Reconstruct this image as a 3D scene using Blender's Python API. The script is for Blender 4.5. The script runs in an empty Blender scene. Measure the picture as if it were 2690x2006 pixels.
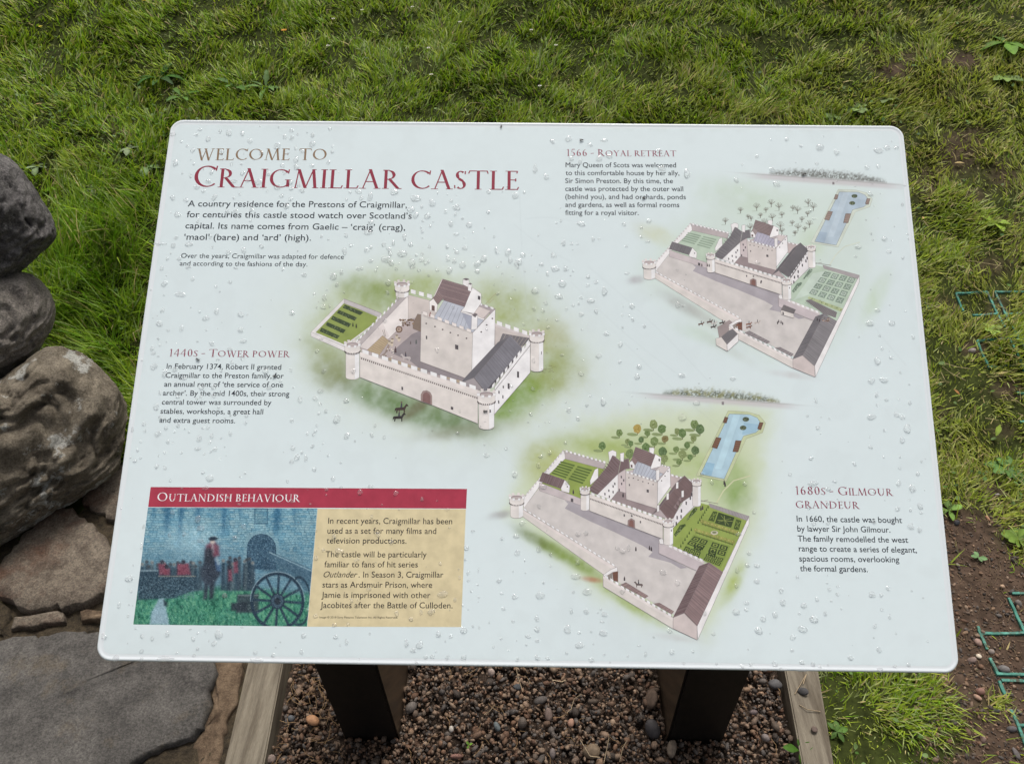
import bpy, math, random
import numpy as np
from mathutils import Vector, Matrix
from mathutils.geometry import tessellate_polygon

random.seed(7); rng = np.random.default_rng(11)
SC = bpy.context.scene
COL = SC.collection
R = math.radians

# ------------------------------------------------------------------ camera
W0, H0, F0 = 2690., 2006., 1950.
CX, CY = W0/2, H0/2
RW = np.array([[0.9995687578, 0.0054362889, 0.0288573240],
               [0.0177289604, 0.6716741881, -0.7406345043],
               [-0.0234090228, 0.7408267219, 0.6712881541]])
CAM = np.array([0.009126, -0.393246, 1.529543])
cd = bpy.data.cameras.new('camera'); cam = bpy.data.objects.new('camera', cd); COL.objects.link(cam)
m = Matrix([[*RW[0], CAM[0]], [*RW[1], CAM[1]], [*RW[2], CAM[2]], [0, 0, 0, 1]])
cam.matrix_world = m
cd.sensor_width = 36; cd.sensor_fit = 'HORIZONTAL'; cd.lens = 36*F0/W0
cd.clip_start = 0.02; cd.clip_end = 3000
SC.camera = cam

# ------------------------------------------------------------------ light: bright overcast
SUN_EL, SUN_AZ = 62, 12
wd = bpy.data.worlds.new('World'); SC.world = wd; wd.use_nodes = True
nt = wd.node_tree; bg = nt.nodes['Background']
sky = nt.nodes.new('ShaderNodeTexSky'); sky.sky_type = 'NISHITA'; sky.sun_disc = False
sky.sun_elevation = R(SUN_EL); sky.sun_rotation = R(SUN_AZ); sky.air_density = 1.0; sky.dust_density = 6.0; sky.ozone_density = 1.0
hs = nt.nodes.new('ShaderNodeHueSaturation'); hs.inputs['Saturation'].default_value = 0.30
nt.links.new(sky.outputs[0], hs.inputs['Color']); nt.links.new(hs.outputs[0], bg.inputs[0])
bg.inputs[1].default_value = 0.085
sl = bpy.data.lights.new('sun', 'SUN'); sl.energy = 1.4; sl.angle = R(18); sl.color = (1, 0.97, 0.92)
so = bpy.data.objects.new('sun', sl); COL.objects.link(so)
so.rotation_euler = Vector((math.sin(R(SUN_AZ))*math.cos(R(SUN_EL)), math.cos(R(SUN_AZ))*math.cos(R(SUN_EL)), math.sin(R(SUN_EL)))).to_track_quat('Z', 'Y').to_euler()
SC.view_settings.view_transform = 'Standard'; SC.view_settings.look = 'None'
SC.view_settings.gamma = 1; SC.view_settings.use_curve_mapping = False
SC.view_settings.exposure = 0.72
SC.render.engine = 'CYCLES'
SC.cycles.max_bounces = 16; SC.cycles.transmission_bounces = 12; SC.cycles.diffuse_bounces = 8; SC.cycles.glossy_bounces = 6; SC.cycles.transparent_max_bounces = 8
SC.cycles.use_denoising = True

# ------------------------------------------------------------------ helpers
def tag(o, label=None, cat=None, group=None, kind=None):
    if label: o['label'] = label
    if cat: o['category'] = cat
    if group: o['group'] = group
    if kind: o['kind'] = kind
    return o

def empty(name, loc=(0, 0, 0), parent=None, mat=None):
    o = bpy.data.objects.new(name, None); COL.objects.link(o)
    o.empty_display_size = 0.05
    if mat is not None: o.matrix_world = mat
    else: o.location = loc
    if parent: o.parent = parent
    return o

def mesh(name, V, Fc, mats=None, cols=None, smooth=False):
    """V (n,3) array, Fc list/array of faces; cols = per-vertex (n,3) linear colours"""
    me = bpy.data.meshes.new(name)
    V = np.asarray(V, dtype=np.float32).reshape(-1, 3)
    if isinstance(Fc, np.ndarray):
        nf, k = Fc.shape
        me.vertices.add(len(V)); me.vertices.foreach_set('co', V.ravel())
        me.loops.add(nf*k); me.loops.foreach_set('vertex_index', Fc.astype(np.int32).ravel())
        me.polygons.add(nf); me.polygons.foreach_set('loop_start', np.arange(0, nf*k, k, dtype=np.int32))
        me.polygons.foreach_set('loop_total', np.full(nf, k, dtype=np.int32))
        me.update(calc_edges=True)
    else:
        me.from_pydata(V.tolist(), [], Fc)
    if cols is not None:
        at = me.color_attributes.new('Col', 'FLOAT_COLOR', 'POINT')
        c = np.ones((len(V), 4), dtype=np.float32); c[:, :3] = cols
        at.data.foreach_set('color', c.ravel())
    if smooth:
        me.polygons.foreach_set('use_smooth', np.ones(len(me.polygons), dtype=bool))
    for mt in (mats if isinstance(mats, (list, tuple)) else [mats]):
        if mt: me.materials.append(mt)
    me.update()
    return me

def obj(name, me, parent=None, loc=None):
    o = bpy.data.objects.new(name, me); COL.objects.link(o)
    if parent: o.parent = parent
    if loc is not None: o.location = loc
    return o

def lin(c):
    c = np.asarray(c, float)/255.
    return np.where(c <= 0.04045, c/12.92, ((c+0.055)/1.055)**2.4)

# value noise -------------------------------------------------
_T = np.random.default_rng(5).random((256, 256))
def vnoise(x, y):
    x = np.asarray(x, float); y = np.asarray(y, float)
    xi = np.floor(x).astype(int); yi = np.floor(y).astype(int)
    fx = x-xi; fy = y-yi; fx = fx*fx*(3-2*fx); fy = fy*fy*(3-2*fy)
    a = _T[xi & 255, yi & 255]; b = _T[(xi+1) & 255, yi & 255]; c = _T[xi & 255, (yi+1) & 255]; d = _T[(xi+1) & 255, (yi+1) & 255]
    return (a*(1-fx)+b*fx)*(1-fy)+(c*(1-fx)+d*fx)*fy
def fbm(x, y, o=4):
    s = 0; a = .5; t = 0
    for i in range(o):
        s = s+a*vnoise(np.asarray(x)*2**i+17.3*i, np.asarray(y)*2**i+9.1*i); t += a; a *= .5
    return s/t

# rays --------------------------------------------------------
def rays(px, py):
    px = np.asarray(px, float); py = np.asarray(py, float)
    d = np.stack([px-CX, -(py-CY), np.full_like(px, -F0)], -1)
    d = d/np.linalg.norm(d, axis=-1, keepdims=True)
    return d @ RW.T
def project(P):
    q = (np.asarray(P, float)-CAM) @ RW
    return CX+F0*q[..., 0]/-q[..., 2], CY-F0*q[..., 1]/-q[..., 2]
def gz(x, y):
    """ground height: level round the sign, rising beyond it"""
    x = np.asarray(x, float); y = np.asarray(y, float)
    t = np.clip(y-0.75, 0, None)
    s = 0.36*t*t/(t+0.45)
    ff = np.clip((y-0.6)/0.6, 0, 1)+np.clip((x-.75)/.3, 0, 1)*.5+np.clip((-x-2.)/.3, 0, 1)
    return s+(fbm(x*1.6+3, y*1.6+8, 3)-.5)*0.06*np.clip(ff, 0, 1)+(fbm(x*7, y*7, 2)-.5)*0.022*np.clip(ff, 0, 1)
def G(px, py, z=None):
    d = rays(px, py)
    zz = np.zeros(d.shape[:-1]) if z is None else np.full(d.shape[:-1], float(z))
    for i in range(1 if z is not None else 12):
        s = (zz-CAM[2])/d[..., 2]
        P = CAM+d*s[..., None]
        if z is None: zz = .5*zz+.5*gz(P[..., 0], P[..., 1])
    return P

# ------------------------------------------------------------------ materials
def nodes(name):
    m = bpy.data.materials.new(name); m.use_nodes = True
    n = m.node_tree.nodes; l = m.node_tree.links
    return m, n, l, n['Principled BSDF']
def mat_noise(name, c1, c2, scale=20, rough=.8, bump=.3, bscale=60, detail=8, nr=.65, c3=None, s3=5, speck=0, sps=420, spec=.3, bdist=.004, coord='Object', stretch=None, ramp=(.35, .65), cover3=(.55, .62)):
    m, n, l, b = nodes(name)
    tc = n.new('ShaderNodeTexCoord'); src = tc.outputs[coord]
    if stretch:
        mp = n.new('ShaderNodeMapping'); mp.inputs['Scale'].default_value = stretch; l.new(src, mp.inputs[0]); src = mp.outputs[0]
    no = n.new('ShaderNodeTexNoise'); no.inputs['Scale'].default_value = scale; no.inputs['Detail'].default_value = detail; no.inputs['Roughness'].default_value = nr
    l.new(src, no.inputs['Vector'])
    r = n.new('ShaderNodeValToRGB'); r.color_ramp.elements[0].position = ramp[0]; r.color_ramp.elements[1].position = ramp[1]
    r.color_ramp.elements[0].color = (*lin(c1), 1); r.color_ramp.elements[1].color = (*lin(c2), 1)
    l.new(no.outputs['Fac'], r.inputs[0]); out = r.outputs[0]
    if c3 is not None:
        n3 = n.new('ShaderNodeTexNoise'); n3.inputs['Scale'].default_value = s3; n3.inputs['Detail'].default_value = 6; n3.inputs['Roughness'].default_value = .7
        l.new(src, n3.inputs['Vector'])
        r3 = n.new('ShaderNodeValToRGB'); r3.color_ramp.elements[0].position = cover3[0]; r3.color_ramp.elements[1].position = cover3[1]
        l.new(n3.outputs['Fac'], r3.inputs[0])
        mx = n.new('ShaderNodeMix'); mx.data_type = 'RGBA'; l.new(r3.outputs[0], mx.inputs[0]); l.new(out, mx.inputs[6]); mx.inputs[7].default_value = (*lin(c3), 1); out = mx.outputs[2]
    if speck:
        n4 = n.new('ShaderNodeTexNoise'); n4.inputs['Scale'].default_value = sps; n4.inputs['Detail'].default_value = 5; n4.inputs['Roughness'].default_value = .8; l.new(src, n4.inputs['Vector'])
        r4 = n.new('ShaderNodeMapRange'); r4.inputs[1].default_value = .36; r4.inputs[2].default_value = .64; r4.inputs[3].default_value = 1-speck; r4.inputs[4].default_value = 1+speck; l.new(n4.outputs['Fac'], r4.inputs[0])
        x4 = n.new('ShaderNodeMix'); x4.data_type = 'RGBA'; x4.blend_type = 'MULTIPLY'; x4.inputs[0].default_value = 1; l.new(out, x4.inputs[6]); l.new(r4.outputs[0], x4.inputs[7]); out = x4.outputs[2]
    l.new(out, b.inputs['Base Color'])
    b.inputs['Roughness'].default_value = rough; b.inputs['Specular IOR Level'].default_value = spec
    nb = n.new('ShaderNodeTexNoise'); nb.inputs['Scale'].default_value = bscale; nb.inputs['Detail'].default_value = 12; nb.inputs['Roughness'].default_value = max(.7, nr)
    l.new(src, nb.inputs['Vector'])
    bp = n.new('ShaderNodeBump'); bp.inputs['Strength'].default_value = bump; bp.inputs['Distance'].default_value = bdist
    l.new(nb.outputs['Fac'], bp.inputs['Height']); l.new(bp.outputs[0], b.inputs['Normal'])
    return m
def mat_attr(name, rough=.5, spec=.3, trans=0., noise=0., nscale=80, coat=0., attr='Col', objvar=0., bump=0., bscale=200):
    m, n, l, b = nodes(name)
    a = n.new('ShaderNodeAttribute'); a.attribute_name = attr; out = a.outputs['Color']
    if noise:
        tc = n.new('ShaderNodeTexCoord'); no = n.new('ShaderNodeTexNoise'); no.inputs['Scale'].default_value = nscale; no.inputs['Detail'].default_value = 6
        l.new(tc.outputs['Object'], no.inputs['Vector'])
        mr = n.new('ShaderNodeMapRange'); mr.inputs[1].default_value = .25; mr.inputs[2].default_value = .75; mr.inputs[3].default_value = 1-noise; mr.inputs[4].default_value = 1+noise
        l.new(no.outputs['Fac'], mr.inputs[0])
        mx = n.new('ShaderNodeMix'); mx.data_type = 'RGBA'; mx.blend_type = 'MULTIPLY'; mx.inputs[0].default_value = 1
        l.new(out, mx.inputs[6]); l.new(mr.outputs[0], mx.inputs[7]); out = mx.outputs[2]
        if bump:
            nb = n.new('ShaderNodeTexNoise'); nb.inputs['Scale'].default_value = bscale; nb.inputs['Detail'].default_value = 6
            l.new(tc.outputs['Object'], nb.inputs['Vector'])
            bp = n.new('ShaderNodeBump'); bp.inputs['Strength'].default_value = bump; bp.inputs['Distance'].default_value = .002
            l.new(nb.outputs['Fac'], bp.inputs['Height']); l.new(bp.outputs[0], b.inputs['Normal'])
    l.new(out, b.inputs['Base Color'])
    b.inputs['Roughness'].default_value = rough; b.inputs['Specular IOR Level'].default_value = spec
    b.inputs['Coat Weight'].default_value = coat; b.inputs['Coat Roughness'].default_value = .12
    if trans:
        tr = n.new('ShaderNodeBsdfTranslucent'); l.new(out, tr.inputs[0]); ms = n.new('ShaderNodeMixShader'); ms.inputs[0].default_value = trans
        l.new(b.outputs[0], ms.inputs[1]); l.new(tr.outputs[0], ms.inputs[2]); l.new(ms.outputs[0], n['Material Output'].inputs[0])
    return m
def mat_plain(name, c, rough=.5, spec=.5, **k):
    m, n, l, b = nodes(name); b.inputs['Base Color'].default_value = (*lin(c), 1); b.inputs['Roughness'].default_value = rough; b.inputs['Specular IOR Level'].default_value = spec
    for kk, v in k.items(): b.inputs[kk].default_value = v
    return m

M_SOIL = mat_noise('soil', (38, 30, 24), (86, 70, 58), 30, .95, .9, 120, c3=(110, 92, 76), s3=9, bdist=.01, cover3=(.6, .75))
M_TURF = mat_noise('turf_soil', (34, 36, 16), (66, 64, 34), 25, .95, .8, 90, bdist=.01)
M_ROCK1 = mat_noise('rock_dark_grey', (62, 59, 58), (146, 141, 138), 26, .85, 1, 60, 14, .8, c3=(160, 155, 150), s3=34, bdist=.016, cover3=(.60, .70), ramp=(.36, .66), speck=.6, sps=230)
M_ROCK2 = mat_noise('rock_grey', (98, 92, 85), (170, 161, 151), 22, .85, 1, 55, 14, .8, c3=(66, 62, 57), s3=26, bdist=.014, cover3=(.60, .70), ramp=(.34, .68), speck=.55, sps=230)
M_ROCK3 = mat_noise('rock_brown_lichen', (72, 63, 51), (154, 143, 125), 14, .85, 1, 40, 14, .75, c3=(172, 170, 162), s3=11, bdist=.016, cover3=(.56, .60), ramp=(.34, .68), speck=.45, sps=230)
M_ROCKE = mat_noise('wall_earth', (30, 24, 18), (84, 70, 50), 30, .95, 1, 80, bdist=.01, speck=.4)
M_SLABG = mat_noise('slab_grey', (60, 57, 54), (98, 94, 89), 14, .75, .8, 120, 12, .75, c3=(96, 84, 66), s3=5, bdist=.006, cover3=(.52, .70), speck=.5, sps=210)
M_SLABB = mat_noise('slab_brown', (72, 62, 53), (124, 113, 99), 24, .8, 1, 80, 12, .75, c3=(86, 62, 48), s3=7, bdist=.006, cover3=(.5, .68), speck=.5, sps=210)
M_SAND = mat_noise('sandstone', (74, 58, 44), (134, 114, 92), 40, .9, 1, 60, 12, .8, c3=(60, 46, 34), s3=12, bdist=.008, cover3=(.52, .66), speck=.3)
M_MORT = mat_noise('mortar', (30, 25, 18), (88, 76, 58), 50, .95, 1, 90, 12, .8, c3=(88, 84, 48), s3=7, bdist=.009, cover3=(.58, .7), speck=.4)
M_WOOD = mat_noise('timber_edging', (94, 85, 72), (128, 119, 103), 14, .75, .5, 20, stretch=(6, .5, 6), bdist=.002, c3=(80, 70, 56), s3=6, cover3=(.5, .7), speck=.2, sps=200)
M_POST_SHADED = mat_noise('post_shaded', (16, 14, 12), (26, 22, 18), 14, .5, .3, 20, stretch=(6, 6, .5), bdist=.001)  # post front: brown timber with its shade put into the colour
M_POST_LIT = mat_noise('post_lit', (62, 50, 39), (92, 75, 58), 10, .5, .3, 20, stretch=(6, 6, .5), bdist=.001)  # same timber on the post sides, coloured lighter as if catching light
M_PEB = mat_attr('pebble', .75, .25, noise=.35, nscale=120)
M_GRASS = mat_attr('grass_blade', .5, .2, trans=.3)
M_LEAF = mat_attr('leaf', .6, .2, trans=.22, noise=.25, nscale=60)
M_STRAW = mat_attr('straw', .6, .3)
M_GRID = mat_noise('green_plastic', (44, 104, 90), (84, 150, 132), 60, .55, .2, 100, c3=(60, 62, 48), s3=50, cover3=(.48, .62), bdist=.0006)

# ------------------------------------------------------------------ the sign: frame of the panel
PO = np.array([0., 0., .75])
PX_ = np.array([0.9996220273, 0., -0.0274918625]); PN = np.array([0.0225813884, -0.5703749517, 0.8210739890]); PN /= np.linalg.norm(PN)
PY_ = np.cross(PN, PX_)
PM = Matrix([[PX_[i], PY_[i], PN[i], PO[i]] for i in range(3)]+[[0, 0, 0, 1]])
def L(px, py):
    """point of the panel's face -> panel coordinates (x along, y up the slope)"""
    d = rays(px, py); s = ((PO-CAM) @ PN)/(d @ PN)
    P = CAM+d*s[..., None]-PO
    return np.stack([P @ PX_, P @ PY_], -1)

sign = empty('information_sign', mat=PM)
tag(sign, 'slanted white castle information panel wet with raindrops, standing on two dark timber posts', 'information sign')

M_PANEL = mat_plain('panel_white', (222, 227, 229), .22, .5)
M_BACK = mat_plain('backing_black', (20, 21, 22), .5)
KW = 0.80          # print white
OBS = lin((207, 221, 225))
WHITE = OBS/OBS[2]*0.795*np.array([1.055, 1.01, .985])
def ink(c):
    """colour seen in the picture -> pigment, relative to the white of the board"""
    return np.clip(lin(c)/OBS*WHITE, 0, .9)

# slab with rounded corners and a rounded rim
crn = L([449.7, 2372.4, 2523, 248], [314, 330, 1768.5, 1735])
def rounded(poly, r, inset, n=8):
    out = []
    k = len(poly)
    for i in range(k):
        p = poly[i]; a = poly[i-1]-p; b = poly[(i+1) % k]-p; a = a/np.linalg.norm(a); b = b/np.linalg.norm(b)
        h = math.acos(np.clip(a @ b, -1, 1))/2
        bis = (a+b)/np.linalg.norm(a+b); cc = p+bis*(r/math.sin(h))
        rr = r-inset
        t0 = p+a*(r/math.tan(h))-cc; t1 = p+b*(r/math.tan(h))-cc
        a0 = math.atan2(t0[1], t0[0]); a1 = math.atan2(t1[1], t1[0]); d = (a1-a0+math.pi) % (2*math.pi)-math.pi
        for j in range(n+1):
            an = a0+d*j/n; out.append(cc+rr*np.array([math.cos(an), math.sin(an)]))
    return np.array(out)
RC = .017
rings = [(.006, .0), (.0045, -.0001), (.0032, .0004), (.002, .0005), (.0008, .0), (.0002, -.0012), (0, -.0026), (.0004, -.0046), (.0012, -.0056), (.004, -.006)]
V = []; Fc = []; nn = 4*9
for ins, z in rings:
    for p in rounded(crn, RC, ins): V.append((p[0], p[1], z))
for k in range(len(rings)-1):
    for i in range(nn): j = (i+1) % nn; Fc.append((k*nn+i, k*nn+j, (k+1)*nn+j, (k+1)*nn+i))
Fc = [f[::-1] for f in Fc]
Fc.append(tuple(range(nn))); Fc.append(tuple(range((len(rings)-1)*nn, len(rings)*nn))[::-1])
me = mesh('panel', V, Fc, M_PANEL)
me.polygons.foreach_set('use_smooth', np.array([True]*(len(Fc)-2)+[False]*2))
panel = obj('panel', me, sign)
# normals out
import bmesh
def fixn(me):
    b = bmesh.new(); b.from_mesh(me); bmesh.ops.recalc_face_normals(b, faces=b.faces); b.to_mesh(me); b.free()
fixn(me)
# backing tray
V = []; Fc = []
for ins, z in [(.004, -.0063), (.004, -.022), (.01, -.026)]:
    for p in rounded(crn, RC, ins): V.append((p[0], p[1], z))
for k in range(2):
    for i in range(nn): j = (i+1) % nn; Fc.append((k*nn+i, k*nn+j, (k+1)*nn+j, (k+1)*nn+i))
Fc.append(tuple(range(nn))); Fc.append(tuple(range(2*nn, 3*nn)))
me = mesh('backing_tray', V, Fc, M_BACK); fixn(me); obj('backing_tray', me, sign)
def box(name, lo, hi, mt, parent=None, bev=0.002):
    b = bmesh.new(); bmesh.ops.create_cube(b, size=1)
    for v in b.verts: v.co = Vector([lo[i]+(v.co[i]+.5)*(hi[i]-lo[i]) for i in range(3)])
    if bev: bmesh.ops.bevel(b, geom=b.edges[:], offset=bev, segments=2, affect='EDGES', profile=.5)
    me = bpy.data.meshes.new(name); b.to_mesh(me); b.free()
    for mm in (mt if isinstance(mt, list) else [mt]): me.materials.append(mm)
    return me
# posts: deep planks, one timber, shade painted into the front face, light into the sides; children of the sign, kept upright
inv = PM.inverted()
for x0, x1 in ((-.383, -.271), (.276, .388)):
    y0, y1 = .238, .45
    # top follows the slope of the panel's underside
    def ztop(x, y):
        p0 = PO-PN*.0265
        return p0[2]-((x-p0[0])*PN[0]+(y-p0[1])*PN[1])/PN[2]
    b = bmesh.new()
    bot = [b.verts.new((x, y, -.12)) for x, y in ((x0, y0), (x1, y0), (x1, y1), (x0, y1))]
    top = [b.verts.new((x, y, ztop(x, y))) for x, y in ((x0, y0), (x1, y0), (x1, y1), (x0, y1))]
    b.faces.new(bot[::-1]); b.faces.new(top)
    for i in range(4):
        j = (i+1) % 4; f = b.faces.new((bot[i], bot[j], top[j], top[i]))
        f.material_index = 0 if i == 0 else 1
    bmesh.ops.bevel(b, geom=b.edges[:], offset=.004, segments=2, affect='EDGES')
    me = bpy.data.meshes.new('post'); b.to_mesh(me); b.free(); me.materials.append(M_POST_SHADED); me.materials.append(M_POST_LIT)
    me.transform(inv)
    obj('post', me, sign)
    # bearer under the panel
for yy in (.12, .40):
    me = box('bearer', (-.42, yy, -.0262-.03), (.42, yy+.05, -.0262), M_BACK, bev=.001)
    obj('bearer', me, sign)

# ------------------------------------------------------------------ print
M_PRINT = mat_attr('print', .22, .5, noise=.13, nscale=70)
M_BASE = mat_attr('print_ground', .22, .5, noise=.012, nscale=60)
EPS = 6e-6
class Art:
    """flat print, drawn in photo-derived coordinates, each shape one ink layer above what it covers"""
    def __init__(s, x0, y0, x1, y1, tf, z0=.00009, pal=None):
        s.x0, s.y0 = int(x0), int(y0); s.lay = np.zeros((int(y1-y0)+4, int(x1-x0)+4), np.int16)
        s.tf = tf; s.V = []; s.F = []; s.C = []; s.z0 = z0; s.pal = pal or (lambda c: c); s.n = 0
    def cells(s, P):
        h, w = s.lay.shape; x, y = P[:, 0]-s.x0, P[:, 1]-s.y0
        bx0, bx1 = int(max(0, x.min()-2)), int(min(w-1, x.max()+3)); by0, by1 = int(max(0, y.min()-2)), int(min(h-1, y.max()+3))
        if bx1 <= bx0 or by1 <= by0: return None
        gx, gy = np.meshgrid(np.arange(bx0, bx1)+.5, np.arange(by0, by1)+.5); ins = np.zeros(gx.shape, bool)
        k = len(P); j = k-1
        for i in range(k):
            c = ((y[i] > gy) != (y[j] > gy)) & (gx < (x[j]-x[i])*(gy-y[i])/((y[j]-y[i]) or 1e-9)+x[i]); ins ^= c; j = i
        for i in range(k):
            j = (i+1) % k; d = math.hypot(x[j]-x[i], y[j]-y[i]); n = int(d/.5)+2
            t = np.linspace(0, 1, n); ex = (x[i]+(x[j]-x[i])*t-bx0).astype(int); ey = (y[i]+(y[j]-y[i])*t-by0).astype(int)
            ok = (ex >= 0) & (ex < ins.shape[1]) & (ey >= 0) & (ey < ins.shape[0]); ins[ey[ok], ex[ok]] = True
        return (slice(by0, by1), slice(bx0, bx1)), ins
    def multi(s, polys, col, raw=False):
        """several shapes in the same layer"""
        NP = [s.tf(np.asarray(p, float)) if not raw else np.asarray(p, float) for p in polys]
        top = 0; cc = []
        for P in NP:
            r = s.cells(P)
            if r is None: cc.append(None); continue
            cc.append(r); v = s.lay[r[0]][r[1]]
            if v.size: top = max(top, int(v.max()))
        top += 1
        for P, r, k in zip(NP, cc, range(len(NP))):
            if r is not None:
                sub = s.lay[r[0]]; sub[r[1]] = top
            c = col[k] if isinstance(col, list) else col
            s.add(P, c, top)
    def add(s, P, c, lay):
        q = L(P[:, 0], P[:, 1]); z = s.z0+lay*EPS
        pts = [Vector((a, b, 0)) for a, b in q]
        try: tri = tessellate_polygon([pts])
        except Exception: return
        o = len(s.V); s.V += [(a, b, z) for a, b in q]
        cl = ink(s.pal(np.asarray(c, float)))
        s.C += [cl]*len(q)
        for t in tri:
            a, b, c_ = [q[i] for i in t]
            cr = (b[0]-a[0])*(c_[1]-a[1])-(b[1]-a[1])*(c_[0]-a[0])
            t = tuple(o+i for i in t); s.F.append(t if cr > 0 else t[::-1])
        s.n = max(s.n, lay)
    def poly(s, pts, col, out=None, ow=1.6):
        s.multi([pts], col)
        if out is not None:
            for i in range(len(pts)): s.line([pts[i], pts[(i+1) % len(pts)]], ow, out)
    def _seg(s, a, b, w):
        a = np.asarray(a, float); b = np.asarray(b, float); d = b-a; l = math.hypot(*d) or 1; nrm = np.array([-d[1], d[0]])/l*w/2
        return [a+nrm, b+nrm, b-nrm, a-nrm]
    def line(s, pts, w, col):
        for i in range(len(pts)-1): s.multi([s._seg(pts[i], pts[i+1], w)], col)
    def lines(s, segs, w, col): s.multi([s._seg(a, b, w) for a, b in segs], col)
    def ell(s, x, y, rx, ry, col, n=14, rot=0, a0=0, a1=360):
        P = []
        for k in range(n+(0 if a1-a0 == 360 else 1)):
            t = R(a0+(a1-a0)*k/n); u, v = rx*math.cos(t), ry*math.sin(t); c, q = math.cos(R(rot)), math.sin(R(rot))
            P.append((x+u*c-v*q, y+u*q+v*c))
        s.multi([P], col)
    def hatch(s, a, b, c, d, n, w, col, jit=0, cols=None):
        """n lines from edge a-b to edge d-c (a over d)"""
        a, b, c, d = [np.asarray(q, float) for q in (a, b, c, d)]; S = []
        for k in range(n):
            t = (k+.5)/n+random.uniform(-jit, jit)/n
            S.append((a+(b-a)*t, d+(c-d)*t))
        s.lines(S, w, col)
    def build(s, name, parent, label=None):
        if not s.V: return None
        me = mesh(name, s.V, s.F, M_PRINT, np.array(s.C))
        o = obj(name, me, parent)
        if label: o['label'] = label
        return o
def zoom(x0, y0, k): return lambda P: P/k+np.array([x0, y0])

LINE = (132, 124, 126); FACE = (208, 205, 202); LITE = (224, 226, 229); SHD = (168, 161, 165); TOPC = (190, 182, 182)

def merlons(A, a, b, n, h, w=.55, col=LITE, out=LINE, slant=0, lw=1.2):
    a = np.asarray(a, float); b = np.asarray(b, float); d = (b-a)/n; P = []; S = []
    for k in range(n):
        p = a+d*(k+.2); q = p+d*w
        P.append([p, q, q+(0, -h), p+(0, -h)])
        S += [(p+(0, -h), q+(0, -h)), (q+(0, -h), q), (q, a+d*(k+1.2) if k < n-1 else b)]
    A.multi(P, col); A.lines(S, lw, out)
def corbels(A, a, b, n, w, h, col=(96, 86, 86)):
    a = np.asarray(a, float); b = np.asarray(b, float); d = (b-a)/n; P = []
    for k in range(n):
        p = a+d*(k+.25); q = p+d*.5; P.append([p, q, q+(0, h), p+(0, h)])
    A.multi(P, col)
    A.lines([(a+(0, -1), b+(0, -1))], w, LINE)
def tower(A, x, y, r, yb, hc=None, e=.38, lw=1.4):
    """round tower: x, y the centre of its open top, r radius, yb its foot"""
    hc = hc or r*1.1
    n = 10; rb = r*.88
    foot = [(x+rb*math.cos(R(t)), yb-rb*e+rb*e*math.sin(R(t))) for t in np.linspace(0, 180, 9)]
    A.poly([(x+rb, y+hc*.8)]+foot+[(x-rb, y+hc*.8)], (213, 210, 208), LINE, lw)
    A.multi([[(x+rb*.35, y+hc*.8), (x+rb, y+hc*.8), (x+rb, yb-rb*e), (x+rb*.35, yb-1)]], LITE)
    rim = [(x+r*math.cos(R(t)), y+hc*.75+r*e*math.sin(R(t))) for t in np.linspace(0, 180, 11)]
    A.poly([(x+r, y)]+rim+[(x-r, y)], (217, 214, 212), LINE, lw)
    cb = [(x+r*1.02*math.cos(R(t)), y+hc*.62+r*e*math.sin(R(t))) for t in np.linspace(8, 172, 14)]
    A.multi([[(p[0]-r*.05, p[1]), (p[0]+r*.05, p[1]), (p[0]+r*.05, p[1]+r*.16), (p[0]-r*.05, p[1]+r*.16)] for p in cb], (70, 62, 62))
    A.ell(x, y, r, r*e, (222, 219, 219), 18)
    # merlons behind and before the opening
    for t in (200, 240, 285, 330):
        p = np.array((x+r*math.cos(R(t)), y+r*e*math.sin(R(t)))); A.multi([[p+(-r*.17, 0), p+(r*.17, 0), p+(r*.17, -r*.3), p+(-r*.17, -r*.3)]], (212, 207, 207))
    A.ell(x, y, r*.84, r*e*.8, (150, 140, 142), 16)
    A.ell(x, y+r*.07, r*.70, r*e*.60, (178, 168, 168), 16)
    for t in (20, 68, 115, 160):
        p = np.array((x+r*.97*math.cos(R(t)), y+r*e*math.sin(R(t)))); A.multi([[p+(-r*.17, 3), p+(r*.17, 3), p+(r*.17, -r*.27), p+(-r*.17, -r*.27)]], LITE)
        A.lines([(p+(-r*.17, -r*.27), p+(r*.17, -r*.27)), (p+(r*.17, -r*.27), p+(r*.17, 3))], lw*.8, LINE)
def window(A, x, y, w, h, col=(84, 80, 84)):
    A.multi([[(x, y), (x+w, y+w*.25), (x+w, y+h+w*.25), (x, y+h)]], col)
def person(A, x, y, h, col=(70, 62, 66)):
    A.ell(x, y-h*.88, h*.11, h*.12, col, 6); A.multi([[(x-h*.15, y-h*.75), (x+h*.15, y-h*.75), (x+h*.18, y), (x-h*.18, y)]], col)
def horse(A, x, y, h, f=1, col=(72, 56, 52)):
    P = lambda *q: [(x+f*a*h, y+b*h) for a, b in q]
    A.multi([P((-.5, -.55), (-.1, -.58), (.3, -.62), (.55, -.95), (.72, -.85), (.78, -.7), (.6, -.7), (.42, -.35), (.4, 0), (.3, 0), (.28, -.3), (-.3, -.28), (-.36, 0), (-.47, 0), (-.46, -.35), (-.62, -.1), (-.6, -.45))], col)
    A.multi([P((-.05, -.55), (.15, -.55), (.14, -1.0), (.02, -1.0))], (66, 66, 76)); A.ell(x+f*.08*h, y-1.1*h, h*.09, h*.1, (100, 84, 80), 6)

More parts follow.
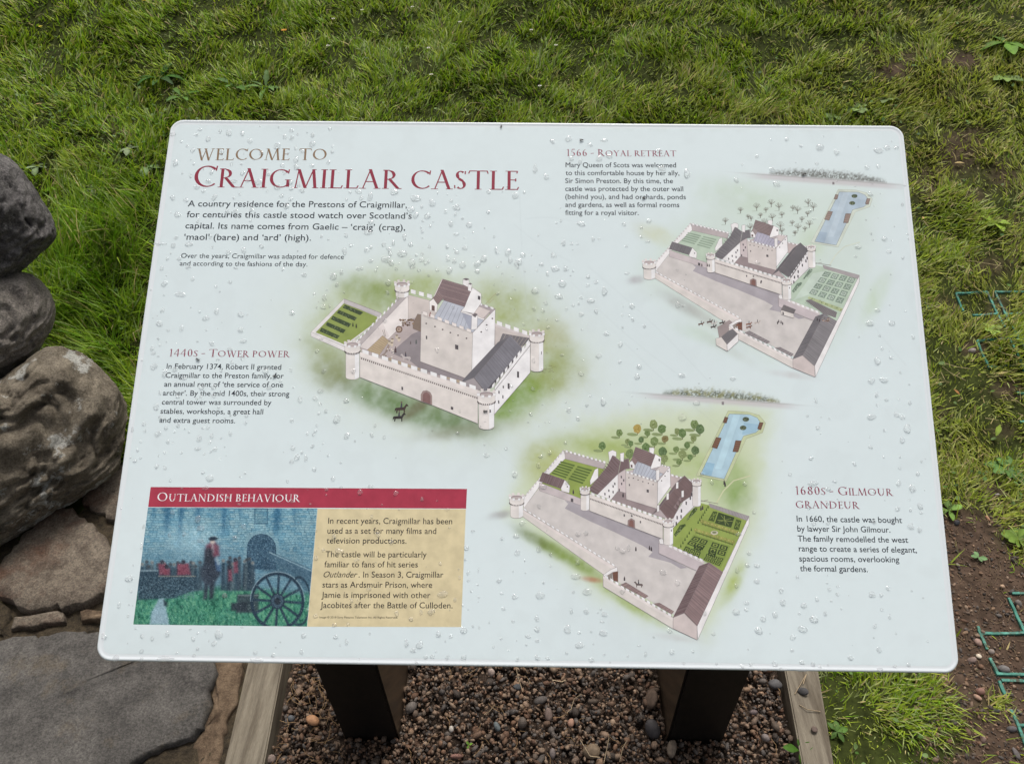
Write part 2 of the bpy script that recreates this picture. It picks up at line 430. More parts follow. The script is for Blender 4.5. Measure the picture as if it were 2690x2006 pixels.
# --- halo / airbrushed ground of the print: one fine sheet of vertex colour
def soft(d, s): return 1/(1+np.exp(np.clip(-d/s, -40, 40)))
def pdist(P, X, Y):
    """signed distance (inside positive) to polygon P"""
    P = np.asarray(P, float); D = np.full(X.shape, 1e9); ins = np.zeros(X.shape, bool); j = len(P)-1
    for i in range(len(P)):
        a, b = P[j], P[i]; e = b-a; t = np.clip(((X-a[0])*e[0]+(Y-a[1])*e[1])/(e @ e), 0, 1)
        D = np.minimum(D, np.hypot(X-a[0]-t*e[0], Y-a[1]-t*e[1]))
        ins ^= ((b[1] > Y) != (a[1] > Y)) & (X < (a[0]-b[0])*(Y-b[1])/((a[1]-b[1]) or 1e-9)+b[0]); j = i
    return np.where(ins, D, -D)
def sheet():
    nx, ny = 760, 540
    ci = [rounded(crn, RC, .006, 1)[i] for i in range(8)]
    ax, bx = L([300], [1600])[0][0], L([2500], [1600])[0][0]
    # regular grid in panel space clipped by the inner outline: spans the straight part between the slanted edges
    e = .0075
    q = [crn[3]+(e, e), crn[2]+(-e, e), crn[1]+(-e, -e), crn[0]+(e, -e)]
    u, v = np.meshgrid(np.linspace(0, 1, nx), np.linspace(0, 1, ny))
    P = (q[0]*((1-u)*(1-v))[..., None]+q[1]*(u*(1-v))[..., None]+q[2]*(u*v)[..., None]+q[3]*((1-u)*v)[..., None])
    wp = PO+P[..., :1]*PX_+P[..., 1:]*PY_
    X, Y = project(wp)
    C = np.empty(X.shape+(3,)); C[:] = lin((207, 221, 225)); C *= (1+(fbm(X/420+3, Y/360, 3)-.5)*.07)[..., None]
    nz = fbm(X/26, Y/26, 4); nf = fbm(X/7+50, Y/7, 3)
    def lay(alpha, col):
        alpha = alpha*.88; C[:] = C*(1-alpha[..., None])+lin(col)*alpha[..., None]
    def blob(x, y, rx, ry, rot, col, a, p=1.5, g=.5):
        c, s_ = math.cos(R(rot)), math.sin(R(rot)); dx, dy = X-x, Y-y
        r2 = ((dx*c+dy*s_)/rx)**2+((-dx*s_+dy*c)/ry)**2
        lay(a*np.exp(-r2**p*1.2)*(1-g+g*2*nz*(.8+.4*nf)).clip(0, 1.3), col)
    z1 = lambda x, y: (780+x/2.8397, 680+y/2.8397)
    z3 = lambda x, y: (1300+x/2.2329, 980+y/2.2329)
    # castle one: wash of green all round
    for x, y, rx, ry, rot, col, a in [(1080, 700, 375, 215, 12, (186, 196, 150), .72), (470, 330, 160, 70, -30, (150, 166, 96), .6), (620, 270, 120, 40, 20, (118, 140, 62), .7),
                                      (950, 215, 90, 40, 0, (140, 158, 70), .6), (1560, 400, 120, 90, 20, (146, 160, 84), .7), (1900, 620, 60, 60, 20, (158, 162, 110), .6),
                                      (1750, 960, 130, 55, -40, (120, 148, 48), .8), (1600, 1050, 90, 40, -45, (108, 142, 44), .7), (1950, 850, 80, 60, 0, (150, 158, 100), .6),
                                      (620, 1020, 130, 45, 22, (92, 122, 62), .75), (950, 1150, 160, 45, 18, (88, 118, 66), .7), (1200, 1210, 90, 35, 12, (96, 122, 74), .65), (300, 850, 60, 50, 20, (112, 118, 92), .7),
                                      (250, 800, 70, 60, 0, (140, 152, 100), .6), (180, 660, 60, 30, 20, (146, 160, 110), .5), (880, 1120, 60, 16, -35, (104, 96, 74), .7), (1250, 1280, 130, 20, -8, (138, 142, 124), .5)]:
        c = z1(x, y); blob(c[0], c[1], rx if rx < 300 else rx, ry, rot, col, a)
    # castle three: ground wash by distance from its outline
    def wash(pts, s1, col, a, off=0):
        d = pdist(pts, X, Y)+off+(nz-.5)*26; lay(a*soft(d, s1), col)
    o3 = [z3(*p) for p in [(60, 800), (180, 560), (400, 380), (700, 260), (960, 210), (1400, 180), (1620, 230), (1590, 420), (1560, 760), (1540, 900), (1400, 1200), (1230, 1530), (900, 1430), (600, 1280), (330, 1050)]]
    wash(o3, 15, (190, 202, 158), .85)
    for x, y, rx, ry, rot, col, a in [(950, 480, 230, 60, 10, (156, 176, 104), .7), (280, 520, 60, 60, -40, (158, 168, 84), .75), (620, 440, 130, 26, 10, (150, 168, 92), .6), (1350, 600, 60, 70, 0, (140, 166, 100), .6), (1420, 720, 46, 50, 0, (118, 150, 70), .65),
                                      (300, 1010, 90, 20, 32, (122, 146, 62), .8), (480, 1110, 90, 18, 32, (120, 144, 60), .8), (760, 1330, 120, 18, 33, (150, 170, 92), .75), (1400, 1230, 60, 20, -63, (162, 180, 92), .8), (230, 970, 60, 14, 30, (96, 108, 70), .5),
                                      (30, 830, 34, 12, -10, (150, 148, 152), .6), (570, 1210, 28, 8, 8, (168, 106, 82), .8), (1060, 1550, 60, 10, 8, (186, 188, 190), .6)]:
        c = z3(x, y); blob(c[0], c[1], rx, ry, rot, col, a)
    # castle two, the winter one: pale
    o2 = [tuple(map2(np.array([p]))[0]) for p in [(60, 850), (180, 560), (400, 400), (560, 300), (960, 210), (1400, 180), (1620, 260), (1590, 420), (1560, 760), (1540, 900), (1430, 1150), (1300, 1330), (900, 1430), (560, 1300), (300, 1050)]]
    wash(o2, 18, (196, 212, 204), .85)
    for x, y, rx, ry, rot, col, a in [(1720, 615, 60, 24, 20, (190, 196, 158), .6), (1960, 520, 140, 50, 10, (188, 206, 192), .7), (2130, 640, 40, 50, 0, (186, 204, 180), .6), (1790, 800, 70, 18, 30, (158, 160, 158), .6), (1860, 840, 60, 14, 35, (170, 172, 168), .5),
                                      (1672, 735, 26, 12, -10, (168, 168, 174), .7), (2300, 780, 26, 80, 25, (184, 204, 180), .6), (1900, 910, 80, 14, 30, (186, 196, 190), .6), (1835, 880, 70, 20, 20, (188, 208, 196), .5), (2080, 985, 60, 10, 8, (190, 193, 195), .6)]:
        blob(x, y, rx, ry, rot, col, a)
    # the distant tree belts behind the two park walls
    for bx0, by0, bx1, by1, dk, s_ in [(2020, 458, 2330, 481, (92, 92, 86), 0), (1740, 1035, 2050, 1058, (70, 76, 50), 1)]:
        t = (X-bx0)/(bx1-bx0); yl = by0+t*(by1-by0); hgt = 21*np.clip(np.sin(np.clip(t, 0, 1)*math.pi), 0, 1)**.5
        up = (yl-Y)
        a = soft(hgt*(.55+.9*fbm(X/5, Y/5+t*9, 3))-up, 2.5)*soft(up, 1.2)*(t > 0)*(t < 1)
        tx = fbm(X/2.6, Y/2.6, 3)
        lay(a*np.clip((tx-.22)*3.6*(1.15-up/34), 0, 1), dk)
        if s_: lay(a*.5*(fbm(X/9+7, Y/9, 2) > .55), (150, 150, 84))
        a2 = soft(-up, 1.2)*soft(14+up, 1.5)*soft(X-bx0+35, 15)*soft(bx1+25-X, 15); lay(a2*.8, (186, 180, 184))
        a3 = np.exp(-((Y-yl-2)/1.6)**2)*soft(X-bx0+60, 20)*soft(bx1+40-X, 20); lay(a3*.5, (120, 118, 114))
    ed = pdist(np.stack(project(PO+crn[:, :1]*PX_+crn[:, 1:]*PY_), -1), X, Y)
    lay(.20*np.exp(-np.clip(ed-8, 0, None)/9)*np.clip((fbm(X/18, Y/18, 4)-.42)*4, 0, 1), (150, 152, 138)); lay(.10*np.clip((fbm(X/60+40, Y/60, 4)-.55)*6, 0, 1), (184, 194, 196))
    # faint scratches and smears on the board
    for (xa, ya, xb, yb, bow) in [(1365, 500, 1385, 800, 4), (1350, 590, 1500, 688, 6), (1500, 740, 1790, 990, 10), (1545, 700, 1860, 1000, -8), (1380, 575, 1500, 580, -6), (1250, 1130, 1360, 1230, 3), (1640, 900, 1900, 1130, 5), (2255, 800, 2380, 960, 3)]:
        t = np.clip(((X-xa)*(xb-xa)+(Y-ya)*(yb-ya))/((xb-xa)**2+(yb-ya)**2), 0, 1); n_ = math.hypot(xb-xa, yb-ya)
        off = bow*np.sin(t*math.pi); dx = X-(xa+t*(xb-xa)-off*(yb-ya)/n_); dy = Y-(ya+t*(yb-ya)+off*(xb-xa)/n_)
        lay(.10*np.exp(-(dx*dx+dy*dy)/2.2), (140, 150, 156))
    V = np.concatenate([P, np.full(X.shape+(1,), .00005)], -1).reshape(-1, 3)
    i = np.arange(nx*ny).reshape(ny, nx)
    F = np.stack([i[:-1, :-1], i[:-1, 1:], i[1:, 1:], i[1:, :-1]], -1).reshape(-1, 4)
    # drop cells over the rounded corners
    cent = V[F].mean(1)[:, :2]
    hid = np.zeros(len(F), bool)
    pin = rounded(crn, RC, .0075, 8)
    D = pdist(pin, cent[:, 0], cent[:, 1]); F = F[D > .0002]
    cols = (C/OBS*WHITE).clip(0, .9).reshape(-1, 3)
    o = obj('printed_ground_wash', mesh('printed_ground_wash', V, F, M_BASE, cols), panel)

MA = np.array([[1.0776, .0240], [-.0134, .976]])
def map2(P):
    """drawing of the third castle -> place of the second"""
    d = np.asarray(P, float)-np.array([130, 700]); q = d @ MA.T+np.array([175, 745])
    return q/2.6641+np.array([1640, 400])
sheet()

# ------------------------------------------------------------------ castle one
A = Art(780, 680, 1570, 1190, zoom(780, 680, 2.8397))
lawn = (136, 152, 84)
A.poly([(105, 545), (352, 297), (632, 405), (600, 470), (360, 655), (105, 545)][:5], (214, 214, 214), LINE)
A.poly([(140, 548), (352, 330), (600, 432), (590, 470), (358, 640)], lawn)
A.poly([(352, 299), (632, 407), (622, 436), (352, 332)], (184, 181, 183), LINE)
A.poly([(105, 545), (358, 655), (358, 690), (105, 577)], (216, 215, 216), LINE)
for q in ([(358, 342), (495, 398), (472, 420), (340, 364)], [(313, 380), (450, 438), (430, 462), (298, 403)], [(268, 424), (405, 484), (384, 510), (253, 450)], [(226, 470), (365, 530), (345, 555), (213, 495)], [(184, 512), (320, 574), (300, 596), (168, 540)]):
    A.multi([q], (62, 76, 52))
    q = np.array(q, float)
    for k in range(16):
        u, v = random.random(), random.random(); p = (q[0]*(1-u)+q[1]*u)*(1-v)+(q[3]*(1-u)+q[2]*u)*v
        A.ell(p[0], p[1], 5, 4, random.choice([(96, 110, 80), (44, 56, 40), (112, 124, 92)]), 5)
person(A, 418, 505, 30, (60, 66, 50)); person(A, 443, 515, 32, (60, 60, 50))
# courtyard
A.poly([(470, 655), (830, 420), (1000, 380), (1480, 600), (1560, 600), (1735, 600), (1350, 975), (480, 690)], (176, 166, 166))
A.poly([(860, 560), (1000, 500), (1480, 660), (1250, 925), (930, 830), (850, 765), (700, 700)], (138, 132, 136))
# back left curtain
A.poly([(460, 655), (830, 268), (830, 450), (690, 590), (600, 650), (560, 690)], (222, 218, 217), LINE)
A.multi([[(470, 655), (640, 480), (690, 575), (560, 690)]], (212, 206, 205))
A.poly([(430, 635), (820, 240), (834, 268), (466, 655)], (176, 170, 172), LINE)
merlons(A, (436, 632), (815, 244), 13, 20, .5)
# back curtain
A.poly([(830, 268), (1010, 315), (985, 420), (900, 440), (830, 450)], (196, 189, 186), LINE)
merlons(A, (838, 252), (1020, 300), 3, 30, .6)
A.poly([(1478, 500), (1738, 592), (1700, 640), (1540, 640), (1478, 655)], (192, 185, 182), LINE)
A.multi([[(1478, 478), (1738, 570), (1738, 592), (1478, 502)]], (200, 194, 194))
merlons(A, (1480, 486), (1730, 574), 4, 30, .62)
# shed, stores, carts in the yard
A.poly([(620, 725), (655, 700), (690, 615), (690, 660), (645, 730)], (150, 136, 128), LINE)
A.poly([(523, 680), (640, 570), (690, 612), (612, 722)], (176, 160, 134), LINE)
A.hatch((523, 680), (640, 570), (690, 612), (612, 722), 9, 1.6, (132, 116, 96))
A.poly([(640, 735), (700, 738), (940, 822), (895, 832)], (178, 164, 140), LINE)
A.hatch((690, 740), (935, 822), (895, 830), (645, 737), 10, 1.6, (130, 116, 100))
A.poly([(1100, 885), (1130, 880), (1240, 912), (1215, 925)], (170, 156, 136), LINE)
A.poly([(865, 480), (900, 410), (925, 415), (925, 545), (865, 520)], (128, 114, 104), LINE)
for x, y in ((745, 580), (762, 600), (712, 606), (690, 625), (708, 635)):
    A.ell(x, y, 12, 17, (196, 186, 170), 10); A.ell(x, y-10, 10, 5, (120, 108, 96), 8)
A.ell(762, 525, 26, 26, (104, 84, 72), 12); A.ell(762, 525, 18, 18, (168, 150, 138), 12); A.ell(760, 525, 5, 5, (80, 64, 56), 6)
for k in range(26):
    A.ell(random.uniform(760, 870), random.uniform(450, 500), random.uniform(5, 12), random.uniform(4, 8), random.choice([(112, 92, 76), (144, 124, 104), (86, 70, 60)]), 6)
person(A, 735, 700, 46, (84, 70, 72)); person(A, 848, 636, 24, (100, 90, 92)); person(A, 890, 634, 34, (92, 96, 96)); horse(A, 815, 760, 56, -1, (186, 180, 180))
A.lines([((638, 530), (655, 580)), ((650, 525), (662, 580))], 3, (120, 108, 96))
for k in range(14): A.ell(random.uniform(660, 720), random.uniform(670, 730), 6, 5, random.choice([(214, 208, 200), (120, 108, 100), (170, 160, 150)]), 6)
# the keep
A.poly([(928, 395), (1120, 400), (1470, 372), (1312, 548), (1100, 500)], (188, 180, 181))
A.poly([(928, 398), (1312, 550), (1304, 835), (1255, 888), (920, 765)], (204, 200, 197), LINE, 2)
A.poly([(1312, 550), (1480, 372), (1474, 655), (1304, 838)], (225, 226, 229), LINE, 2)
A.multi([[(1250, 888), (1304, 836), (1304, 850), (1262, 892)]], (150, 144, 148))
A.poly([(1018, 442), (1098, 308), (1255, 357), (1225, 392), (1400, 452), (1312, 548)], (180, 186, 198), LINE)
A.hatch((1100, 312), (1240, 392), (1380, 470), (1030, 444), 1, .1, (180, 186, 198))
S = []
for k in range(1, 9):
    t = k/9; a = np.array((1098, 308))*(1-t)+np.array((1335, 430))*t; b = np.array((1018, 442))*(1-t)+np.array((1312, 548))*t; S.append((a, b))
A.lines(S, 3, (138, 142, 156))
A.multi([[(1225, 392), (1330, 430), (1300, 530), (1290, 530)]], (160, 165, 180))
A.poly([(1225, 385), (1400, 445), (1396, 458), (1222, 398)], (224, 224, 226), LINE)
A.poly([(1345, 345), (1352, 328), (1480, 374), (1445, 410)], (168, 160, 164), LINE)
A.poly([(1345, 350), (1445, 388), (1390, 445), (1290, 405)], (202, 194, 192), LINE)
merlons(A, (1350, 338), (1478, 382), 3, 16, .55)
tile = (126, 110, 112)
A.poly([(1085, 150), (1308, 217), (1250, 358), (1098, 310), (1060, 250), (1015, 305)], tile, LINE, 2)
for i in range(11):
    t = (i+.5)/11; a = np.array((1085, 150))*(1-t)+np.array((1040, 300))*t; b = np.array((1308, 217))*(1-t)+np.array((1250, 358))*t
    S = []; m_ = 20
    for k in range(m_):
        u = (k+(i % 2)*.5)/m_; S.append((a*(1-u)+b*u, a*(1-u-.6/m_)+b*(u+.6/m_)))
    A.lines(S, 3.2, random.choice([(98, 84, 88), (156, 138, 138), (106, 92, 96)]))
A.line([(1085, 150), (1015, 300)], 5, (220, 216, 214)); A.line([(1081, 150), (1011, 300)], 1.5, LINE)
A.poly([(1310, 213), (1375, 260), (1375, 330), (1320, 408), (1225, 390), (1250, 360)], (229, 230, 232), LINE, 2)
window(A, 1350, 275, 18, 28); 
A.poly([(1060, 245), (1092, 292), (1050, 342), (988, 318)], (136, 118, 118), LINE, 2); A.hatch((1060, 245), (988, 318), (1050, 342), (1092, 292), 6, 2, (104, 90, 92))
A.poly([(988, 320), (1018, 296), (1050, 342), (1044, 402), (990, 382)], (224, 222, 222), LINE)
A.multi([[(1005, 345), (1028, 352), (1028, 392), (1005, 384)]], (98, 78, 76))
A.poly([(940, 420), (1000, 382), (1040, 402), (1010, 440), (985, 440)], (196, 189, 186)); person(A, 995, 432, 36, (120, 70, 66))
for q, tp in (([(1238, 155), (1285, 158), (1283, 215), (1238, 192)], [(1240, 150), (1262, 144), (1285, 152), (1262, 162)]), ([(1278, 186), (1306, 188), (1300, 245), (1276, 236)], [(1280, 186), (1295, 180), (1306, 188), (1292, 194)]), ([(1305, 418), (1348, 420), (1344, 524), (1300, 528)], [(1308, 420), (1330, 404), (1348, 414), (1330, 436)])):
    A.poly(q, (226, 226, 228), LINE); A.poly(tp, (110, 104, 108), LINE)
merlons(A, (930, 408), (1310, 556), 7, 24, .6, col=(220, 215, 213))
for x, y in ((965, 482), (1030, 505), (1087, 527), (1145, 550), (1202, 570), (1265, 592), (1458, 445), (1416, 493), (1375, 545)):
    A.ell(x, y, 7, 6, (84, 76, 78), 6)
window(A, 1180, 638, 24, 34); window(A, 962, 572, 10, 26)
# the range with the dark roof
A.poly([(1535, 556), (1738, 592), (1690, 650), (1500, 640)], (110, 108, 112), LINE)
A.hatch((1545, 560), (1730, 595), (1690, 650), (1505, 640), 7, 4, (150, 142, 138))
A.poly([(1592, 570), (1322, 886), (1225, 928), (1240, 900), (1500, 622)], (104, 103, 109), LINE)
A.poly([(1592, 570), (1695, 680), (1400, 988), (1322, 886)], (124, 124, 132), LINE)
A.hatch((1592, 570), (1322, 886), (1400, 988), (1695, 680), 46, 1.5, (104, 103, 111), 1)
A.poly([(1322, 886), (1402, 988), (1345, 975), (1215, 928)], (152, 147, 150), LINE)
A.line([(1322, 886), (1402, 988)], 6, (108, 104, 108))
# right curtain
A.poly([(1690, 690), (1450, 960), (1400, 990), (1500, 880), (1660, 700)], (84, 82, 88))
A.poly([(1475, 955), (1740, 600), (1740, 848), (1472, 1160)], (226, 227, 230), LINE, 2)
merlons(A, (1450, 975), (1735, 620), 9, 26, .62)
P_ = []
for k in range(34):
    t = k/33; x, y = 1480+t*258, 972+t*-332; P_.append([(x, y), (x+5, y-4), (x+5, y+6), (x, y+9)])
A.multi(P_, (96, 86, 86))
for q in ((1642, 838, 15, 46), (1572, 926, 15, 42), (1535, 944, 9, 20), (1503, 982, 9, 22), (1532, 1015, 9, 24), (1501, 1054, 9, 24)): window(A, *q)
# front curtain
tower(A, 785, 190, 54, 292, 60)
A.poly([(785, 200), (834, 268), (760, 330), (740, 320), (740, 250)][:1]+[(740, 292), (760, 296), (745, 320)], (200, 196, 196))
A.poly([(470, 690), (1350, 975), (1350, 1228), (1005, 1088), (925, 1060), (470, 882)], (211, 207, 204), LINE, 2)
A.multi([[(470, 692), (1350, 977), (1350, 1012), (470, 727)]], (219, 214, 212))
merlons(A, (474, 695), (1345, 978), 12, 27, .66)
corbels(A, (474, 735), (1350, 1035), 58, 2, 11)
tower(A, 415, 640, 57, 900, 66)
tower(A, 1790, 560, 54, 842, 66)
tower(A, 1414, 1010, 65, 1272, 74)
A.poly([(925, 1062), (925, 1010), (940, 985), (968, 980), (995, 995), (1008, 1020), (1008, 1090)], (150, 132, 128), LINE)
A.poly([(938, 1064), (938, 1016), (950, 997), (968, 993), (988, 1005), (997, 1026), (997, 1084)], (128, 100, 98), LINE)
A.hatch((938, 1006), (997, 1016), (997, 1082), (938, 1062), 6, 1.6, (92, 70, 70))
window(A, 780, 952, 12, 24); window(A, 1148, 1100, 18, 22); A.multi([[(1436, 1124), (1447, 1124), (1447, 1146), (1436, 1146)]], (84, 80, 84)); window(A, 1822, 690, 5, 22)
horse(A, 775, 1150, 74, 1, (66, 56, 52)); horse(A, 758, 1212, 70, 1, (52, 48, 48))
for k in range(26):
    x, y = random.uniform(1830, 1940), random.uniform(790, 850); A.lines([((x, y), (x+random.uniform(-25, 25), y+random.uniform(-6, 6)))], 1.6, (120, 112, 88))
A.lines([((1410, 335), (1460, 280)), ((1460, 280), (1490, 255)), ((1430, 330), (1470, 300))], 2, (158, 136, 112))
A.build('printed_castle_with_tower', panel, 'large drawing of a white walled castle round a tall tower on green ground')

# ------------------------------------------------------------------ castles two and three share a drawing
TREES = [(630, 425, 22), (730, 350, 20), (835, 325, 25), (930, 300, 25), (980, 325, 25), (895, 352, 17), (858, 390, 17), (778, 400, 16), (797, 412, 16), (935, 400, 25), (998, 385, 20), (1070, 340, 18), (1100, 350, 25), (1170, 300, 25), (1203, 328, 26), (1165, 382, 18), (1127, 422, 18), (1063, 447, 18), (1175, 452, 24), (1100, 475, 24), (1145, 492, 16), (1080, 520, 17), (985, 460, 27), (995, 500, 22), (885, 435, 25), (790, 470, 25)]
def big_castle(A, summer):
    roofd, roofl, rl = ((120, 104, 106), (142, 123, 124), (100, 83, 85)) if summer else ((116, 114, 118), (136, 134, 138), (98, 96, 101))
    lawn = (140, 158, 84) if summer else (176, 194, 178)
    bed = (72, 88, 46) if summer else (112, 132, 116)
    yard = (197, 194, 193); wf = (207, 203, 200); wl = (224, 224, 226)
    # orchard
    for i, (x, y, r) in enumerate(TREES):
        if summer:
            A.ell(x-r*1.2, y+r*1.35, r*1.3, r*.4, (134, 150, 106), 8, 5)
            A.lines([((x, y+r*.4), (x+1, y+r*1.5))], 3.5, (80, 66, 54))
            base = [(100, 124, 78), (114, 134, 86), (92, 114, 76), (126, 140, 94)][i % 4] if i not in (2,) else (164, 146, 82)
            if i == 10: base = (124, 116, 78)
            A.multi([[(x+r*(.85+.25*random.random())*math.cos(R(t)), y+r*(.95+.25*random.random())*math.sin(R(t))) for t in range(0, 360, 24)]], base)
            for k in range(9):
                t, q = random.uniform(0, 6.28), random.uniform(0, .7)*r
                d = random.choice([-26, -18, 14, 22]); A.ell(x+q*math.cos(t), y+q*math.sin(t), r*.2, r*.16, tuple(np.array(base)+d), 5)
        else:
            S = [((x, y+r*.9), (x, y+r*1.7))]
            A.lines(S, 3.6, (96, 90, 84))
            S = []
            for k in range(9):
                t = R(-160+140*k/8+random.uniform(-8, 8)); S.append(((x+1.5*math.cos(t), y+r*.9+1.5*math.sin(t)), (x+r*1.1*math.cos(t), y+r*.7+r*1.35*math.sin(t))))
            A.lines(S, 1.7, (118, 114, 104))
            A.lines([((x, y+r*1.7), (x-r*1.2, y+r*1.75))], 2, (160, 172, 160))
    # pond
    A.poly([(1368, 220), (1480, 226), (1550, 246), (1588, 292), (1570, 348), (1475, 384), (1358, 634), (1180, 600)], (186, 196, 160) if summer else (196, 206, 196), (150, 150, 132) if summer else (168, 174, 166))
    wat = [(1375, 238), (1495, 242), (1540, 262), (1562, 296), (1556, 325), (1530, 348), (1458, 368), (1345, 620), (1206, 592)]
    wc = (166, 195, 210) if summer else (172, 189, 202)
    A.poly(wat, wc, (96, 96, 92))
    A.multi([[(1400, 245), (1440, 244), (1330, 560), (1290, 560)]], (176, 206, 220) if summer else (180, 196, 208))
    A.multi([[(1240, 520), (1290, 530), (1270, 600), (1212, 590)]], (144, 180, 202) if summer else (158, 177, 194))
    A.multi([[(1460, 290), (1550, 300), (1530, 345), (1450, 360)]], (150, 183, 203) if summer else (166, 184, 198))
    jc = (122, 92, 76) if summer else (150, 134, 126)
    for q in ([(1298, 375), (1328, 380), (1303, 442), (1272, 434)], [(1412, 394), (1446, 396), (1426, 462), (1395, 460)], [(1348, 256), (1368, 260), (1358, 292), (1338, 290)], [(1552, 288), (1574, 290), (1560, 332), (1540, 326)]):
        A.poly(q, jc, (70, 56, 50)); A.hatch(q[0], q[3], q[2], q[1], 5, 2, tuple(np.array(jc)*.72))
    for x, y in ((1472, 270), (1456, 320)):
        A.ell(x, y, 20, 14, (88, 98, 78), 10)
        for k in range(6): A.ell(x+random.uniform(-14, 14), y+random.uniform(-9, 9), 4, 4, random.choice([(120, 128, 100), (60, 70, 54)]), 5)
    A.multi([[(1330, 166), (1344, 167), (1344, 186), (1330, 185)]], (130, 126, 128))
    # paths below the pond
    A.line([(1500, 600), (1400, 630), (1340, 690), (1300, 760)], 7, (196, 200, 166) if summer else (198, 208, 196))
    A.line([(1205, 745), (1260, 755), (1310, 765)], 3, (120, 112, 110)); A.line([(1205, 752), (1250, 742)], 2, (120, 112, 110))
    # kitchen garden
    A.poly([(262, 640), (412, 500), (645, 560), (560, 700), (505, 735)], lawn)
    A.poly([(405, 448), (415, 498), (300, 610), (265, 660), (170, 790), (160, 740), (290, 590)], wl, LINE)
    A.poly([(410, 455), (650, 525), (640, 562), (412, 502)], (176, 168, 170), LINE)
    A.line([(408, 448), (290, 585), (165, 735)], 5, (208, 203, 203))
    merlons(A, (410, 460), (655, 530), 10, 13, .55); merlons(A, (168, 735), (405, 455), 16, 11, .5)
    for u0 in (0, .52):
        for k in range(6 if summer else 5):
            t = (k+.15)/6; a = np.array((388, 512)); b = np.array((580, 566)); c = np.array((330, 590)); d = np.array((520, 655))
            p = a*(1-t)+c*t; q = b*(1-t)+d*t; p2 = a*(1-t-.11)+c*(t+.11); q2 = b*(1-t-.11)+d*(t+.11)
            P = [p*(1-u0)+q*u0, p*(1-u0-.44)+q*(u0+.44), p2*(1-u0-.44)+q2*(u0+.44), p2*(1-u0)+q2*u0]
            A.multi([P], (98, 118, 62) if summer else (150, 168, 152))
            A.lines([((P[0]+P[3])/2, (P[1]+P[2])/2)][:1] and [(tuple((P[0]+P[3])/2), tuple((P[1]+P[2])/2))], 2.4, (72, 90, 48) if summer else (128, 146, 130))
    # yard
    A.poly([(265, 665), (505, 740), (560, 800), (985, 968), (965, 1055), (1200, 1160), (1060, 1420), (725, 1225), (712, 1138), (165, 795)], yard)
    A.poly([(410, 745), (500, 770), (560, 810), (985, 972), (965, 1055), (1130, 1140), (1090, 1145), (1030, 1110), (900, 1075), (925, 1048), (870, 1012), (700, 930), (560, 868), (410, 792), (430, 765)], (162, 158, 165))
    A.poly([(262, 640), (505, 735), (505, 775), (262, 688)], (190, 182, 185), LINE); window(A, 445, 732, 15, 20)
    # small barn
    A.poly([(410, 625), (440, 660), (436, 702), (392, 690), (385, 668)], wl, LINE); A.ell(425, 665, 4, 5, (90, 84, 88), 6)
    A.poly([(280, 580), (410, 625), (387, 676), (260, 632)], roofd, LINE); A.hatch((280, 580), (410, 625), (387, 676), (260, 632), 22, 2, rl, .6)
    # outer walls
    A.poly([(160, 795), (712, 1138), (640, 1182), (160, 838)], wf, LINE)
    A.multi([[(160, 797), (700, 1133), (690, 1148), (160, 812)]], (214, 208, 207))
    merlons(A, (165, 797), (708, 1136), 20, 12, .6)
    if not summer:
        A.poly([(560, 1195), (640, 1145), (655, 1160), (700, 1200), (640, 1235), (580, 1280), (575, 1310)], (150, 140, 140))
    A.poly([(635, 1182), (680, 1150), (716, 1136), (722, 1168), (694, 1225), (660, 1210)], wl, LINE)
    A.poly([(690, 1166), (722, 1160), (722, 1222), (694, 1215)], (120, 88, 76), LINE); A.hatch((690, 1166), (722, 1160), (722, 1222), (694, 1215), 5, 2, (92, 64, 56))
    A.poly([(650, 1190), (690, 1165), (690, 1215), (665, 1212)], (138, 132, 128))
    A.poly([(635, 1185), (1045, 1430), (1110, 1408), (1185, 1482), (1185, 1562), (1040, 1495), (635, 1250)], wf, LINE, 2)
    A.multi([[(635, 1187), (1045, 1432), (1045, 1450), (635, 1205)]], (216, 211, 210))
    merlons(A, (640, 1192), (1040, 1430), 13, 15, .6)
    # lean-tos inside
    A.poly([(735, 1240), (768, 1225), (900, 1305), (880, 1318)], (148, 130, 128) if summer else (146, 140, 142), LINE); A.hatch((768, 1225), (900, 1305), (880, 1318), (735, 1240), 18, 1.6, rl, .5)
    A.poly([(930, 1350), (965, 1345), (1050, 1395), (1035, 1412)], (148, 130, 128) if summer else (146, 140, 142), LINE); A.hatch((965, 1345), (1050, 1395), (1035, 1412), (930, 1350), 12, 1.6, rl, .5)
    # east wall and long barn
    A.poly([(1490, 838), (1490, 884), (1190, 1560), (1186, 1480), (1335, 1165), (1345, 1150)], wl, LINE)
    # garden
    A.poly([(1205, 760), (1262, 775), (1482, 852), (1335, 1165), (1250, 1110), (1045, 1015), (1045, 900), (1120, 830)], lawn)
    A.poly([(1255, 762), (1492, 838), (1480, 864), (1262, 786)], (158, 154, 156), LINE)
    if summer: A.hatch((1258, 764), (1490, 840), (1480, 862), (1264, 786), 26, 2, (122, 118, 120))
    A.poly([(1130, 850), (1165, 790), (1188, 790), (1185, 805), (1125, 865)], bed); A.poly([(1050, 945), (1085, 890), (1118, 882), (1115, 895), (1060, 958)], bed)
    for cx0, cy0 in ((1155, 828), (1085, 920)):
        for k in range(22):
            u = random.uniform(-1, 1); A.ell(cx0+u*28+random.uniform(-8, 8), cy0-u*32+random.uniform(-6, 6), 4, 3, random.choice([(124, 136, 96), (52, 66, 40)]) if summer else random.choice([(160, 172, 160), (100, 114, 102)]), 5)
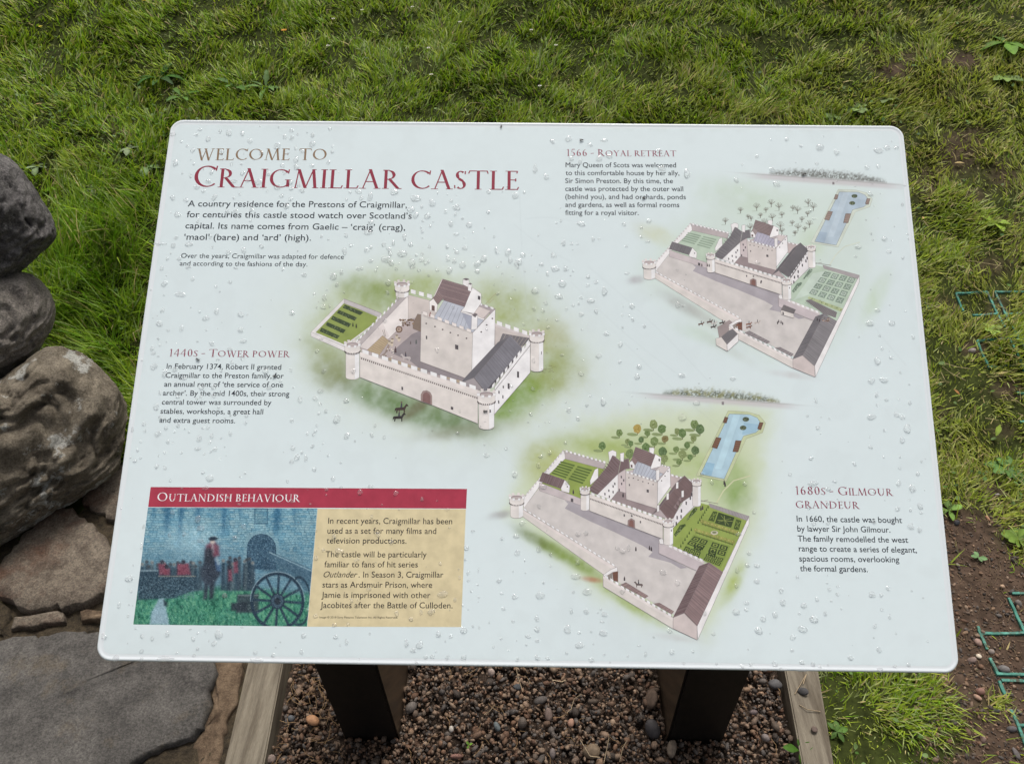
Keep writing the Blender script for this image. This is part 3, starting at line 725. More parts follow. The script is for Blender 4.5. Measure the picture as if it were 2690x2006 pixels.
    def quadgrid(q, nu, nv, fill, lite, gap=.12, knot=True):
        q = np.array(q, float)
        B = lambda u, v: (q[0]*(1-u)+q[1]*u)*(1-v)+(q[3]*(1-u)+q[2]*u)*v
        for i in range(nu):
            for j in range(nv):
                u0, u1, v0, v1 = (i+gap/2)/nu, (i+1-gap/2)/nu, (j+gap/2)/nv, (j+1-gap/2)/nv
                A.multi([[B(u0, v0), B(u1, v0), B(u1, v1), B(u0, v1)]], fill)
                du, dv = (u1-u0), (v1-v0); c = B((u0+u1)/2, (v0+v1)/2)
                if knot:
                    S = [(B(u0+du*.18, v0+dv*.18), B(u1-du*.18, v1-dv*.18)), (B(u1-du*.18, v0+dv*.18), B(u0+du*.18, v1-dv*.18))]
                    A.lines(S[:1], 2.6, lite); A.lines(S[1:], 2.6, lite)
                    r4 = [(.5, .12), (.88, .5), (.5, .88), (.12, .5)]
                    if (i+j) % 2:
                        for k in range(4): A.lines([(B(u0+du*r4[k][0], v0+dv*r4[k][1]), B(u0+du*r4[(k+1) % 4][0], v0+dv*r4[(k+1) % 4][1]))], 2.2, lite)
                    A.ell(c[0], c[1], 4, 3, fill, 6)
                else:
                    A.multi([[B(u0+du*.2, v0+dv*.2), B(u1-du*.2, v0+dv*.2), B(u1-du*.2, v1-dv*.2), B(u0+du*.2, v1-dv*.2)]], lite)
                    A.multi([[B(u0+du*.35, v0+dv*.35), B(u1-du*.35, v0+dv*.35), B(u1-du*.35, v1-dv*.35), B(u0+du*.35, v1-dv*.35)]], fill)
    if summer:
        A.multi([[(1290, 806), (1448, 858), (1415, 925), (1245, 868)]], (128, 146, 74))
        quadgrid([(1280, 808), (1305, 812), (1285, 870), (1250, 862)], 1, 1, bed, lawn, 0)
        quadgrid([(1312, 815), (1405, 845), (1385, 905), (1290, 878)], 1, 1, (60, 74, 44), (128, 142, 78), 0)
        A.lines([((1345, 835), (1352, 890))], 3, (140, 152, 88)); A.lines([((1305, 860), (1395, 868))], 3, (140, 152, 88))
        quadgrid([(1415, 855), (1446, 864), (1430, 920), (1400, 912)], 1, 1, bed, lawn, 0)
        A.poly([(1165, 945), (1380, 1012), (1325, 1140), (1095, 1045)], (126, 146, 74))
        quadgrid([(1168, 952), (1255, 980), (1220, 1040), (1120, 1000)], 2, 2, (58, 72, 42), (130, 146, 76), .14, False)
        quadgrid([(1275, 985), (1372, 1015), (1350, 1075), (1245, 1045)], 2, 2, (58, 72, 42), (130, 146, 76), .14, False)
        quadgrid([(1118, 1010), (1212, 1048), (1195, 1085), (1100, 1045)], 3, 1, (58, 72, 42), (130, 146, 76), .14, False)
        quadgrid([(1240, 1055), (1345, 1085), (1318, 1132), (1222, 1092)], 3, 2, (58, 72, 42), (130, 146, 76), .14, False)
        quadgrid([(1170, 1005), (1218, 1020), (1205, 1045), (1165, 1030)], 1, 1, (52, 66, 38), (130, 146, 76), 0); quadgrid([(1255, 1035), (1300, 1048), (1290, 1080), (1248, 1064)], 1, 1, (52, 66, 38), (130, 146, 76), 0)
        for a, b in (((1215, 868), (1418, 932)), ((1178, 918), (1396, 988))):
            a = np.array(a, float); b = np.array(b, float)
            A.multi([A._seg(a+(0, 14), b+(0, 16), 8)], (96, 112, 58))
            for k in range(11):
                p = a+(b-a)*k/10; A.ell(p[0], p[1], 12, 11, (150, 152, 86) if k % 2 else (138, 142, 78), 8); A.lines([((p[0], p[1]+8), (p[0], p[1]+24))], 2, (98, 88, 60))
                A.ell(p[0]-3, p[1]-3, 4, 3, (176, 176, 112), 5)
        for k in range(7):
            for (ax, ay), (bx, by) in (((1250, 782), (1192, 872)), ((1152, 915), (1078, 1030))):
                x, y = ax+(bx-ax)*k/6, ay+(by-ay)*k/6; A.multi([[(x-5, y+9), (x, y-13), (x+5, y+9)]], (66, 84, 42))
        A.ell(1287, 935, 22, 12, (196, 192, 176), 12); A.ell(1287, 933, 14, 7, (120, 128, 96), 10)
    else:
        A.multi([[(1188, 820), (1290, 800), (1190, 960), (1060, 1010)]], (188, 204, 194))
        quadgrid([(1265, 800), (1475, 855), (1375, 1048), (1150, 965)], 4, 4, (128, 146, 134), (200, 212, 204), .22)
        A.poly([(1150, 1000), (1160, 985), (1380, 1075), (1365, 1098)], (164, 178, 140))
        for k in range(34):
            u = random.random(); A.ell(1160+u*210+random.uniform(-3, 3), 990+u*95+random.uniform(-8, 8), 5, 5, random.choice([(146, 160, 118), (176, 186, 146), (124, 138, 100)]), 5)
        A.poly([(1135, 1012), (1170, 1005), (1340, 1100), (1330, 1140), (1250, 1110)], (122, 118, 120))
        A.hatch((1150, 1010), (1340, 1105), (1320, 1140), (1130, 1030), 20, 2, (98, 96, 98))
    A.poly([(962, 975), (1045, 1015), (1228, 1108), (1198, 1165), (962, 1055)], (188, 180, 184), LINE)
    A.multi([[(962, 975), (1228, 1100), (1226, 1116), (962, 992)]], (208, 203, 204))
    merlons(A, (985, 1000), (1225, 1108), 8, 15, .6)
    A.poly([(962, 975), (985, 962), (990, 1002), (968, 1000)], wl, LINE)
    # barn
    A.poly([(1110, 1405), (1186, 1480), (1186, 1562), (1045, 1495), (1045, 1432)], (196, 187, 186), LINE, 2)
    A.poly([(1256, 1108), (1110, 1405), (1045, 1430), (1198, 1130)], roofd, LINE)
    A.hatch((1256, 1108), (1110, 1405), (1045, 1430), (1198, 1130), 44, 2, rl, .8)
    A.poly([(1256, 1108), (1337, 1165), (1186, 1482), (1110, 1405)], roofl, LINE)
    A.hatch((1256, 1108), (1110, 1405), (1186, 1482), (1337, 1165), 50, 2.2, tuple(np.array(roofl)*.82), .8)
    # back curtain right of the keep
    A.poly([(1028, 592), (1162, 632), (1130, 660), (1060, 680), (1028, 670)], (182, 170, 170), LINE); merlons(A, (1030, 600), (1155, 635), 5, 12, .55)
    # inner court
    A.poly([(715, 690), (770, 700), (960, 790), (925, 830), (680, 745)], (146, 134, 136))
    # left range
    A.poly([(600, 712), (725, 588), (768, 560), (768, 700), (720, 692), (680, 742)], wl, LINE)
    A.poly([(722, 592), (768, 545), (768, 702), (722, 690)], (196, 186, 188), LINE)
    for x, y in ((642, 700), (665, 680), (690, 655), (668, 715), (690, 688), (738, 600), (740, 640), (726, 676), (752, 620), (700, 640)): window(A, x, y, 7, 14)
    A.poly([(690, 478), (736, 515), (722, 590), (600, 712), (548, 684), (660, 545)], roofd, LINE, 2)
    A.hatch((690, 478), (548, 684), (600, 712), (736, 530), 26, 2, rl, .8)
    A.poly([(740, 512), (785, 500), (790, 560), (765, 560), (725, 588)], roofd, LINE); A.hatch((745, 512), (785, 500), (775, 560), (730, 585), 7, 2, rl)
    for q in ([(586, 565), (606, 555), (606, 612), (575, 642), (560, 655), (558, 630)], [(665, 462), (690, 450), (712, 460), (712, 490), (690, 482), (672, 520)], [(735, 470), (758, 465), (755, 520), (736, 515)]): A.poly(q, wl, LINE)
    # keep
    A.poly([(768, 576), (830, 560), (1028, 545), (955, 636)], (184, 176, 178))
    A.poly([(766, 576), (955, 636), (953, 795), (770, 738)], (200, 194, 192), LINE, 2)
    A.poly([(955, 636), (1028, 545), (1031, 662), (953, 772)], (226, 226, 229), LINE, 2)
    A.poly([(808, 588), (830, 512), (925, 548), (912, 562), (1000, 580), (945, 628)], (176, 182, 194) if summer else (172, 170, 188), LINE)
    A.hatch((832, 516), (985, 582), (945, 626), (812, 586), 8, 2.2, (132, 136, 150))
    A.poly([(975, 540), (1028, 548), (990, 590), (940, 570)], (200, 192, 192), LINE)
    A.poly([(825, 432), (942, 476), (915, 548), (838, 515), (815, 500), (800, 515)], (128, 110, 110) if summer else (138, 124, 124), LINE, 2)
    A.hatch((825, 434), (800, 515), (915, 545), (942, 476), 8, 2, (100, 84, 86))
    A.poly([(942, 474), (975, 494), (973, 545), (915, 562), (915, 548)], (229, 229, 231), LINE); window(A, 960, 500, 8, 14)
    A.poly([(812, 488), (838, 515), (822, 540), (790, 520)], (136, 116, 116) if summer else (150, 138, 138), LINE); A.poly([(790, 522), (805, 512), (822, 540), (820, 562), (792, 555)], wl, LINE); window(A, 797, 535, 10, 16, (98, 80, 78))
    A.poly([(905, 437), (930, 435), (936, 445), (930, 475), (906, 462)], wl, LINE); A.poly([(945, 568), (966, 564), (964, 625), (945, 632)], wl, LINE)
    merlons(A, (768, 582), (953, 640), 8, 12, .6); merlons(A, (975, 540), (1026, 556), 3, 8, .55)
    for x, y in ((786, 612), (812, 615), (840, 625), (868, 635), (900, 645), (928, 652), (1015, 575), (998, 602), (978, 630)): A.ell(x, y, 4, 4, (84, 76, 78), 6)
    window(A, 890, 680, 13, 17); window(A, 786, 648, 6, 12)
    # east range
    A.poly([(1046, 845), (1166, 652), (1166, 782), (1042, 910)], (219, 218, 221), LINE)
    A.poly([(1112, 600), (1064, 640), (925, 826), (968, 798)], (108, 96, 98) if summer else (96, 94, 98), LINE)
    A.poly([(1112, 600), (1167, 655), (1046, 850), (966, 796)] if not summer else [(1112, 600), (1167, 655), (1150, 720), (1090, 760), (1046, 850), (1010, 856), (960, 796)], (118, 100, 100) if summer else (104, 102, 106), LINE, 2)
    A.hatch((1112, 600), (966, 796), (1035, 852), (1165, 657), 32, 2, tuple(np.array(roofl)*.76), .8)
    A.poly([(968, 798), (1015, 855), (925, 828)], (170, 160, 162), LINE)
    if summer:
        for x, y in ((1068, 640), (1100, 690), (1012, 705), (956, 775)): A.poly([(x-6, y), (x+8, y-4), (x+8, y+34), (x-6, y+38)], wl, LINE)
        for x, y in ((1060, 785), (1075, 765), (1088, 740)): A.poly([(x-12, y), (x, y-18), (x+6, y+12)], roofl, LINE)
    else:
        merlons(A, (1030, 862), (1162, 668), 9, 12, .6)
    for x, y in ((1118, 750), (1142, 720), (1090, 795), (1065, 835), (1150, 700), (1088, 830), (1060, 870)): window(A, x, y, 8, 20)
    # front curtain and towers
    A.poly([(555, 706), (985, 858), (985, 972), (555, 806)], wf, LINE, 2)
    A.multi([[(555, 708), (985, 860), (985, 882), (555, 730)]], (216, 211, 209))
    merlons(A, (560, 710), (985, 860), 14, 14, .64); corbels(A, (558, 733), (985, 886), 48, 1.6, 7)
    tower(A, 1183, 632, 27, 782, 30); tower(A, 528, 680, 28, 806, 32); tower(A, 1017, 868, 31, 1008, 34); tower(A, 128, 728, 42, 850, 44)
    A.poly([(778, 895), (780, 862), (800, 850), (820, 862), (822, 910)], (146, 126, 122), LINE); A.poly([(786, 896), (788, 866), (801, 857), (814, 868), (815, 906)], (124, 92, 86), LINE)
    window(A, 755, 825, 7, 14); window(A, 850, 864, 7, 14); window(A, 798, 830, 9, 10); window(A, 1032, 915, 5, 12)
    if summer:
        for x, y in ((827, 1042), (907, 1036), (918, 1042), (760, 1216), (752, 726), (460, 708), (1208, 805), (1218, 800), (1345, 652), (1350, 664)): person(A, x, y, 26)
        horse(A, 845, 1255, 38, -1, (98, 86, 84))
    else:
        for x, y in ((470, 760), (505, 762), (517, 764), (850, 888), (960, 1170), (975, 1175), (985, 1185), (1210, 1160), (1225, 1168), (952, 1180)): person(A, x, y, 22)
        for x, y, c in ((455, 1185, (98, 74, 64)), (512, 1170, (84, 64, 58)), (540, 1180, (190, 186, 184)), (592, 1178, (76, 62, 58)), (535, 1206, (70, 58, 56)), (700, 1195, (116, 76, 60)), (765, 1190, (126, 84, 66)), (820, 1180, (176, 166, 160)), (765, 1212, (110, 76, 62))): horse(A, x, y, 30, 1, c)
        A.poly([(580, 1270), (630, 1225), (660, 1210), (690, 1245), (650, 1290), (620, 1325)], (118, 116, 120), LINE); A.hatch((660, 1210), (580, 1270), (618, 1300), (695, 1248), 12, 2, (92, 90, 94))
        A.poly([(548, 1278), (585, 1268), (620, 1322), (620, 1370), (550, 1325)], wf, LINE); A.poly([(620, 1322), (695, 1245), (695, 1300), (622, 1370)], wl, LINE)
        A.poly([(975, 1080), (995, 1042), (1072, 1078), (1058, 1108)], (118, 114, 116), LINE); A.hatch((995, 1042), (1072, 1078), (1058, 1108), (975, 1080), 12, 2, (92, 90, 92))
        A.poly([(975, 1080), (1058, 1108), (1058, 1140), (978, 1112)], wf, LINE); window(A, 985, 1092, 9, 20)
        for k in range(20): A.ell(random.uniform(1235, 1290), random.uniform(1140, 1170), 6, 4, random.choice([(140, 110, 94), (176, 156, 140), (110, 96, 90)]), 5)

A = Art(1300, 980, 2060, 1720, zoom(1300, 980, 2.2329))
big_castle(A, True)
A.build('printed_castle_with_green_gardens', panel, 'drawing of the castle with green orchard, blue pond and parterre garden')
def grey(c):
    return c
A = Art(1640, 400, 2430, 1020, map2)
big_castle(A, False)
A.build('printed_castle_in_winter', panel, 'pale drawing of the castle with bare orchard and grey roofs')

# ------------------------------------------------------------------ the red and tan box
zb = zoom(330, 1260, 2.3817)
A = Art(340, 1260, 1260, 1680, zb, z0=.00007)
A.poly([(157, 44), (2136, 56), (2130, 179), (141, 169)], (160, 55, 74))
A.build('printed_red_banner', panel, 'dark red banner strip')
A = Art(340, 1260, 1260, 1680, zb, z0=.00007)
A.poly([(1201, 180), (2129, 182), (2099, 919), (1137, 917)], (205, 194, 158))
A.build('printed_tan_box', panel, 'tan box behind the filming text')

def photo_print():
    nx, ny = 380, 250
    q = [np.array(p, float) for p in ((140, 172), (1200, 178), (1135, 916), (48, 903))]
    u, v = np.meshgrid(np.linspace(0, 1, nx), np.linspace(0, 1, ny))
    Z = q[0]*((1-u)*(1-v))[..., None]+q[1]*(u*(1-v))[..., None]+q[2]*(u*v)[..., None]+q[3]*((1-u)*v)[..., None]
    N = zb(Z); P = L(N[..., 0], N[..., 1]); X, Y = Z[..., 0], Z[..., 1]
    n1 = fbm(X/90, Y/70, 4); st = fbm(X/26, Y/8, 3); fine = fbm(X/6, Y/5, 2)
    C = np.zeros(X.shape+(3,))
    def lay(a, c): C[:] = C*(1-a[..., None])+np.asarray(c, float)*a[..., None]
    one = np.ones_like(X)
    yy = Y+14*(fbm(X/120, Y/60, 2)-.5); rw = np.floor(yy/15); fr_ = yy/15-rw; wd_ = 20+26*vnoise(rw*3.1, rw*0+4); xx = X/wd_+vnoise(rw*7.7, rw*0+2)*9+.5*(fine-.5); cl_ = np.floor(xx); fx_ = xx-cl_
    tone = vnoise(cl_*5.3+.5, rw*3.7+.5)
    lay(one, (92, 148, 174)); lay(np.clip((n1-.3)*2, 0, 1)*.8, (146, 186, 198)); lay(.65*np.clip(tone*1.5-.25, 0, 1), (160, 184, 188)); lay(.4*np.clip(.5-tone, 0, 1)*2, (70, 116, 142))
    lay(.62*np.clip(1-np.minimum(np.minimum(fr_, 1-fr_)*15, np.minimum(fx_, 1-fx_)*wd_)/3.0, 0, 1), (38, 76, 100)); lay(.25*np.clip((.5-st)*3.4, 0, 1), (44, 92, 122))
    for x, w, y1, a in ((265, 22, 330, .7), (350, 18, 400, .7), (455, 24, 260, .7), (620, 16, 330, .6), (720, 12, 230, .4), (950, 26, 320, .7), (1060, 14, 240, .4), (180, 14, 240, .4)):
        lay(a*np.exp(-((X-x+(Y-170)*.06)/w)**2)*soft(y1-Y+90*(fine-.5), 28), (24, 74, 110))
    lay(.62*np.exp(-((X-400)/170)**2-((Y-390)/120)**2), (176, 212, 224)); lay(.4*np.exp(-((X-700)/120)**2-((Y-560)/90)**2), (120, 160, 190))
    lay(.6*soft(Y-430+60*(n1-.5), 30), (84, 118, 136))
    # carved panel and arch
    fr = np.maximum(abs(X-848)/44, abs(Y-225)/52); lay(.7*((fr < 1) & (fr > .8)), (52, 88, 110)); lay(.5*((fr < .8) & (fine > .5)), (60, 100, 122))
    ra = np.hypot((X-850)/112, (np.minimum(Y, 430)-430)/118); lay(.6*((ra < 1) & (Y < 520)), (122, 156, 170)); ra = np.hypot((X-850)/92, (np.minimum(Y, 430)-430)/94)
    lay(.95*((ra < 1) & (Y < 560)), (40, 66, 88)); lay(.4*((ra < 1) & (Y < 560) & (fine > .6)), (92, 128, 150))
    # grass
    gy = 690+20*np.sin(X/140)
    lay(soft(Y-gy+30*(fine-.5), 8), (50, 118, 92)); g2 = fbm(X/12, Y/22, 3); lay(soft(Y-gy, 10)*np.clip((g2-.45)*3, 0, .8), (92, 152, 116)); lay(soft(Y-gy, 10)*np.clip((.42-g2)*4, 0, .8), (20, 74, 56))
    def pg(pts, c, a=1, s=3): lay(a*soft(pdist(pts, X, Y)+6*(fine-.5), s), c)
    # crowd, wagon
    for k in range(34):
        x = 110+k*21+rng.uniform(-8, 8)
        if 480 < x < 600: continue
        top = 505+rng.uniform(-18, 20) if x > 590 else 530+rng.uniform(-18, 14)
        c = [(30, 46, 60), (44, 58, 70), (26, 36, 48), (70, 84, 92)][k % 4]
        pg([(x-11, top+14), (x+11, top+14), (x+17, 690), (x-17, 690)], c, .9); lay(.9*soft(11-np.hypot(X-x, Y-top), 2), (52, 54, 60) if k % 3 else (120, 118, 116))
    for x, y, w in ((232, 555, 26), (365, 555, 42), (690, 540, 14), (655, 590, 12), (262, 585, 20)): pg([(x-w, y-30), (x+w*.7, y-34), (x+w, y+40), (x-w, y+44)], (122, 50, 66), .85); lay(.9*soft(13-np.hypot(X-x+4, Y-y+42), 2), (34, 30, 40))
    pg([(85, 565), (205, 560), (210, 595), (440, 600), (430, 690), (300, 740), (75, 750)], (34, 52, 66), .95)
    lay(.7*np.exp(-((Y-567)/5)**2)*(X < 205), (150, 172, 182)); lay(.5*((fine > .55) & (X < 430) & (Y > 600) & (Y < 740)), (78, 104, 118))
    lay(.7*np.exp(-((Y-602)/4)**2)*(X > 205)*(X < 440), (140, 130, 116))
    # horse and rider, seen from the front
    pg([(470, 560), (486, 520), (498, 470), (505, 430), (530, 418), (552, 440), (560, 500), (590, 540), (594, 590), (560, 640), (548, 738), (524, 744), (520, 660), (510, 744), (486, 748), (490, 650), (472, 610)], (36, 40, 52), .95, 4)
    pg([(560, 490), (590, 520), (598, 570), (572, 570), (556, 520)], (62, 96, 140), .7); pg([(572, 480), (592, 520), (580, 540), (560, 500)], (176, 188, 194), .6)
    pg([(505, 410), (530, 392), (562, 390), (582, 415), (586, 470), (560, 480), (505, 470)], (104, 42, 58), .95, 5); pg([(538, 400), (550, 400), (552, 455), (540, 455)], (186, 194, 196), .7, 5)
    lay(soft(14-np.hypot(X-544, (Y-384)*.9), 2), (190, 170, 160)); pg([(518, 368), (532, 356), (556, 354), (580, 366), (560, 378), (530, 380)], (22, 30, 44), 1, 2)
    pg([(498, 440), (520, 420), (545, 440), (548, 520), (500, 530)], (34, 38, 48), .95, 5)
    # gun: barrel and wheel
    pg([(872, 470), (905, 446), (1170, 560), (1160, 640), (880, 492)], (58, 86, 106), .95, 2); lay(.7*soft(4-abs((Y-455)-(X-905)*.44), 1)*(X > 900), (150, 178, 190))
    lay(.55*soft(pdist([(880, 492), (1160, 640), (1140, 700), (1000, 600), (840, 560)], X, Y), 4), (34, 58, 78))
    pg([(700, 716), (832, 712), (832, 830), (690, 830)], (44, 50, 58), .9); pg([(660, 770), (760, 765), (760, 820), (662, 816)], (26, 32, 40), .95); lay(.7*np.exp(-((Y-722)/4)**2)*(X > 702)*(X < 830), (120, 130, 134))
    wx, wy = 950, 758; rx, ry = 172, 186; rr = np.hypot((X-wx)/rx, (Y-wy)/ry)
    lay(.97*soft(.055-abs(rr-.93), .008), (22, 38, 54)); lay(.75*soft(.016-abs(rr-.985), .006)*(Y < 760), (150, 174, 186))
    an = np.arctan2((Y-wy)/ry, (X-wx)/rx)
    for k in range(12):
        t = k*math.pi/6+.06; d = abs(np.sin(an-t))*rr*rx; lay(.95*soft(7.5-d, 1.5)*(np.cos(an-t) > 0)*(rr < .93), (26, 42, 58))
    lay(soft(.26-rr, .01), (20, 32, 46)); lay(.7*soft(.05-abs(rr-.17), .01), (70, 92, 108)); lay(soft(.1-rr, .01), (24, 30, 40))
    rr2 = np.hypot((X-1085)/75, (Y-758)/160); lay(.8*soft(.06-abs(rr2-.93), .01)*(X > 1060), (18, 34, 50))
    # pale shaft at the left front, snow
    pg([(210, 742), (240, 738), (275, 906), (150, 906), (160, 830)], (140, 166, 182), .95); pg([(238, 750), (262, 762), (262, 790), (240, 785)], (26, 36, 46), .9)
    for k in range(520):
        x, y = rng.uniform(60, 1190), rng.uniform(180, 910)
        if rng.random() > .25+.75*(x/1200): continue
        i = int((y-172)/740*ny); j = int((x-140+(y-172)*.11)/1070*nx)
        if 0 <= i < ny and 0 <= j < nx: C[i, j] = C[i, j]*.35+np.array((205, 224, 232))*.65
    hz_ = .06+.12*n1; C = C*(1-hz_[..., None])+np.array((112, 160, 178.))*hz_[..., None]
    C = C+(fine-.5)[..., None]*40+(fbm(X/3+9, Y/3, 2)-.5)[..., None]*56
    cols = ink(C.clip(4, 250)).reshape(-1, 3)
    V = np.concatenate([P, np.full(X.shape+(1,), .00009)], -1).reshape(-1, 3); i = np.arange(nx*ny).reshape(ny, nx)
    F = np.stack([i[:-1, :-1], i[1:, :-1], i[1:, 1:], i[:-1, 1:]], -1).reshape(-1, 4)
    o = obj('printed_photograph', mesh('printed_photograph', V, F, M_PRINT, cols), panel); o['label'] = 'blue tinted picture of a mounted rider, a crowd and a gun wheel before a stone wall'
photo_print()

# ------------------------------------------------------------------ lettering
M_TXT = {k: mat_plain('ink_'+k, c, .3, .5) for k, c in {'black': (32, 38, 48), 'red': (142, 42, 62), 'softred': (140, 62, 82), 'bronze': (136, 110, 84), 'white': (236, 232, 234), 'dark': (40, 36, 36)}.items()}
def text_mesh(body, shear=0, off=0.0):
    c = bpy.data.curves.new('t', 'FONT'); c.body = body; c.resolution_u = 3; c.shear = shear; c.offset = off; c.fill_mode = 'FRONT'
    o = bpy.data.objects.new('t', c); COL.objects.link(o)
    bpy.context.view_layer.update()
    dg = bpy.context.evaluated_depsgraph_get(); me = o.evaluated_get(dg).to_mesh()
    V = np.array([v.co[:2] for v in me.vertices]).reshape(-1, 2); F = [tuple(p.vertices) for p in me.polygons]
    o.evaluated_get(dg).to_mesh_clear(); bpy.data.objects.remove(o); bpy.data.curves.remove(c)
    return V, F
_V, _ = text_mesh('H'); CAPH = _V[:, 1].max()
def place(V, p0, p1, capn, cap_units, w0, w1):
    """unit text -> panel: ink left/right to p0/p1 (photo px), cap height capn px"""
    a, b = L([p0[0], p1[0]], [p0[1], p1[1]]); up = L([(p0[0]+p1[0])/2], [(p0[1]+p1[1])/2-capn])[0]-L([(p0[0]+p1[0])/2], [(p0[1]+p1[1])/2])[0]
    d = (b-a); ex = d/(w1-w0); n = np.array([-d[1], d[0]])/np.linalg.norm(d)
    ey = n*np.linalg.norm(up)/cap_units
    return a+(V[:, :1]-w0)*ex+V[:, 1:2]*ey
def block(name, lines, k, x0, y0, cap, ink_, off=.0, z=.00014, parent=panel):
    VV = []; FF = []; n = 0
    for ln in lines:
        body, (xa, ya), (xb, yb) = ln[:3]; cp = ln[3] if len(ln) > 3 else cap
        if 'M' in body:          # this letter fills wrongly when emboldened: thicken it by a doubled print instead
            V, F = text_mesh(body, 0, 0); k0 = len(V); V = np.concatenate([V+(d, e) for d, e in ((-.006, 0), (.006, .004))]); F = F+[tuple(i+k0 for i in f) for f in F]
        else: V, F = text_mesh(body, 0, off)
        P = place(V, (x0+xa/k, y0+ya/k), (x0+xb/k, y0+yb/k), cp/k, CAPH, V[:, 0].min(), V[:, 0].max())
        VV.append(np.c_[P, z+(6e-6*(np.arange(len(P)) >= len(P)//2) if 'M' in body else np.zeros(len(P)))]); FF += [tuple(i+n for i in f) for f in F]; n += len(V)
        words_at(body, (x0+xa/k, y0+ya/k), (x0+xb/k, y0+yb/k), cp/k, BNAME.get(name, ''))
    return obj(name, mesh(name, np.concatenate(VV), FF, M_TXT[ink_]), parent)
WORDS = []
BNAME = {'printed_introduction': 'in the introduction', 'printed_subtitle': 'in the two small lines under the introduction', 'printed_royal_retreat_text': 'in the Royal Retreat text', 'printed_tower_power_text': 'in the Tower Power text', 'printed_gilmour_text': 'in the Gilmour text', 'printed_filming_text': 'in the tan box',
         'printed_welcome_line': 'in the bronze line', 'printed_castle_name': 'in the big red title', 'printed_royal_retreat_heading': 'in the 1566 heading', 'printed_tower_power_heading': 'in the 1440s heading', 'printed_gilmour_heading': 'in the 1680s heading', 'printed_banner_heading': 'on the red banner'}
def words_at(body, p0, p1, h, blk=''):
    n = len(body); i = 0
    for w in body.split(' '):
        a = i/n; b = (i+len(w))/n; WORDS.append((p0[0]+(p1[0]-p0[0])*a, p0[0]+(p1[0]-p0[0])*b, p0[1]-h*1.15, p0[1]+h*.35, w.strip('.,()\u2018\u2019'), blk, p0[1])); i += len(w)+1
BZ = .005
block('printed_introduction', [('A country residence for the Prestons of Craigmillar,', (140, 537), (1415, 545)), ('for centuries this castle stood watch over Scotland\u2019s', (133, 600), (1443, 609)), ('capital. Its name comes from Gaelic \u2013 \u2018craig\u2019 (crag),', (125, 665), (1405, 676)), ('\u2018maol\u2019 (bare) and \u2018ard\u2019 (high).', (117, 731), (857, 736))], 2.215, 430, 300, 35, 'black', BZ)
block('printed_subtitle', [('Over the years, Craigmillar was adapted for defence', (100, 836), (1048, 843)), ('and according to the fashions of the day.', (93, 881), (836, 886))], 2.215, 430, 300, 27, 'black', BZ*.3)
block('printed_royal_retreat_text', [('Mary Queen of Scots was welcomed', (190, 243), (833, 244)), ('to this comfortable house by her ally,', (190, 289), (852, 290)), ('Sir Simon Preston. By this time, the', (188, 335), (815, 336)), ('castle was protected by the outer wall', (188, 381), (875, 382)), ('(behind you), and had orchards, ponds', (188, 427), (890, 429)), ('and gardens, as well as formal rooms', (188, 474), (852, 475)), ('fitting for a royal visitor.', (188, 520), (615, 521))], 2.215, 1400, 330, 28, 'black', BZ)
block('printed_tower_power_text', [('In February 1374, Robert II granted', (302, 465), (1890, 478)), ('Craigmillar to the Preston family, for', (288, 590), (1925, 600)), ('an annual rent of \u2018the service of one', (270, 712), (1918, 722)), ('archer\u2019. By the mid 1400s, their strong', (250, 835), (2003, 848)), ('central tower was surrounded by', (237, 960), (1755, 968)), ('stables, workshops, a great hall', (217, 1086), (1640, 1096)), ('and extra guest rooms.', (203, 1210), (1252, 1219))], 5.2738, 380, 880, 72, 'black', BZ)
block('printed_gilmour_text', [('In 1660, the castle was bought', (238, 710), (1762, 732)), ('by lawyer Sir John Gilmour.', (248, 853), (1592, 870)), ('The family remodelled the west', (252, 997), (1850, 1017)), ('range to create a series of elegant,', (268, 1140), (1975, 1162)), ('spacious rooms, overlooking', (275, 1286), (1722, 1300)), ('the formal gardens.', (285, 1427), (1268, 1442))], 5.5075, 2050, 1240, 84, 'black', BZ)
block('printed_filming_text', [('In recent years, Craigmillar has been', (1267, 273), (2043, 276)), ('used as a set for many films and', (1262, 335), (1943, 337)), ('television productions.', (1257, 396), (1757, 398)), ('The castle will be particularly', (1250, 482), (1883, 484)), ('familiar to fans of hit series', (1243, 545), (1828, 546)), ('. In Season 3, Craigmillar', (1458, 609), (1988, 610)), ('stars as Ardsmuir Prison, where', (1231, 672), (1918, 674)), ('Jamie is imprisoned with other', (1225, 736), (1907, 738)), ('Jacobites after the Battle of Culloden.', (1218, 800), (2045, 802)), ('Image \u00a9 2018 Sony Pictures Television Inc. All Rights Reserved.', (1213, 864), (1702, 865), 12)], 2.3817, 330, 1260, 37, 'dark', BZ*.4, .00014)
_V, _F = text_mesh('Outlander', .35, 0); _P = place(_V, (330+1238/2.3817, 1260+608/2.3817), (330+1450/2.3817, 1260+609/2.3817), 37/2.3817, CAPH, _V[:, 0].min(), _V[:, 0].max())
obj('printed_series_title', mesh('printed_series_title', np.c_[_P, np.full(len(_P), .00014)], _F, M_TXT['dark']), panel)

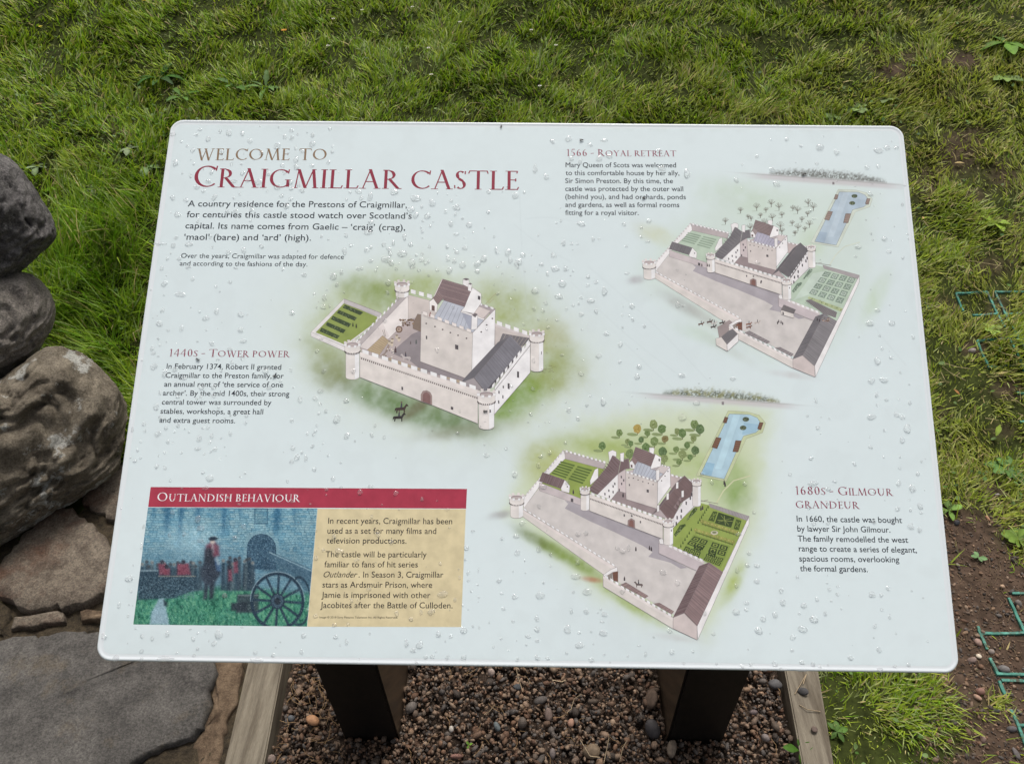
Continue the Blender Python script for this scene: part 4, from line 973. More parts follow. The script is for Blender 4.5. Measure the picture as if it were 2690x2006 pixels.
# inscriptional capitals for the headings
TK, TN = .115, .045
def gl():
    g = {}
    def Lx(x0, y0, x1, y1, w): return ('L', x0, y0, x1, y1, w)
    def A_(cx, cy, rx, ry, a0, a1): return ('A', cx, cy, rx, ry, a0, a1)
    def S(x, y, w=.26): return ('L', x-w/2, y, x+w/2, y, .03)
    b, t = .015, .985
    g['I'] = (.30, [Lx(.15, 0, .15, 1, TK), S(.15, b), S(.15, t)])
    g['L'] = (.56, [Lx(.15, 0, .15, 1, TK), S(.13, b), S(.15, t), Lx(.1, .02, .50, .02, TN), Lx(.49, 0, .54, .16, TN)])
    g['E'] = (.55, [Lx(.15, 0, .15, 1, TK), S(.11, b, .2), S(.11, t, .2), Lx(.1, .02, .47, .02, TN), Lx(.1, .98, .45, .98, TN), Lx(.1, .52, .40, .52, TN), Lx(.46, 0, .51, .15, TN), Lx(.44, .86, .46, 1, TN), Lx(.40, .44, .40, .60, TN)])
    g['T'] = (.74, [Lx(.37, 0, .37, 1, TK), S(.37, b), Lx(.03, .98, .71, .98, TN), Lx(.0, .84, .05, 1, TN), Lx(.74, .84, .69, 1, TN)])
    g['H'] = (.82, [Lx(.15, 0, .15, 1, TK), Lx(.67, 0, .67, 1, TK), S(.15, b), S(.15, t), S(.67, b), S(.67, t), Lx(.15, .52, .67, .52, TN)])
    g['A'] = (.78, [Lx(.12, 0, .39, 1.03, TN), Lx(.37, 1.03, .66, 0, TK), S(.11, b), S(.67, b), Lx(.22, .37, .56, .37, TN)])
    g['V'] = (.78, [Lx(.12, 1, .40, -.03, TK), Lx(.39, -.03, .66, 1, TN), S(.11, t), S(.67, t)])
    g['W'] = (1.10, [Lx(.12, 1, .36, -.03, TK), Lx(.35, -.03, .57, .95, TN), Lx(.53, 1, .78, -.03, TK), Lx(.77, -.03, .99, 1, TN), S(.11, t), S(.54, t, .2), S(1.0, t, .22)])
    g['M'] = (.96, [Lx(.10, 0, .20, 1, TN), Lx(.20, 1, .48, 0, TK), Lx(.48, 0, .75, 1, TN), Lx(.75, 1, .85, 0, TK), S(.09, b, .2), S(.86, b, .24), S(.16, t, .14), S(.79, t, .14)])
    g['N'] = (.86, [Lx(.13, 0, .13, 1, TN), Lx(.13, 1, .70, 0, TK), Lx(.70, 0, .70, 1, TN), S(.13, b, .2), S(.11, t, .2), S(.70, t, .2)])
    g['O'] = (.94, [A_(.47, .5, .42, .47, 0, 360)])
    g['C'] = (.78, [A_(.47, .5, .42, .49, 48, 314), Lx(.742, .76, .765, .985, .045)])
    g['G'] = (.88, [A_(.47, .5, .42, .49, 48, 314), Lx(.742, .76, .765, .985, .045), Lx(.745, .06, .745, .42, TK), S(.745, .43, .24)])
    g['D'] = (.86, [Lx(.15, 0, .15, 1, TK), A_(.32, .5, .46, .48, -90, 90), Lx(.04, .02, .33, .02, TN), Lx(.04, .98, .33, .98, TN)])
    g['B'] = (.62, [Lx(.15, 0, .15, 1, TK), A_(.27, .76, .21, .225, -90, 90), A_(.28, .265, .27, .245, -90, 90), Lx(.04, .02, .29, .02, TN), Lx(.04, .98, .28, .98, TN), Lx(.15, .525, .29, .525, TN)])
    g['P'] = (.60, [Lx(.15, 0, .15, 1, TK), S(.15, b), A_(.27, .73, .26, .25, -90, 90), Lx(.04, .98, .28, .98, TN), Lx(.15, .48, .28, .48, TN)])
    g['R'] = (.72, [Lx(.15, 0, .15, 1, TK), S(.15, b), A_(.27, .74, .24, .24, -90, 90), Lx(.04, .98, .28, .98, TN), Lx(.15, .5, .28, .5, TN), Lx(.30, .5, .62, .02, TK), Lx(.58, .015, .76, .015, .035)])
    g['S'] = (.52, [A_(.26, .75, .19, .23, 50, 250), A_(.25, .26, .21, .24, -130, 62), Lx(.20, .56, .34, .44, TK), Lx(.42, .80, .43, .97, TN), Lx(.05, .05, .04, .22, TN)])
    g['U'] = (.82, [Lx(.15, .3, .15, 1, TK), A_(.40, .32, .25, .33, 180, 360), Lx(.65, .3, .65, 1, TN), S(.15, t), S(.65, t, .22)])
    g['Y'] = (.72, [Lx(.36, 0, .36, .5, TK), Lx(.10, 1, .36, .48, TK), Lx(.36, .48, .62, 1, TN), S(.36, b), S(.10, t, .2), S(.63, t, .2)])
    g['1'] = (.42, [Lx(.22, 0, .22, 1, TK*.8), Lx(.08, .88, .22, .99, TN), S(.22, b, .24)])
    g['5'] = (.52, [Lx(.16, .98, .44, .98, TK*.7), Lx(.16, .98, .12, .56, TN), A_(.22, .30, .22, .29, -120, 100)])
    g['6'] = (.56, [A_(.28, .30, .21, .29, 0, 360), A_(.44, .34, .38, .66, 100, 180)])
    g['4'] = (.58, [Lx(.40, 0, .40, 1, TK*.8), Lx(.40, 1, .05, .33, TN), Lx(.05, .31, .54, .31, TN)])
    g['0'] = (.56, [A_(.28, .5, .22, .48, 0, 360)])
    g['8'] = (.56, [A_(.28, .75, .18, .22, 0, 360), A_(.28, .27, .22, .25, 0, 360)])
    g['-'] = (.44, [Lx(.04, .38, .36, .42, .075)])
    g[' '] = (.24, [])
    return g
GL = gl()
def strokes(body, small):
    """-> list of quads (pts, layer), total width; lower-case letters are small capitals"""
    x = 0; Q = []
    for ch in body:
        sc = small if ch.islower() else 1.0; adv, st = GL[ch.upper()]; k = 0
        for s_ in st:
            k += 1
            if s_[0] == 'L':
                _, x0, y0, x1, y1, w = s_; d = math.hypot(x1-x0, y1-y0); nx_, ny_ = -(y1-y0)/d*w/2, (x1-x0)/d*w/2
                if abs(x1-x0) > .1 and abs(y1-y0) > .3:      # slanted stems end level
                    h = w/2*d/abs(y1-y0); P = [(x0-h, y0), (x0+h, y0), (x1+h, y1), (x1-h, y1)]
                else: P = [(x0+nx_, y0+ny_), (x1+nx_, y1+ny_), (x1-nx_, y1-ny_), (x0-nx_, y0-ny_)]
                Q.append(([(x+a*sc, b*sc) for a, b in P], k))
            else:
                _, cx, cy, rx, ry, a0, a1 = s_; n = max(6, int(abs(a1-a0)/14)); prev = None
                for i in range(n+1):
                    t = R(a0+(a1-a0)*i/n); c, s2 = math.cos(t), math.sin(t); w = (TN+(TK*1.08-TN)*abs(math.cos(t-.25))**1.5)
                    o = (cx+(rx)*c, cy+(ry)*s2); n_ = (cx+(rx-w)*c, cy+(ry-min(w, ry*.6))*s2)
                    if prev: Q.append(([(x+p[0]*sc, p[1]*sc) for p in (prev[0], o, n_, prev[1])], k))
                    prev = (o, n_)
        x += adv*sc*1.06
    return Q, x
def heading(name, lines, k, x0, y0, small, ink_, z=.00012):
    VV = []; FF = []
    for body, pa, pb, cap in lines:
        Q, wd_ = strokes(body, small); xs = [p[0] for q, _ in Q for p in q]
        pa = (x0+pa[0]/k, y0+pa[1]/k); pb = (x0+pb[0]/k, y0+pb[1]/k)
        words_at(body.upper(), pa, pb, cap/k, BNAME.get(name, ''))
        for q, ly in Q:
            P = place(np.array(q), pa, pb, cap/k, 1., min(xs), max(xs)); o = len(VV)
            ar = sum(P[i][0]*P[(i+1) % 4][1]-P[(i+1) % 4][0]*P[i][1] for i in range(4))
            VV += [(p[0], p[1], z+ly*6e-6) for p in P]; FF.append((o, o+1, o+2, o+3) if ar > 0 else (o+3, o+2, o+1, o))
    return obj(name, mesh(name, VV, FF, M_TXT[ink_]), panel)
heading('printed_welcome_line', [('WELCOME  TO', (186, 268), (946, 268), 67)], 2.215, 430, 300, 1, 'bronze')
heading('printed_castle_name', [('Craigmillar castle', (172, 425), (2068, 441), 127)], 2.215, 430, 300, .86, 'red')
heading('printed_royal_retreat_heading', [('1566 - Royal retreat', (197, 178), (836, 180), 40)], 2.215, 1400, 330, .84, 'softred')
heading('printed_tower_power_heading', [('1440s - Tower power', (340, 296), (2012, 308), 104)], 5.2738, 380, 880, .84, 'softred')
heading('printed_gilmour_heading', [('1680s - Gilmour', (222, 322), (1636, 340), 122), ('grandeur', (226, 515), (1150, 528), 122)], 5.5075, 2050, 1240, .84, 'softred')
heading('printed_banner_heading', [('Outlandish behaviour', (197, 133), (1092, 137), 56)], 2.3817, 330, 1260, .82, 'white')

# ------------------------------------------------------------------ raindrops on the board
M_WATER, _n, _l, _b = nodes('rain_water')
_n.remove(_b)
_rf = _n.new('ShaderNodeBsdfRefraction'); _rf.inputs['IOR'].default_value = 1.22; _rf.inputs['Roughness'].default_value = 0
_tr = _n.new('ShaderNodeBsdfTransparent'); _gl = _n.new('ShaderNodeBsdfGlossy'); _gl.inputs['Roughness'].default_value = .03
_m1 = _n.new('ShaderNodeMixShader'); _m1.inputs[0].default_value = .45; _l.new(_rf.outputs[0], _m1.inputs[1]); _l.new(_tr.outputs[0], _m1.inputs[2])
_df = _n.new('ShaderNodeBsdfDiffuse'); _df.inputs[0].default_value = (.95, .95, .95, 1); _tl = _n.new('ShaderNodeBsdfTranslucent'); _tl.inputs[0].default_value = (.95, .95, .95, 1)
_m0 = _n.new('ShaderNodeMixShader'); _m0.inputs[0].default_value = .5; _l.new(_df.outputs[0], _m0.inputs[1]); _l.new(_tl.outputs[0], _m0.inputs[2])
_m3 = _n.new('ShaderNodeMixShader'); _m3.inputs[0].default_value = .17; _l.new(_m1.outputs[0], _m3.inputs[1]); _l.new(_m0.outputs[0], _m3.inputs[2])
_fr = _n.new('ShaderNodeFresnel'); _fr.inputs['IOR'].default_value = 1.45
_ge = _n.new('ShaderNodeNewGeometry'); _mt = _n.new('ShaderNodeMath'); _mt.operation = 'SUBTRACT'; _mt.use_clamp = True; _l.new(_fr.outputs[0], _mt.inputs[0]); _l.new(_ge.outputs['Backfacing'], _mt.inputs[1])
_m2 = _n.new('ShaderNodeMixShader'); _l.new(_mt.outputs[0], _m2.inputs[0]); _l.new(_m3.outputs[0], _m2.inputs[1]); _l.new(_gl.outputs[0], _m2.inputs[2]); _l.new(_m2.outputs[0], _n['Material Output'].inputs[0])
DR = [
 (240, 300, 2.753, "588 148 50 32,783 112 32 28,762 150 32 26,846 178 42 40,932 124 30 30,995 130 50 44,1090 140 38 34,1148 192 42 42,1218 88 14 22,1355 95 14 18,1448 118 38 32,1398 164 38 36,1450 174 38 34,1602 152 34 36,1595 214 56 46,1348 228 60 50,1724 108 34 26,651 198 22 24,692 232 24 26,733 264 38 36,607 354 52 48,739 362 20 24,1742 272 30 26,1746 232 20 26,657 430 14 24,719 442 32 32,720 330 14 14,795 298 26 22,945 276 36 40,1228 280 40 34,1477 250 26 36,1525 268 34 40,1483 326 46 42,1712 348 32 38,1014 362 22 32,1082 362 24 20,1384 372 34 34,1480 384 50 40,1594 372 34 36,868 424 32 36,845 484 48 36,1092 430 36 36,1132 480 40 30,1275 428 34 40,1395 425 36 30,1440 490 44 40,1030 486 60 28,1210 486 70 46,1345 520 60 42,1500 500 40 40,762 528 52 34,810 552 32 34,1448 540 40 28,1528 552 50 34,592 604 46 36,685 622 44 34,888 604 46 48,1074 578 20 30,1030 606 22 26,1272 556 18 26,1376 588 36 34,1440 612 36 32,1408 664 54 44,627 728 50 42,986 700 40 40,1046 702 40 32,1158 664 24 46,1160 692 36 26,1152 770 24 24,1426 706 22 20,770 770 20 50,612 895 36 26,595 946 44 38,505 938 100 28,712 940 58 40,860 885 30 36,1664 882 26 26,1716 905 24 22,1232 956 40 34,1103 982 44 44,877 962 22 20,573 1004 20 22,550 1046 26 34,634 1046 36 30,990 1000 40 40,508 1116 34 38,735 1190 36 34,700 1108 44 28,526 1228 50 42,1003 1216 36 28,900 1243 26 26,542 1166 14 20,430 1270 18 20,525 1308 20 16,638 1300 90 44,929 1283 14 22,1047 1112 40 20,1385 1124 32 22,1538 1162 40 34,515 1420 34 42,495 1512 58 44,908 1426 42 44,833 1476 50 42,784 1430 20 20,1081 1448 52 44,1130 1452 18 20,652 1550 42 44,558 1560 32 24,829 1562 22 24,1082 1556 58 42,1455 1438 42 42,718 1396 14 14,481 1624 26 24,1096 1640 50 36,768 1645 18 18,1509 1622 22 32"),
 (240, 880, 2.753, "440 98 36 34,448 132 44 26,484 154 22 16,498 73 22 20,367 181 18 24,545 50 16 14,767 54 22 18,874 60 52 34,450 230 56 50,530 280 52 56,1092 165 34 40,1002 100 46 28,914 176 34 22,1016 195 30 34,1444 252 26 32,672 312 44 30,604 246 46 40,940 258 24 28,800 372 48 46,882 376 46 36,1260 262 50 44,1370 332 28 22,1288 380 38 36,498 416 30 36,626 440 42 30,885 436 38 36,795 444 32 28,762 460 26 22,472 515 50 54,512 600 60 36,920 522 26 26,1122 580 34 34,1114 636 28 28,625 652 36 34,846 668 40 28,808 670 30 22,382 640 38 32,540 668 36 30,388 694 28 30,296 682 24 40,478 716 48 46,602 700 20 22,706 700 22 22,676 676 18 20,870 722 34 38,1006 706 40 36,780 748 46 50,858 778 24 28,938 744 18 18,556 768 34 34,590 778 18 14,768 820 50 34,897 824 34 44,862 842 26 22,356 770 18 20,336 832 22 30,354 886 24 24,314 908 32 34,284 884 16 16,532 848 28 26,652 850 22 26,487 870 14 24,818 860 18 22,930 895 24 20,975 870 12 12,472 946 34 40,529 960 34 30,808 994 34 28,858 1034 66 52,571 1050 22 26,1112 998 22 22,1078 1022 18 20,1420 1056 26 28,1748 1036 36 42,1612 966 34 44,1512 464 44 50,1617 454 40 42,1656 500 24 32,1696 546 34 32,1645 566 26 28,1451 618 38 30,1776 610 66 62,1660 402 60 36,1677 264 38 36,1633 116 40 32,1665 22 40 32,1630 650 22 28,1622 696 28 36,1563 714 28 26,1606 718 24 28,1457 816 36 44,1600 805 34 32,1522 848 26 26,1486 884 50 50,1450 912 38 38,1548 892 34 46,1712 868 20 26,1674 785 18 20,1803 922 18 24,655 1107 24 22,828 1106 70 36,790 1396 70 44,1104 1382 44 38,380 1382 26 38,362 1530 26 44,216 1256 14 12,1350 1208 34 18,1448 1200 34 34,1066 1222 34 20,1582 1220 20 18,1698 1155 18 20,982 1170 36 30,774 1330 50 60,566 1440 34 32,672 1436 30 40"),
 (240, 1560, 2.0896, "152 62 24 34,71 233 34 42,202 120 16 20,134 350 46 46,276 313 30 26,275 355 26 34,281 230 26 26,335 243 22 34,415 218 32 34,402 355 104 38,408 322 24 20,544 190 16 18,562 246 28 26,584 214 14 14,625 200 16 16,644 256 10 18,583 298 20 26,672 272 36 30,701 222 46 56,565 335 20 20,467 322 16 14,902 320 30 24,910 364 90 40,997 336 24 22,1012 292 12 10,1164 228 34 28,1155 316 26 32,1153 374 20 16,1343 232 36 26,1402 264 22 40,1366 280 12 14,1297 376 14 20,1528 216 16 20,1470 380 14 12,1729 272 30 42,1806 278 38 56,1766 306 38 32,1835 344 28 26,1872 342 30 24,1902 218 34 34,1972 232 26 22,1952 348 30 28,2046 344 36 32,2045 198 42 42,2094 176 18 20,2128 184 14 20,2185 156 14 16,1783 376 34 24,2208 290 16 18,2126 16 14 20,2068 86 12 8,1864 96 48 36,1810 102 24 26,1756 136 30 26,1678 106 28 34,1333 170 34 24,1408 168 24 20,1232 118 34 26,827 180 24 14,242 188 14 12,1996 30 22 30,1426 36 26 24"),
 (1200, 1500, 1.6287, "180 40 26 20,247 110 34 22,355 102 40 38,200 159 20 20,192 94 16 14,93 114 10 14,62 86 12 12,490 172 18 24,554 170 26 28,633 184 28 24,616 160 12 12,343 200 22 30,343 248 26 28,240 214 18 14,240 0 10 10,622 216 24 12,626 264 40 28,473 242 40 36,523 262 16 14,574 258 14 12,304 278 26 18,344 298 26 14,527 314 50 28,298 314 10 14,159 323 14 16,255 296 10 8,220 336 12 10,31 252 38 32,471 348 18 14,346 370 26 24,388 372 22 16,259 376 18 20,32 368 28 28,578 378 32 22,630 356 12 12,656 388 12 8,732 362 14 16,779 318 18 10,807 355 18 24,920 344 28 24,1010 343 18 14,910 256 28 18,972 392 20 12,1112 396 14 12,1220 407 22 20,1257 398 18 16,1362 396 26 26,1310 422 34 14,1395 420 42 18,1478 388 26 20,1524 394 26 18,1555 410 20 14,1588 400 12 10,1480 424 60 14,1620 424 18 10,1811 422 34 26,1874 405 20 16,1932 398 18 20,1685 370 28 24,1806 338 30 22,2014 299 12 12,1789 235 20 22,1852 192 16 26,1819 164 16 16,1946 84 12 10,1846 72 22 20,1774 98 38 26,1814 102 22 18,1630 64 16 14,1594 78 18 20,1630 98 18 16,1540 119 20 20,1486 144 34 24,1602 128 14 12,1576 178 20 20,1465 180 16 12,1525 202 40 36,1477 244 44 34,1437 282 30 24,1436 336 20 18,1396 134 32 28,1387 84 22 24,1362 186 26 30,1313 202 30 26,1294 252 42 34,1240 134 30 18,1238 164 18 18,1195 172 36 32,1098 268 20 18,1284 42 34 20,1457 26 14 18,1584 50 12 10,1368 4 10 10,944 50 26 32,708 86 30 28,882 4 36 28,560 86 50 30,510 22 50 28,372 48 14 16,498 88 16 14,1246 334 12 10,843 282 14 12,1196 62 26 20"),
 (2000, 800, 2.7536, "837 40 44 32,786 130 74 46,942 138 64 36,1098 234 30 34,855 226 20 22,874 322 30 20,837 408 56 60,940 384 34 26,1006 490 20 26,794 554 58 44,882 542 66 46,1070 578 20 12,835 650 36 38,905 686 38 28,995 686 18 18,1072 705 34 34,840 726 28 24,392 696 30 42,332 804 24 20,432 812 14 20,792 810 80 46,982 797 46 40,1025 815 38 40,1056 892 64 68,1018 982 48 42,888 908 30 26,406 890 42 32,790 1030 38 34,882 1102 20 18,1002 1098 22 24,1158 1132 20 26,357 1112 42 30,676 1152 34 30,1001 1182 22 22,1131 1221 34 32,208 1228 34 28,527 1276 36 26,992 1296 40 46,1090 1330 66 54,370 1296 86 44,480 1332 46 30,1180 1342 14 10,983 1478 44 36,1081 1484 24 34,1146 1458 50 44,1156 1504 28 24,1080 1596 60 46,1144 1630 42 40,345 1468 38 26,480 1438 30 24,376 1586 42 28,484 1580 38 26,815 1570 42 36,628 992 12 8,927 4 16 10,815 1350 24 30"),
 (1200, 700, 3.3033, "355 6 36 20,850 20 96 50,942 18 56 46,785 68 34 40,1010 40 24 24,1138 88 44 38,1212 134 38 38,914 148 76 70,1135 166 34 32,678 212 70 68,885 262 80 52,1280 222 66 74,1077 270 32 30,1165 298 78 48,768 316 42 42,1010 338 30 32,674 368 42 40,748 386 42 36,950 368 32 28,1080 416 56 40,1212 388 40 46,868 466 42 24,708 460 26 24,780 462 18 20,580 502 30 26,792 528 36 30,1088 546 22 18,1522 344 54 54,1497 425 22 22,1528 460 32 36,1438 528 26 26,1628 518 32 38,1296 582 52 40,1416 674 50 56,1228 780 62 42,1413 826 36 36,1097 812 22 12,1082 934 54 42,1582 868 50 50,1564 952 58 54,1918 334 52 66,1962 340 30 30,916 768 38 28,830 1066 32 38,662 1064 40 44,665 808 44 60,1156 1122 24 26,1520 1124 18 20,1636 1138 14 14,946 1178 20 22,1126 1202 34 30,1270 1180 62 62,970 1240 56 44,1056 1322 44 40,744 1196 22 16,484 1162 24 14,460 1252 28 20,648 1280 46 36,618 1350 22 16,766 1350 20 16,804 1350 18 18,944 1528 38 30,238 1544 24 22,430 1578 34 34,255 1638 60 40,805 1620 44 46,354 236 38 34,506 200 20 22,472 284 24 14,324 158 20 20,258 544 26 30,470 1040 46 30,244 1346 34 22,205 1388 28 26,26 1258 32 36,1480 62 60 26,1565 716 16 10"),
 (900, 500, 3.6917, "72 20 36 36,160 14 80 44,184 78 50 50,268 66 62 86,498 18 76 66,36 92 30 36,705 80 134 64,872 126 66 80,1056 102 40 44,1106 54 18 22,766 160 38 44,1108 164 90 64,662 186 80 68,706 248 62 60,1000 206 44 44,1092 232 34 46,825 248 80 56,1164 274 32 30,778 298 28 30,878 304 24 24,850 344 32 34,1050 326 54 68,1228 334 66 62,1420 16 56 40,1674 52 76 66,1762 20 32 36,1412 210 46 42,776 398 38 40,758 362 22 22,1098 424 64 38,1180 464 24 16,1468 450 30 30,1894 436 26 26,2143 506 60 60,2072 316 28 26,2116 296 28 42,34 430 46 44,246 410 120 48,605 452 50 70,490 504 44 54,277 554 36 40,644 540 22 30,1014 550 44 42,1186 556 76 44,1080 572 24 16,1108 602 56 38,466 612 52 50,578 612 110 72,716 632 34 34,770 618 38 32,280 684 50 42,474 698 66 56,766 676 58 58,832 694 40 34,1018 660 60 60,1080 690 60 44,682 740 72 38,522 758 46 40,188 756 40 36,336 752 26 30,320 782 28 32,740 774 38 36,918 776 44 44,550 710 16 24,1505 738 38 40,1625 680 56 66,1684 712 64 54,1934 718 46 44,836 826 36 30,595 826 20 20,446 896 70 64,432 994 48 44,674 890 30 40,1984 814 32 40,274 310 60 46,1470 916 24 24,1672 960 30 24,2002 922 20 16,1648 836 20 14,1836 632 20 18"),
 (1900, 300, 3.6917, "616 240 54 44,755 304 44 34,938 324 100 66,1098 372 74 56,1506 354 108 60,1588 322 78 54,1678 324 56 38,1633 262 16 26,968 212 22 18,326 412 48 36,184 490 26 24,472 536 56 48,908 480 46 38,1392 518 52 50,1504 508 42 48,130 640 52 54,512 678 86 52,1424 772 62 50,1524 770 18 18,1738 878 34 36,1462 890 14 20,1432 1158 30 34,1450 1218 24 22,1562 1210 64 50,1788 1165 34 18,1796 1205 22 26,1603 1330 54 40,1740 1390 34 38,1306 1284 70 50,1282 1380 40 24,882 1014 50 24,1760 690 34 28,330 1440 60 36"),
 (1400, 330, 2.215, "118 92 40 28,208 74 48 36,330 112 34 26,414 86 52 22,75 298 38 34,14 250 36 60,220 192 38 28,386 192 48 36,895 282 50 50,750 245 60 30,275 210 30 40,448 180 50 26,735 148 44 26,286 572 64 30,164 552 20 40,136 562 14 14,530 570 32 26,674 556 34 26,632 594 22 20,630 645 22 18,670 676 26 20,28 636 20 18,178 680 40 44,350 664 24 28,384 660 18 16,226 686 22 18,260 690 16 14,542 702 20 16,52 808 36 32,130 828 70 44,188 826 42 42,320 876 34 30,84 862 20 26,168 914 56 50,370 908 30 28,840 840 20 20,544 866 40 30"),
 (900, 300, 2.215, "396 756 30 28,506 770 24 24,242 760 34 28,274 786 36 30,140 790 34 38,48 764 30 20,14 796 34 46,254 840 80 38,330 820 24 26,402 864 54 46,482 870 20 20,624 838 60 40,698 874 46 42,822 842 50 42,896 796 34 40,960 802 42 46,1050 818 34 32,1097 822 44 38,1030 858 46 40,1225 822 44 30,780 870 50 40,620 908 40 44,786 916 36 26,92 898 34 24,1018 892 20 20,1060 914 20 14,1130 910 20 16".replace(" 7", " 7")),
 (1300, 980, 2.2329, "834 20 48 36,508 6 40 28,1096 14 48 30,1394 34 40 26,636 170 44 44,536 186 26 24,432 214 34 40,492 268 36 26,212 240 28 30,338 94 24 40,806 132 14 14,1098 260 48 50,414 410 28 26,320 472 32 34,270 488 30 26,256 536 32 40,66 440 24 22,118 594 34 48,1186 176 56 28,1522 814 30 26,1466 648 34 26,1274 640 26 34,1212 588 36 26,278 666 60 38,258 782 26 34,424 640 34 28,490 942 46 36,534 936 34 34,786 1022 30 44,750 1042 40 36,718 1026 34 26,1432 944 40 30,124 956 40 28,42 970 24 24,258 1032 34 46,132 1054 42 34,160 878 40 36,330 1066 26 24,482 1108 34 32,326 1128 20 18,990 1162 52 42,1068 1230 32 40,1230 1408 30 36,474 1192 76 44,540 1284 90 46,460 1280 20 20,264 1304 52 48,116 1314 50 34,24 1216 36 28,42 1290 20 18,48 1380 32 32,448 1396 26 36,536 1394 38 36,646 1412 42 32,246 1436 28 40,630 1458 34 24,424 1492 56 44,634 1524 60 40,106 1452 28 26,244 1500 30 40,494 1518 30 22,190 1542 30 22,244 1568 26 24,36 1556 20 20,496 1590 70 40,1492 1054 34 26,1482 1124 36 30,1534 1126 38 28,1420 1154 32 34,1420 1244 32 26,1540 1218 44 32,1475 1348 42 36,1416 1394 44 44,1474 1386 26 26,1646 1416 36 40,1574 1436 34 36,1552 1504 60 42,1280 1526 34 28,1680 1275 30 34,1028 1508 36 28,842 1596 22 16,286 1228 24 18,180 1170 14 12,746 1272 40 46"),
 (780, 680, 2.8397, "28 1046 44 54,134 1036 44 46,176 980 50 40,366 1058 46 40,172 1084 24 30,218 1128 36 36,300 1198 62 70,160 1150 30 28,584 1244 26 34,372 1320 52 48,562 1312 36 40,652 1330 28 36,128 1306 22 30,78 1304 26 24,140 1282 26 24,434 1358 20 24,116 1396 34 32,148 1240 18 20,196 840 34 36,150 688 38 36,206 286 48 44,128 262 22 24,196 358 48 44,244 350 20 34,272 130 60 60,330 100 36 38,486 70 26 26,554 12 38 30,148 362 18 22,352 250 22 18,1350 1100 1 1,1166 364 30 34,1048 680 40 46,1216 1136 30 34,1404 1212 30 22,1198 1300 34 28,1970 720 40 30,2120 858 44 40,2102 1188 38 40,2026 1120 46 36,1748 1158 34 28,1832 1084 20 14,1586 1130 30 20,1724 1216 22 14,2186 1024 20 18,2134 754 18 14,1400 1384 22 20,1010 1280 20 18,190 590 40 36,24 594 30 26,220 232 18 18,54 120 40 40,298 190 36 36,655 462 40 36,418 840 44 40"),
 (330, 1260, 2.3817, "1468 74 42 42,1690 86 40 36,1852 120 28 30,1948 130 14 12,1604 154 14 12,1538 42 50 30,1255 60 34 24,1350 46 28 20,712 152 32 20,1256 100 18 12,528 4 54 16,1012 12 24 18,280 4 20 12,1298 0 30 10,2014 184 30 20,2026 298 22 18,1302 356 36 34,1540 228 26 24,1340 446 60 40,1236 440 28 22,1192 488 34 30,1192 320 18 28,1970 524 24 24,2130 424 42 36,2124 498 18 24,2142 580 28 28,2144 630 28 18,2090 612 24 32,1990 714 66 50,2058 746 24 34,2082 560 16 20,1830 600 22 28,1526 684 32 28,1444 504 36 24,1912 824 50 36,1848 832 24 22,1786 874 28 22,1698 834 34 30,2172 320 24 22,2206 564 12 40,2204 656 16 14,2108 784 18 20,28 616 50 48,36 694 22 26,46 534 12 18,98 420 20 30,114 292 22 36,488 300 50 50,452 232 40 70,740 286 42 50,680 362 34 30,20 780 14 14,620 724 40 40,294 206 34 30,470 382 60 26,1150 760 14 24,1140 810 26 30,1662 388 34 36,1580 340 44 36,130 310 14 14,355 50 24 20,500 56 60 30"),
]
ds = []
for x0, y0, k, s in DR:
    for it in s.split(','):
        x, y, w, h = map(float, it.split())
        if w < 4: continue
        X, Y, w, h = x0+x/k, y0+y/k, w/k, h/k
        if all(math.hypot(X-d[0], Y-d[1]) > .42*max(w, d[2], h, d[3]) for d in ds): ds.append([X, Y, w, h])
# small ones in between
edge = np.array([(449, 314), (2372, 330), (2523, 1768), (248, 1735)], float)
nbase = len(ds); tries = 0
while len(ds) < nbase+150 and tries < 9000:
    tries += 1
    b = ds[rng.integers(nbase)]; X = b[0]+rng.normal()*60; Y = b[1]+rng.normal()*50; w = rng.uniform(3.2, 7)
    if pdist(edge, np.array([X]), np.array([Y]))[0] < 16: continue
    if all(math.hypot(X-d[0], Y-d[1]) > 4+.6*(w+d[2]) for d in ds): ds.append([X, Y, w, w*rng.uniform(.7, 1.3)])
ds.sort(key=lambda d: -d[2]*d[3])
# shapes: low domes with an uneven outline, heavier downhill
SH = []
for k in range(30):
    nr, ns = 7, 20; V = [(0, 0, 1.)]; ph = rng.uniform(0, 6.28, 5); am = np.array([.0, .09, .08, .045, .03])*(.7 if k < 10 else 1.5 if k < 22 else 2.3); sag = rng.uniform(.05, .22)
    for i in range(1, nr+1):
        t = i/nr; r = math.sin(t*math.pi/2); z = math.cos(t*math.pi/2)**.85
        for j in range(ns):
            a = 2*math.pi*j/ns; f = 1+sum(am[q]*math.cos(q*a+ph[q]) for q in range(1, 5)); V.append((r*f*math.cos(a), r*f*math.sin(a)-sag*z*.8, z if i < nr else -.12))
    V = np.array(V); Fd = [(0, 1+j, 1+(j+1) % ns) for j in range(ns)]
    for i in range(nr-1):
        for j in range(ns): a, b = 1+i*ns+j, 1+i*ns+(j+1) % ns; Fd.append((a, a+ns, b+ns, b))
    SH.append((V, Fd, mesh('raindrop', V, Fd, M_WATER, None, True)))
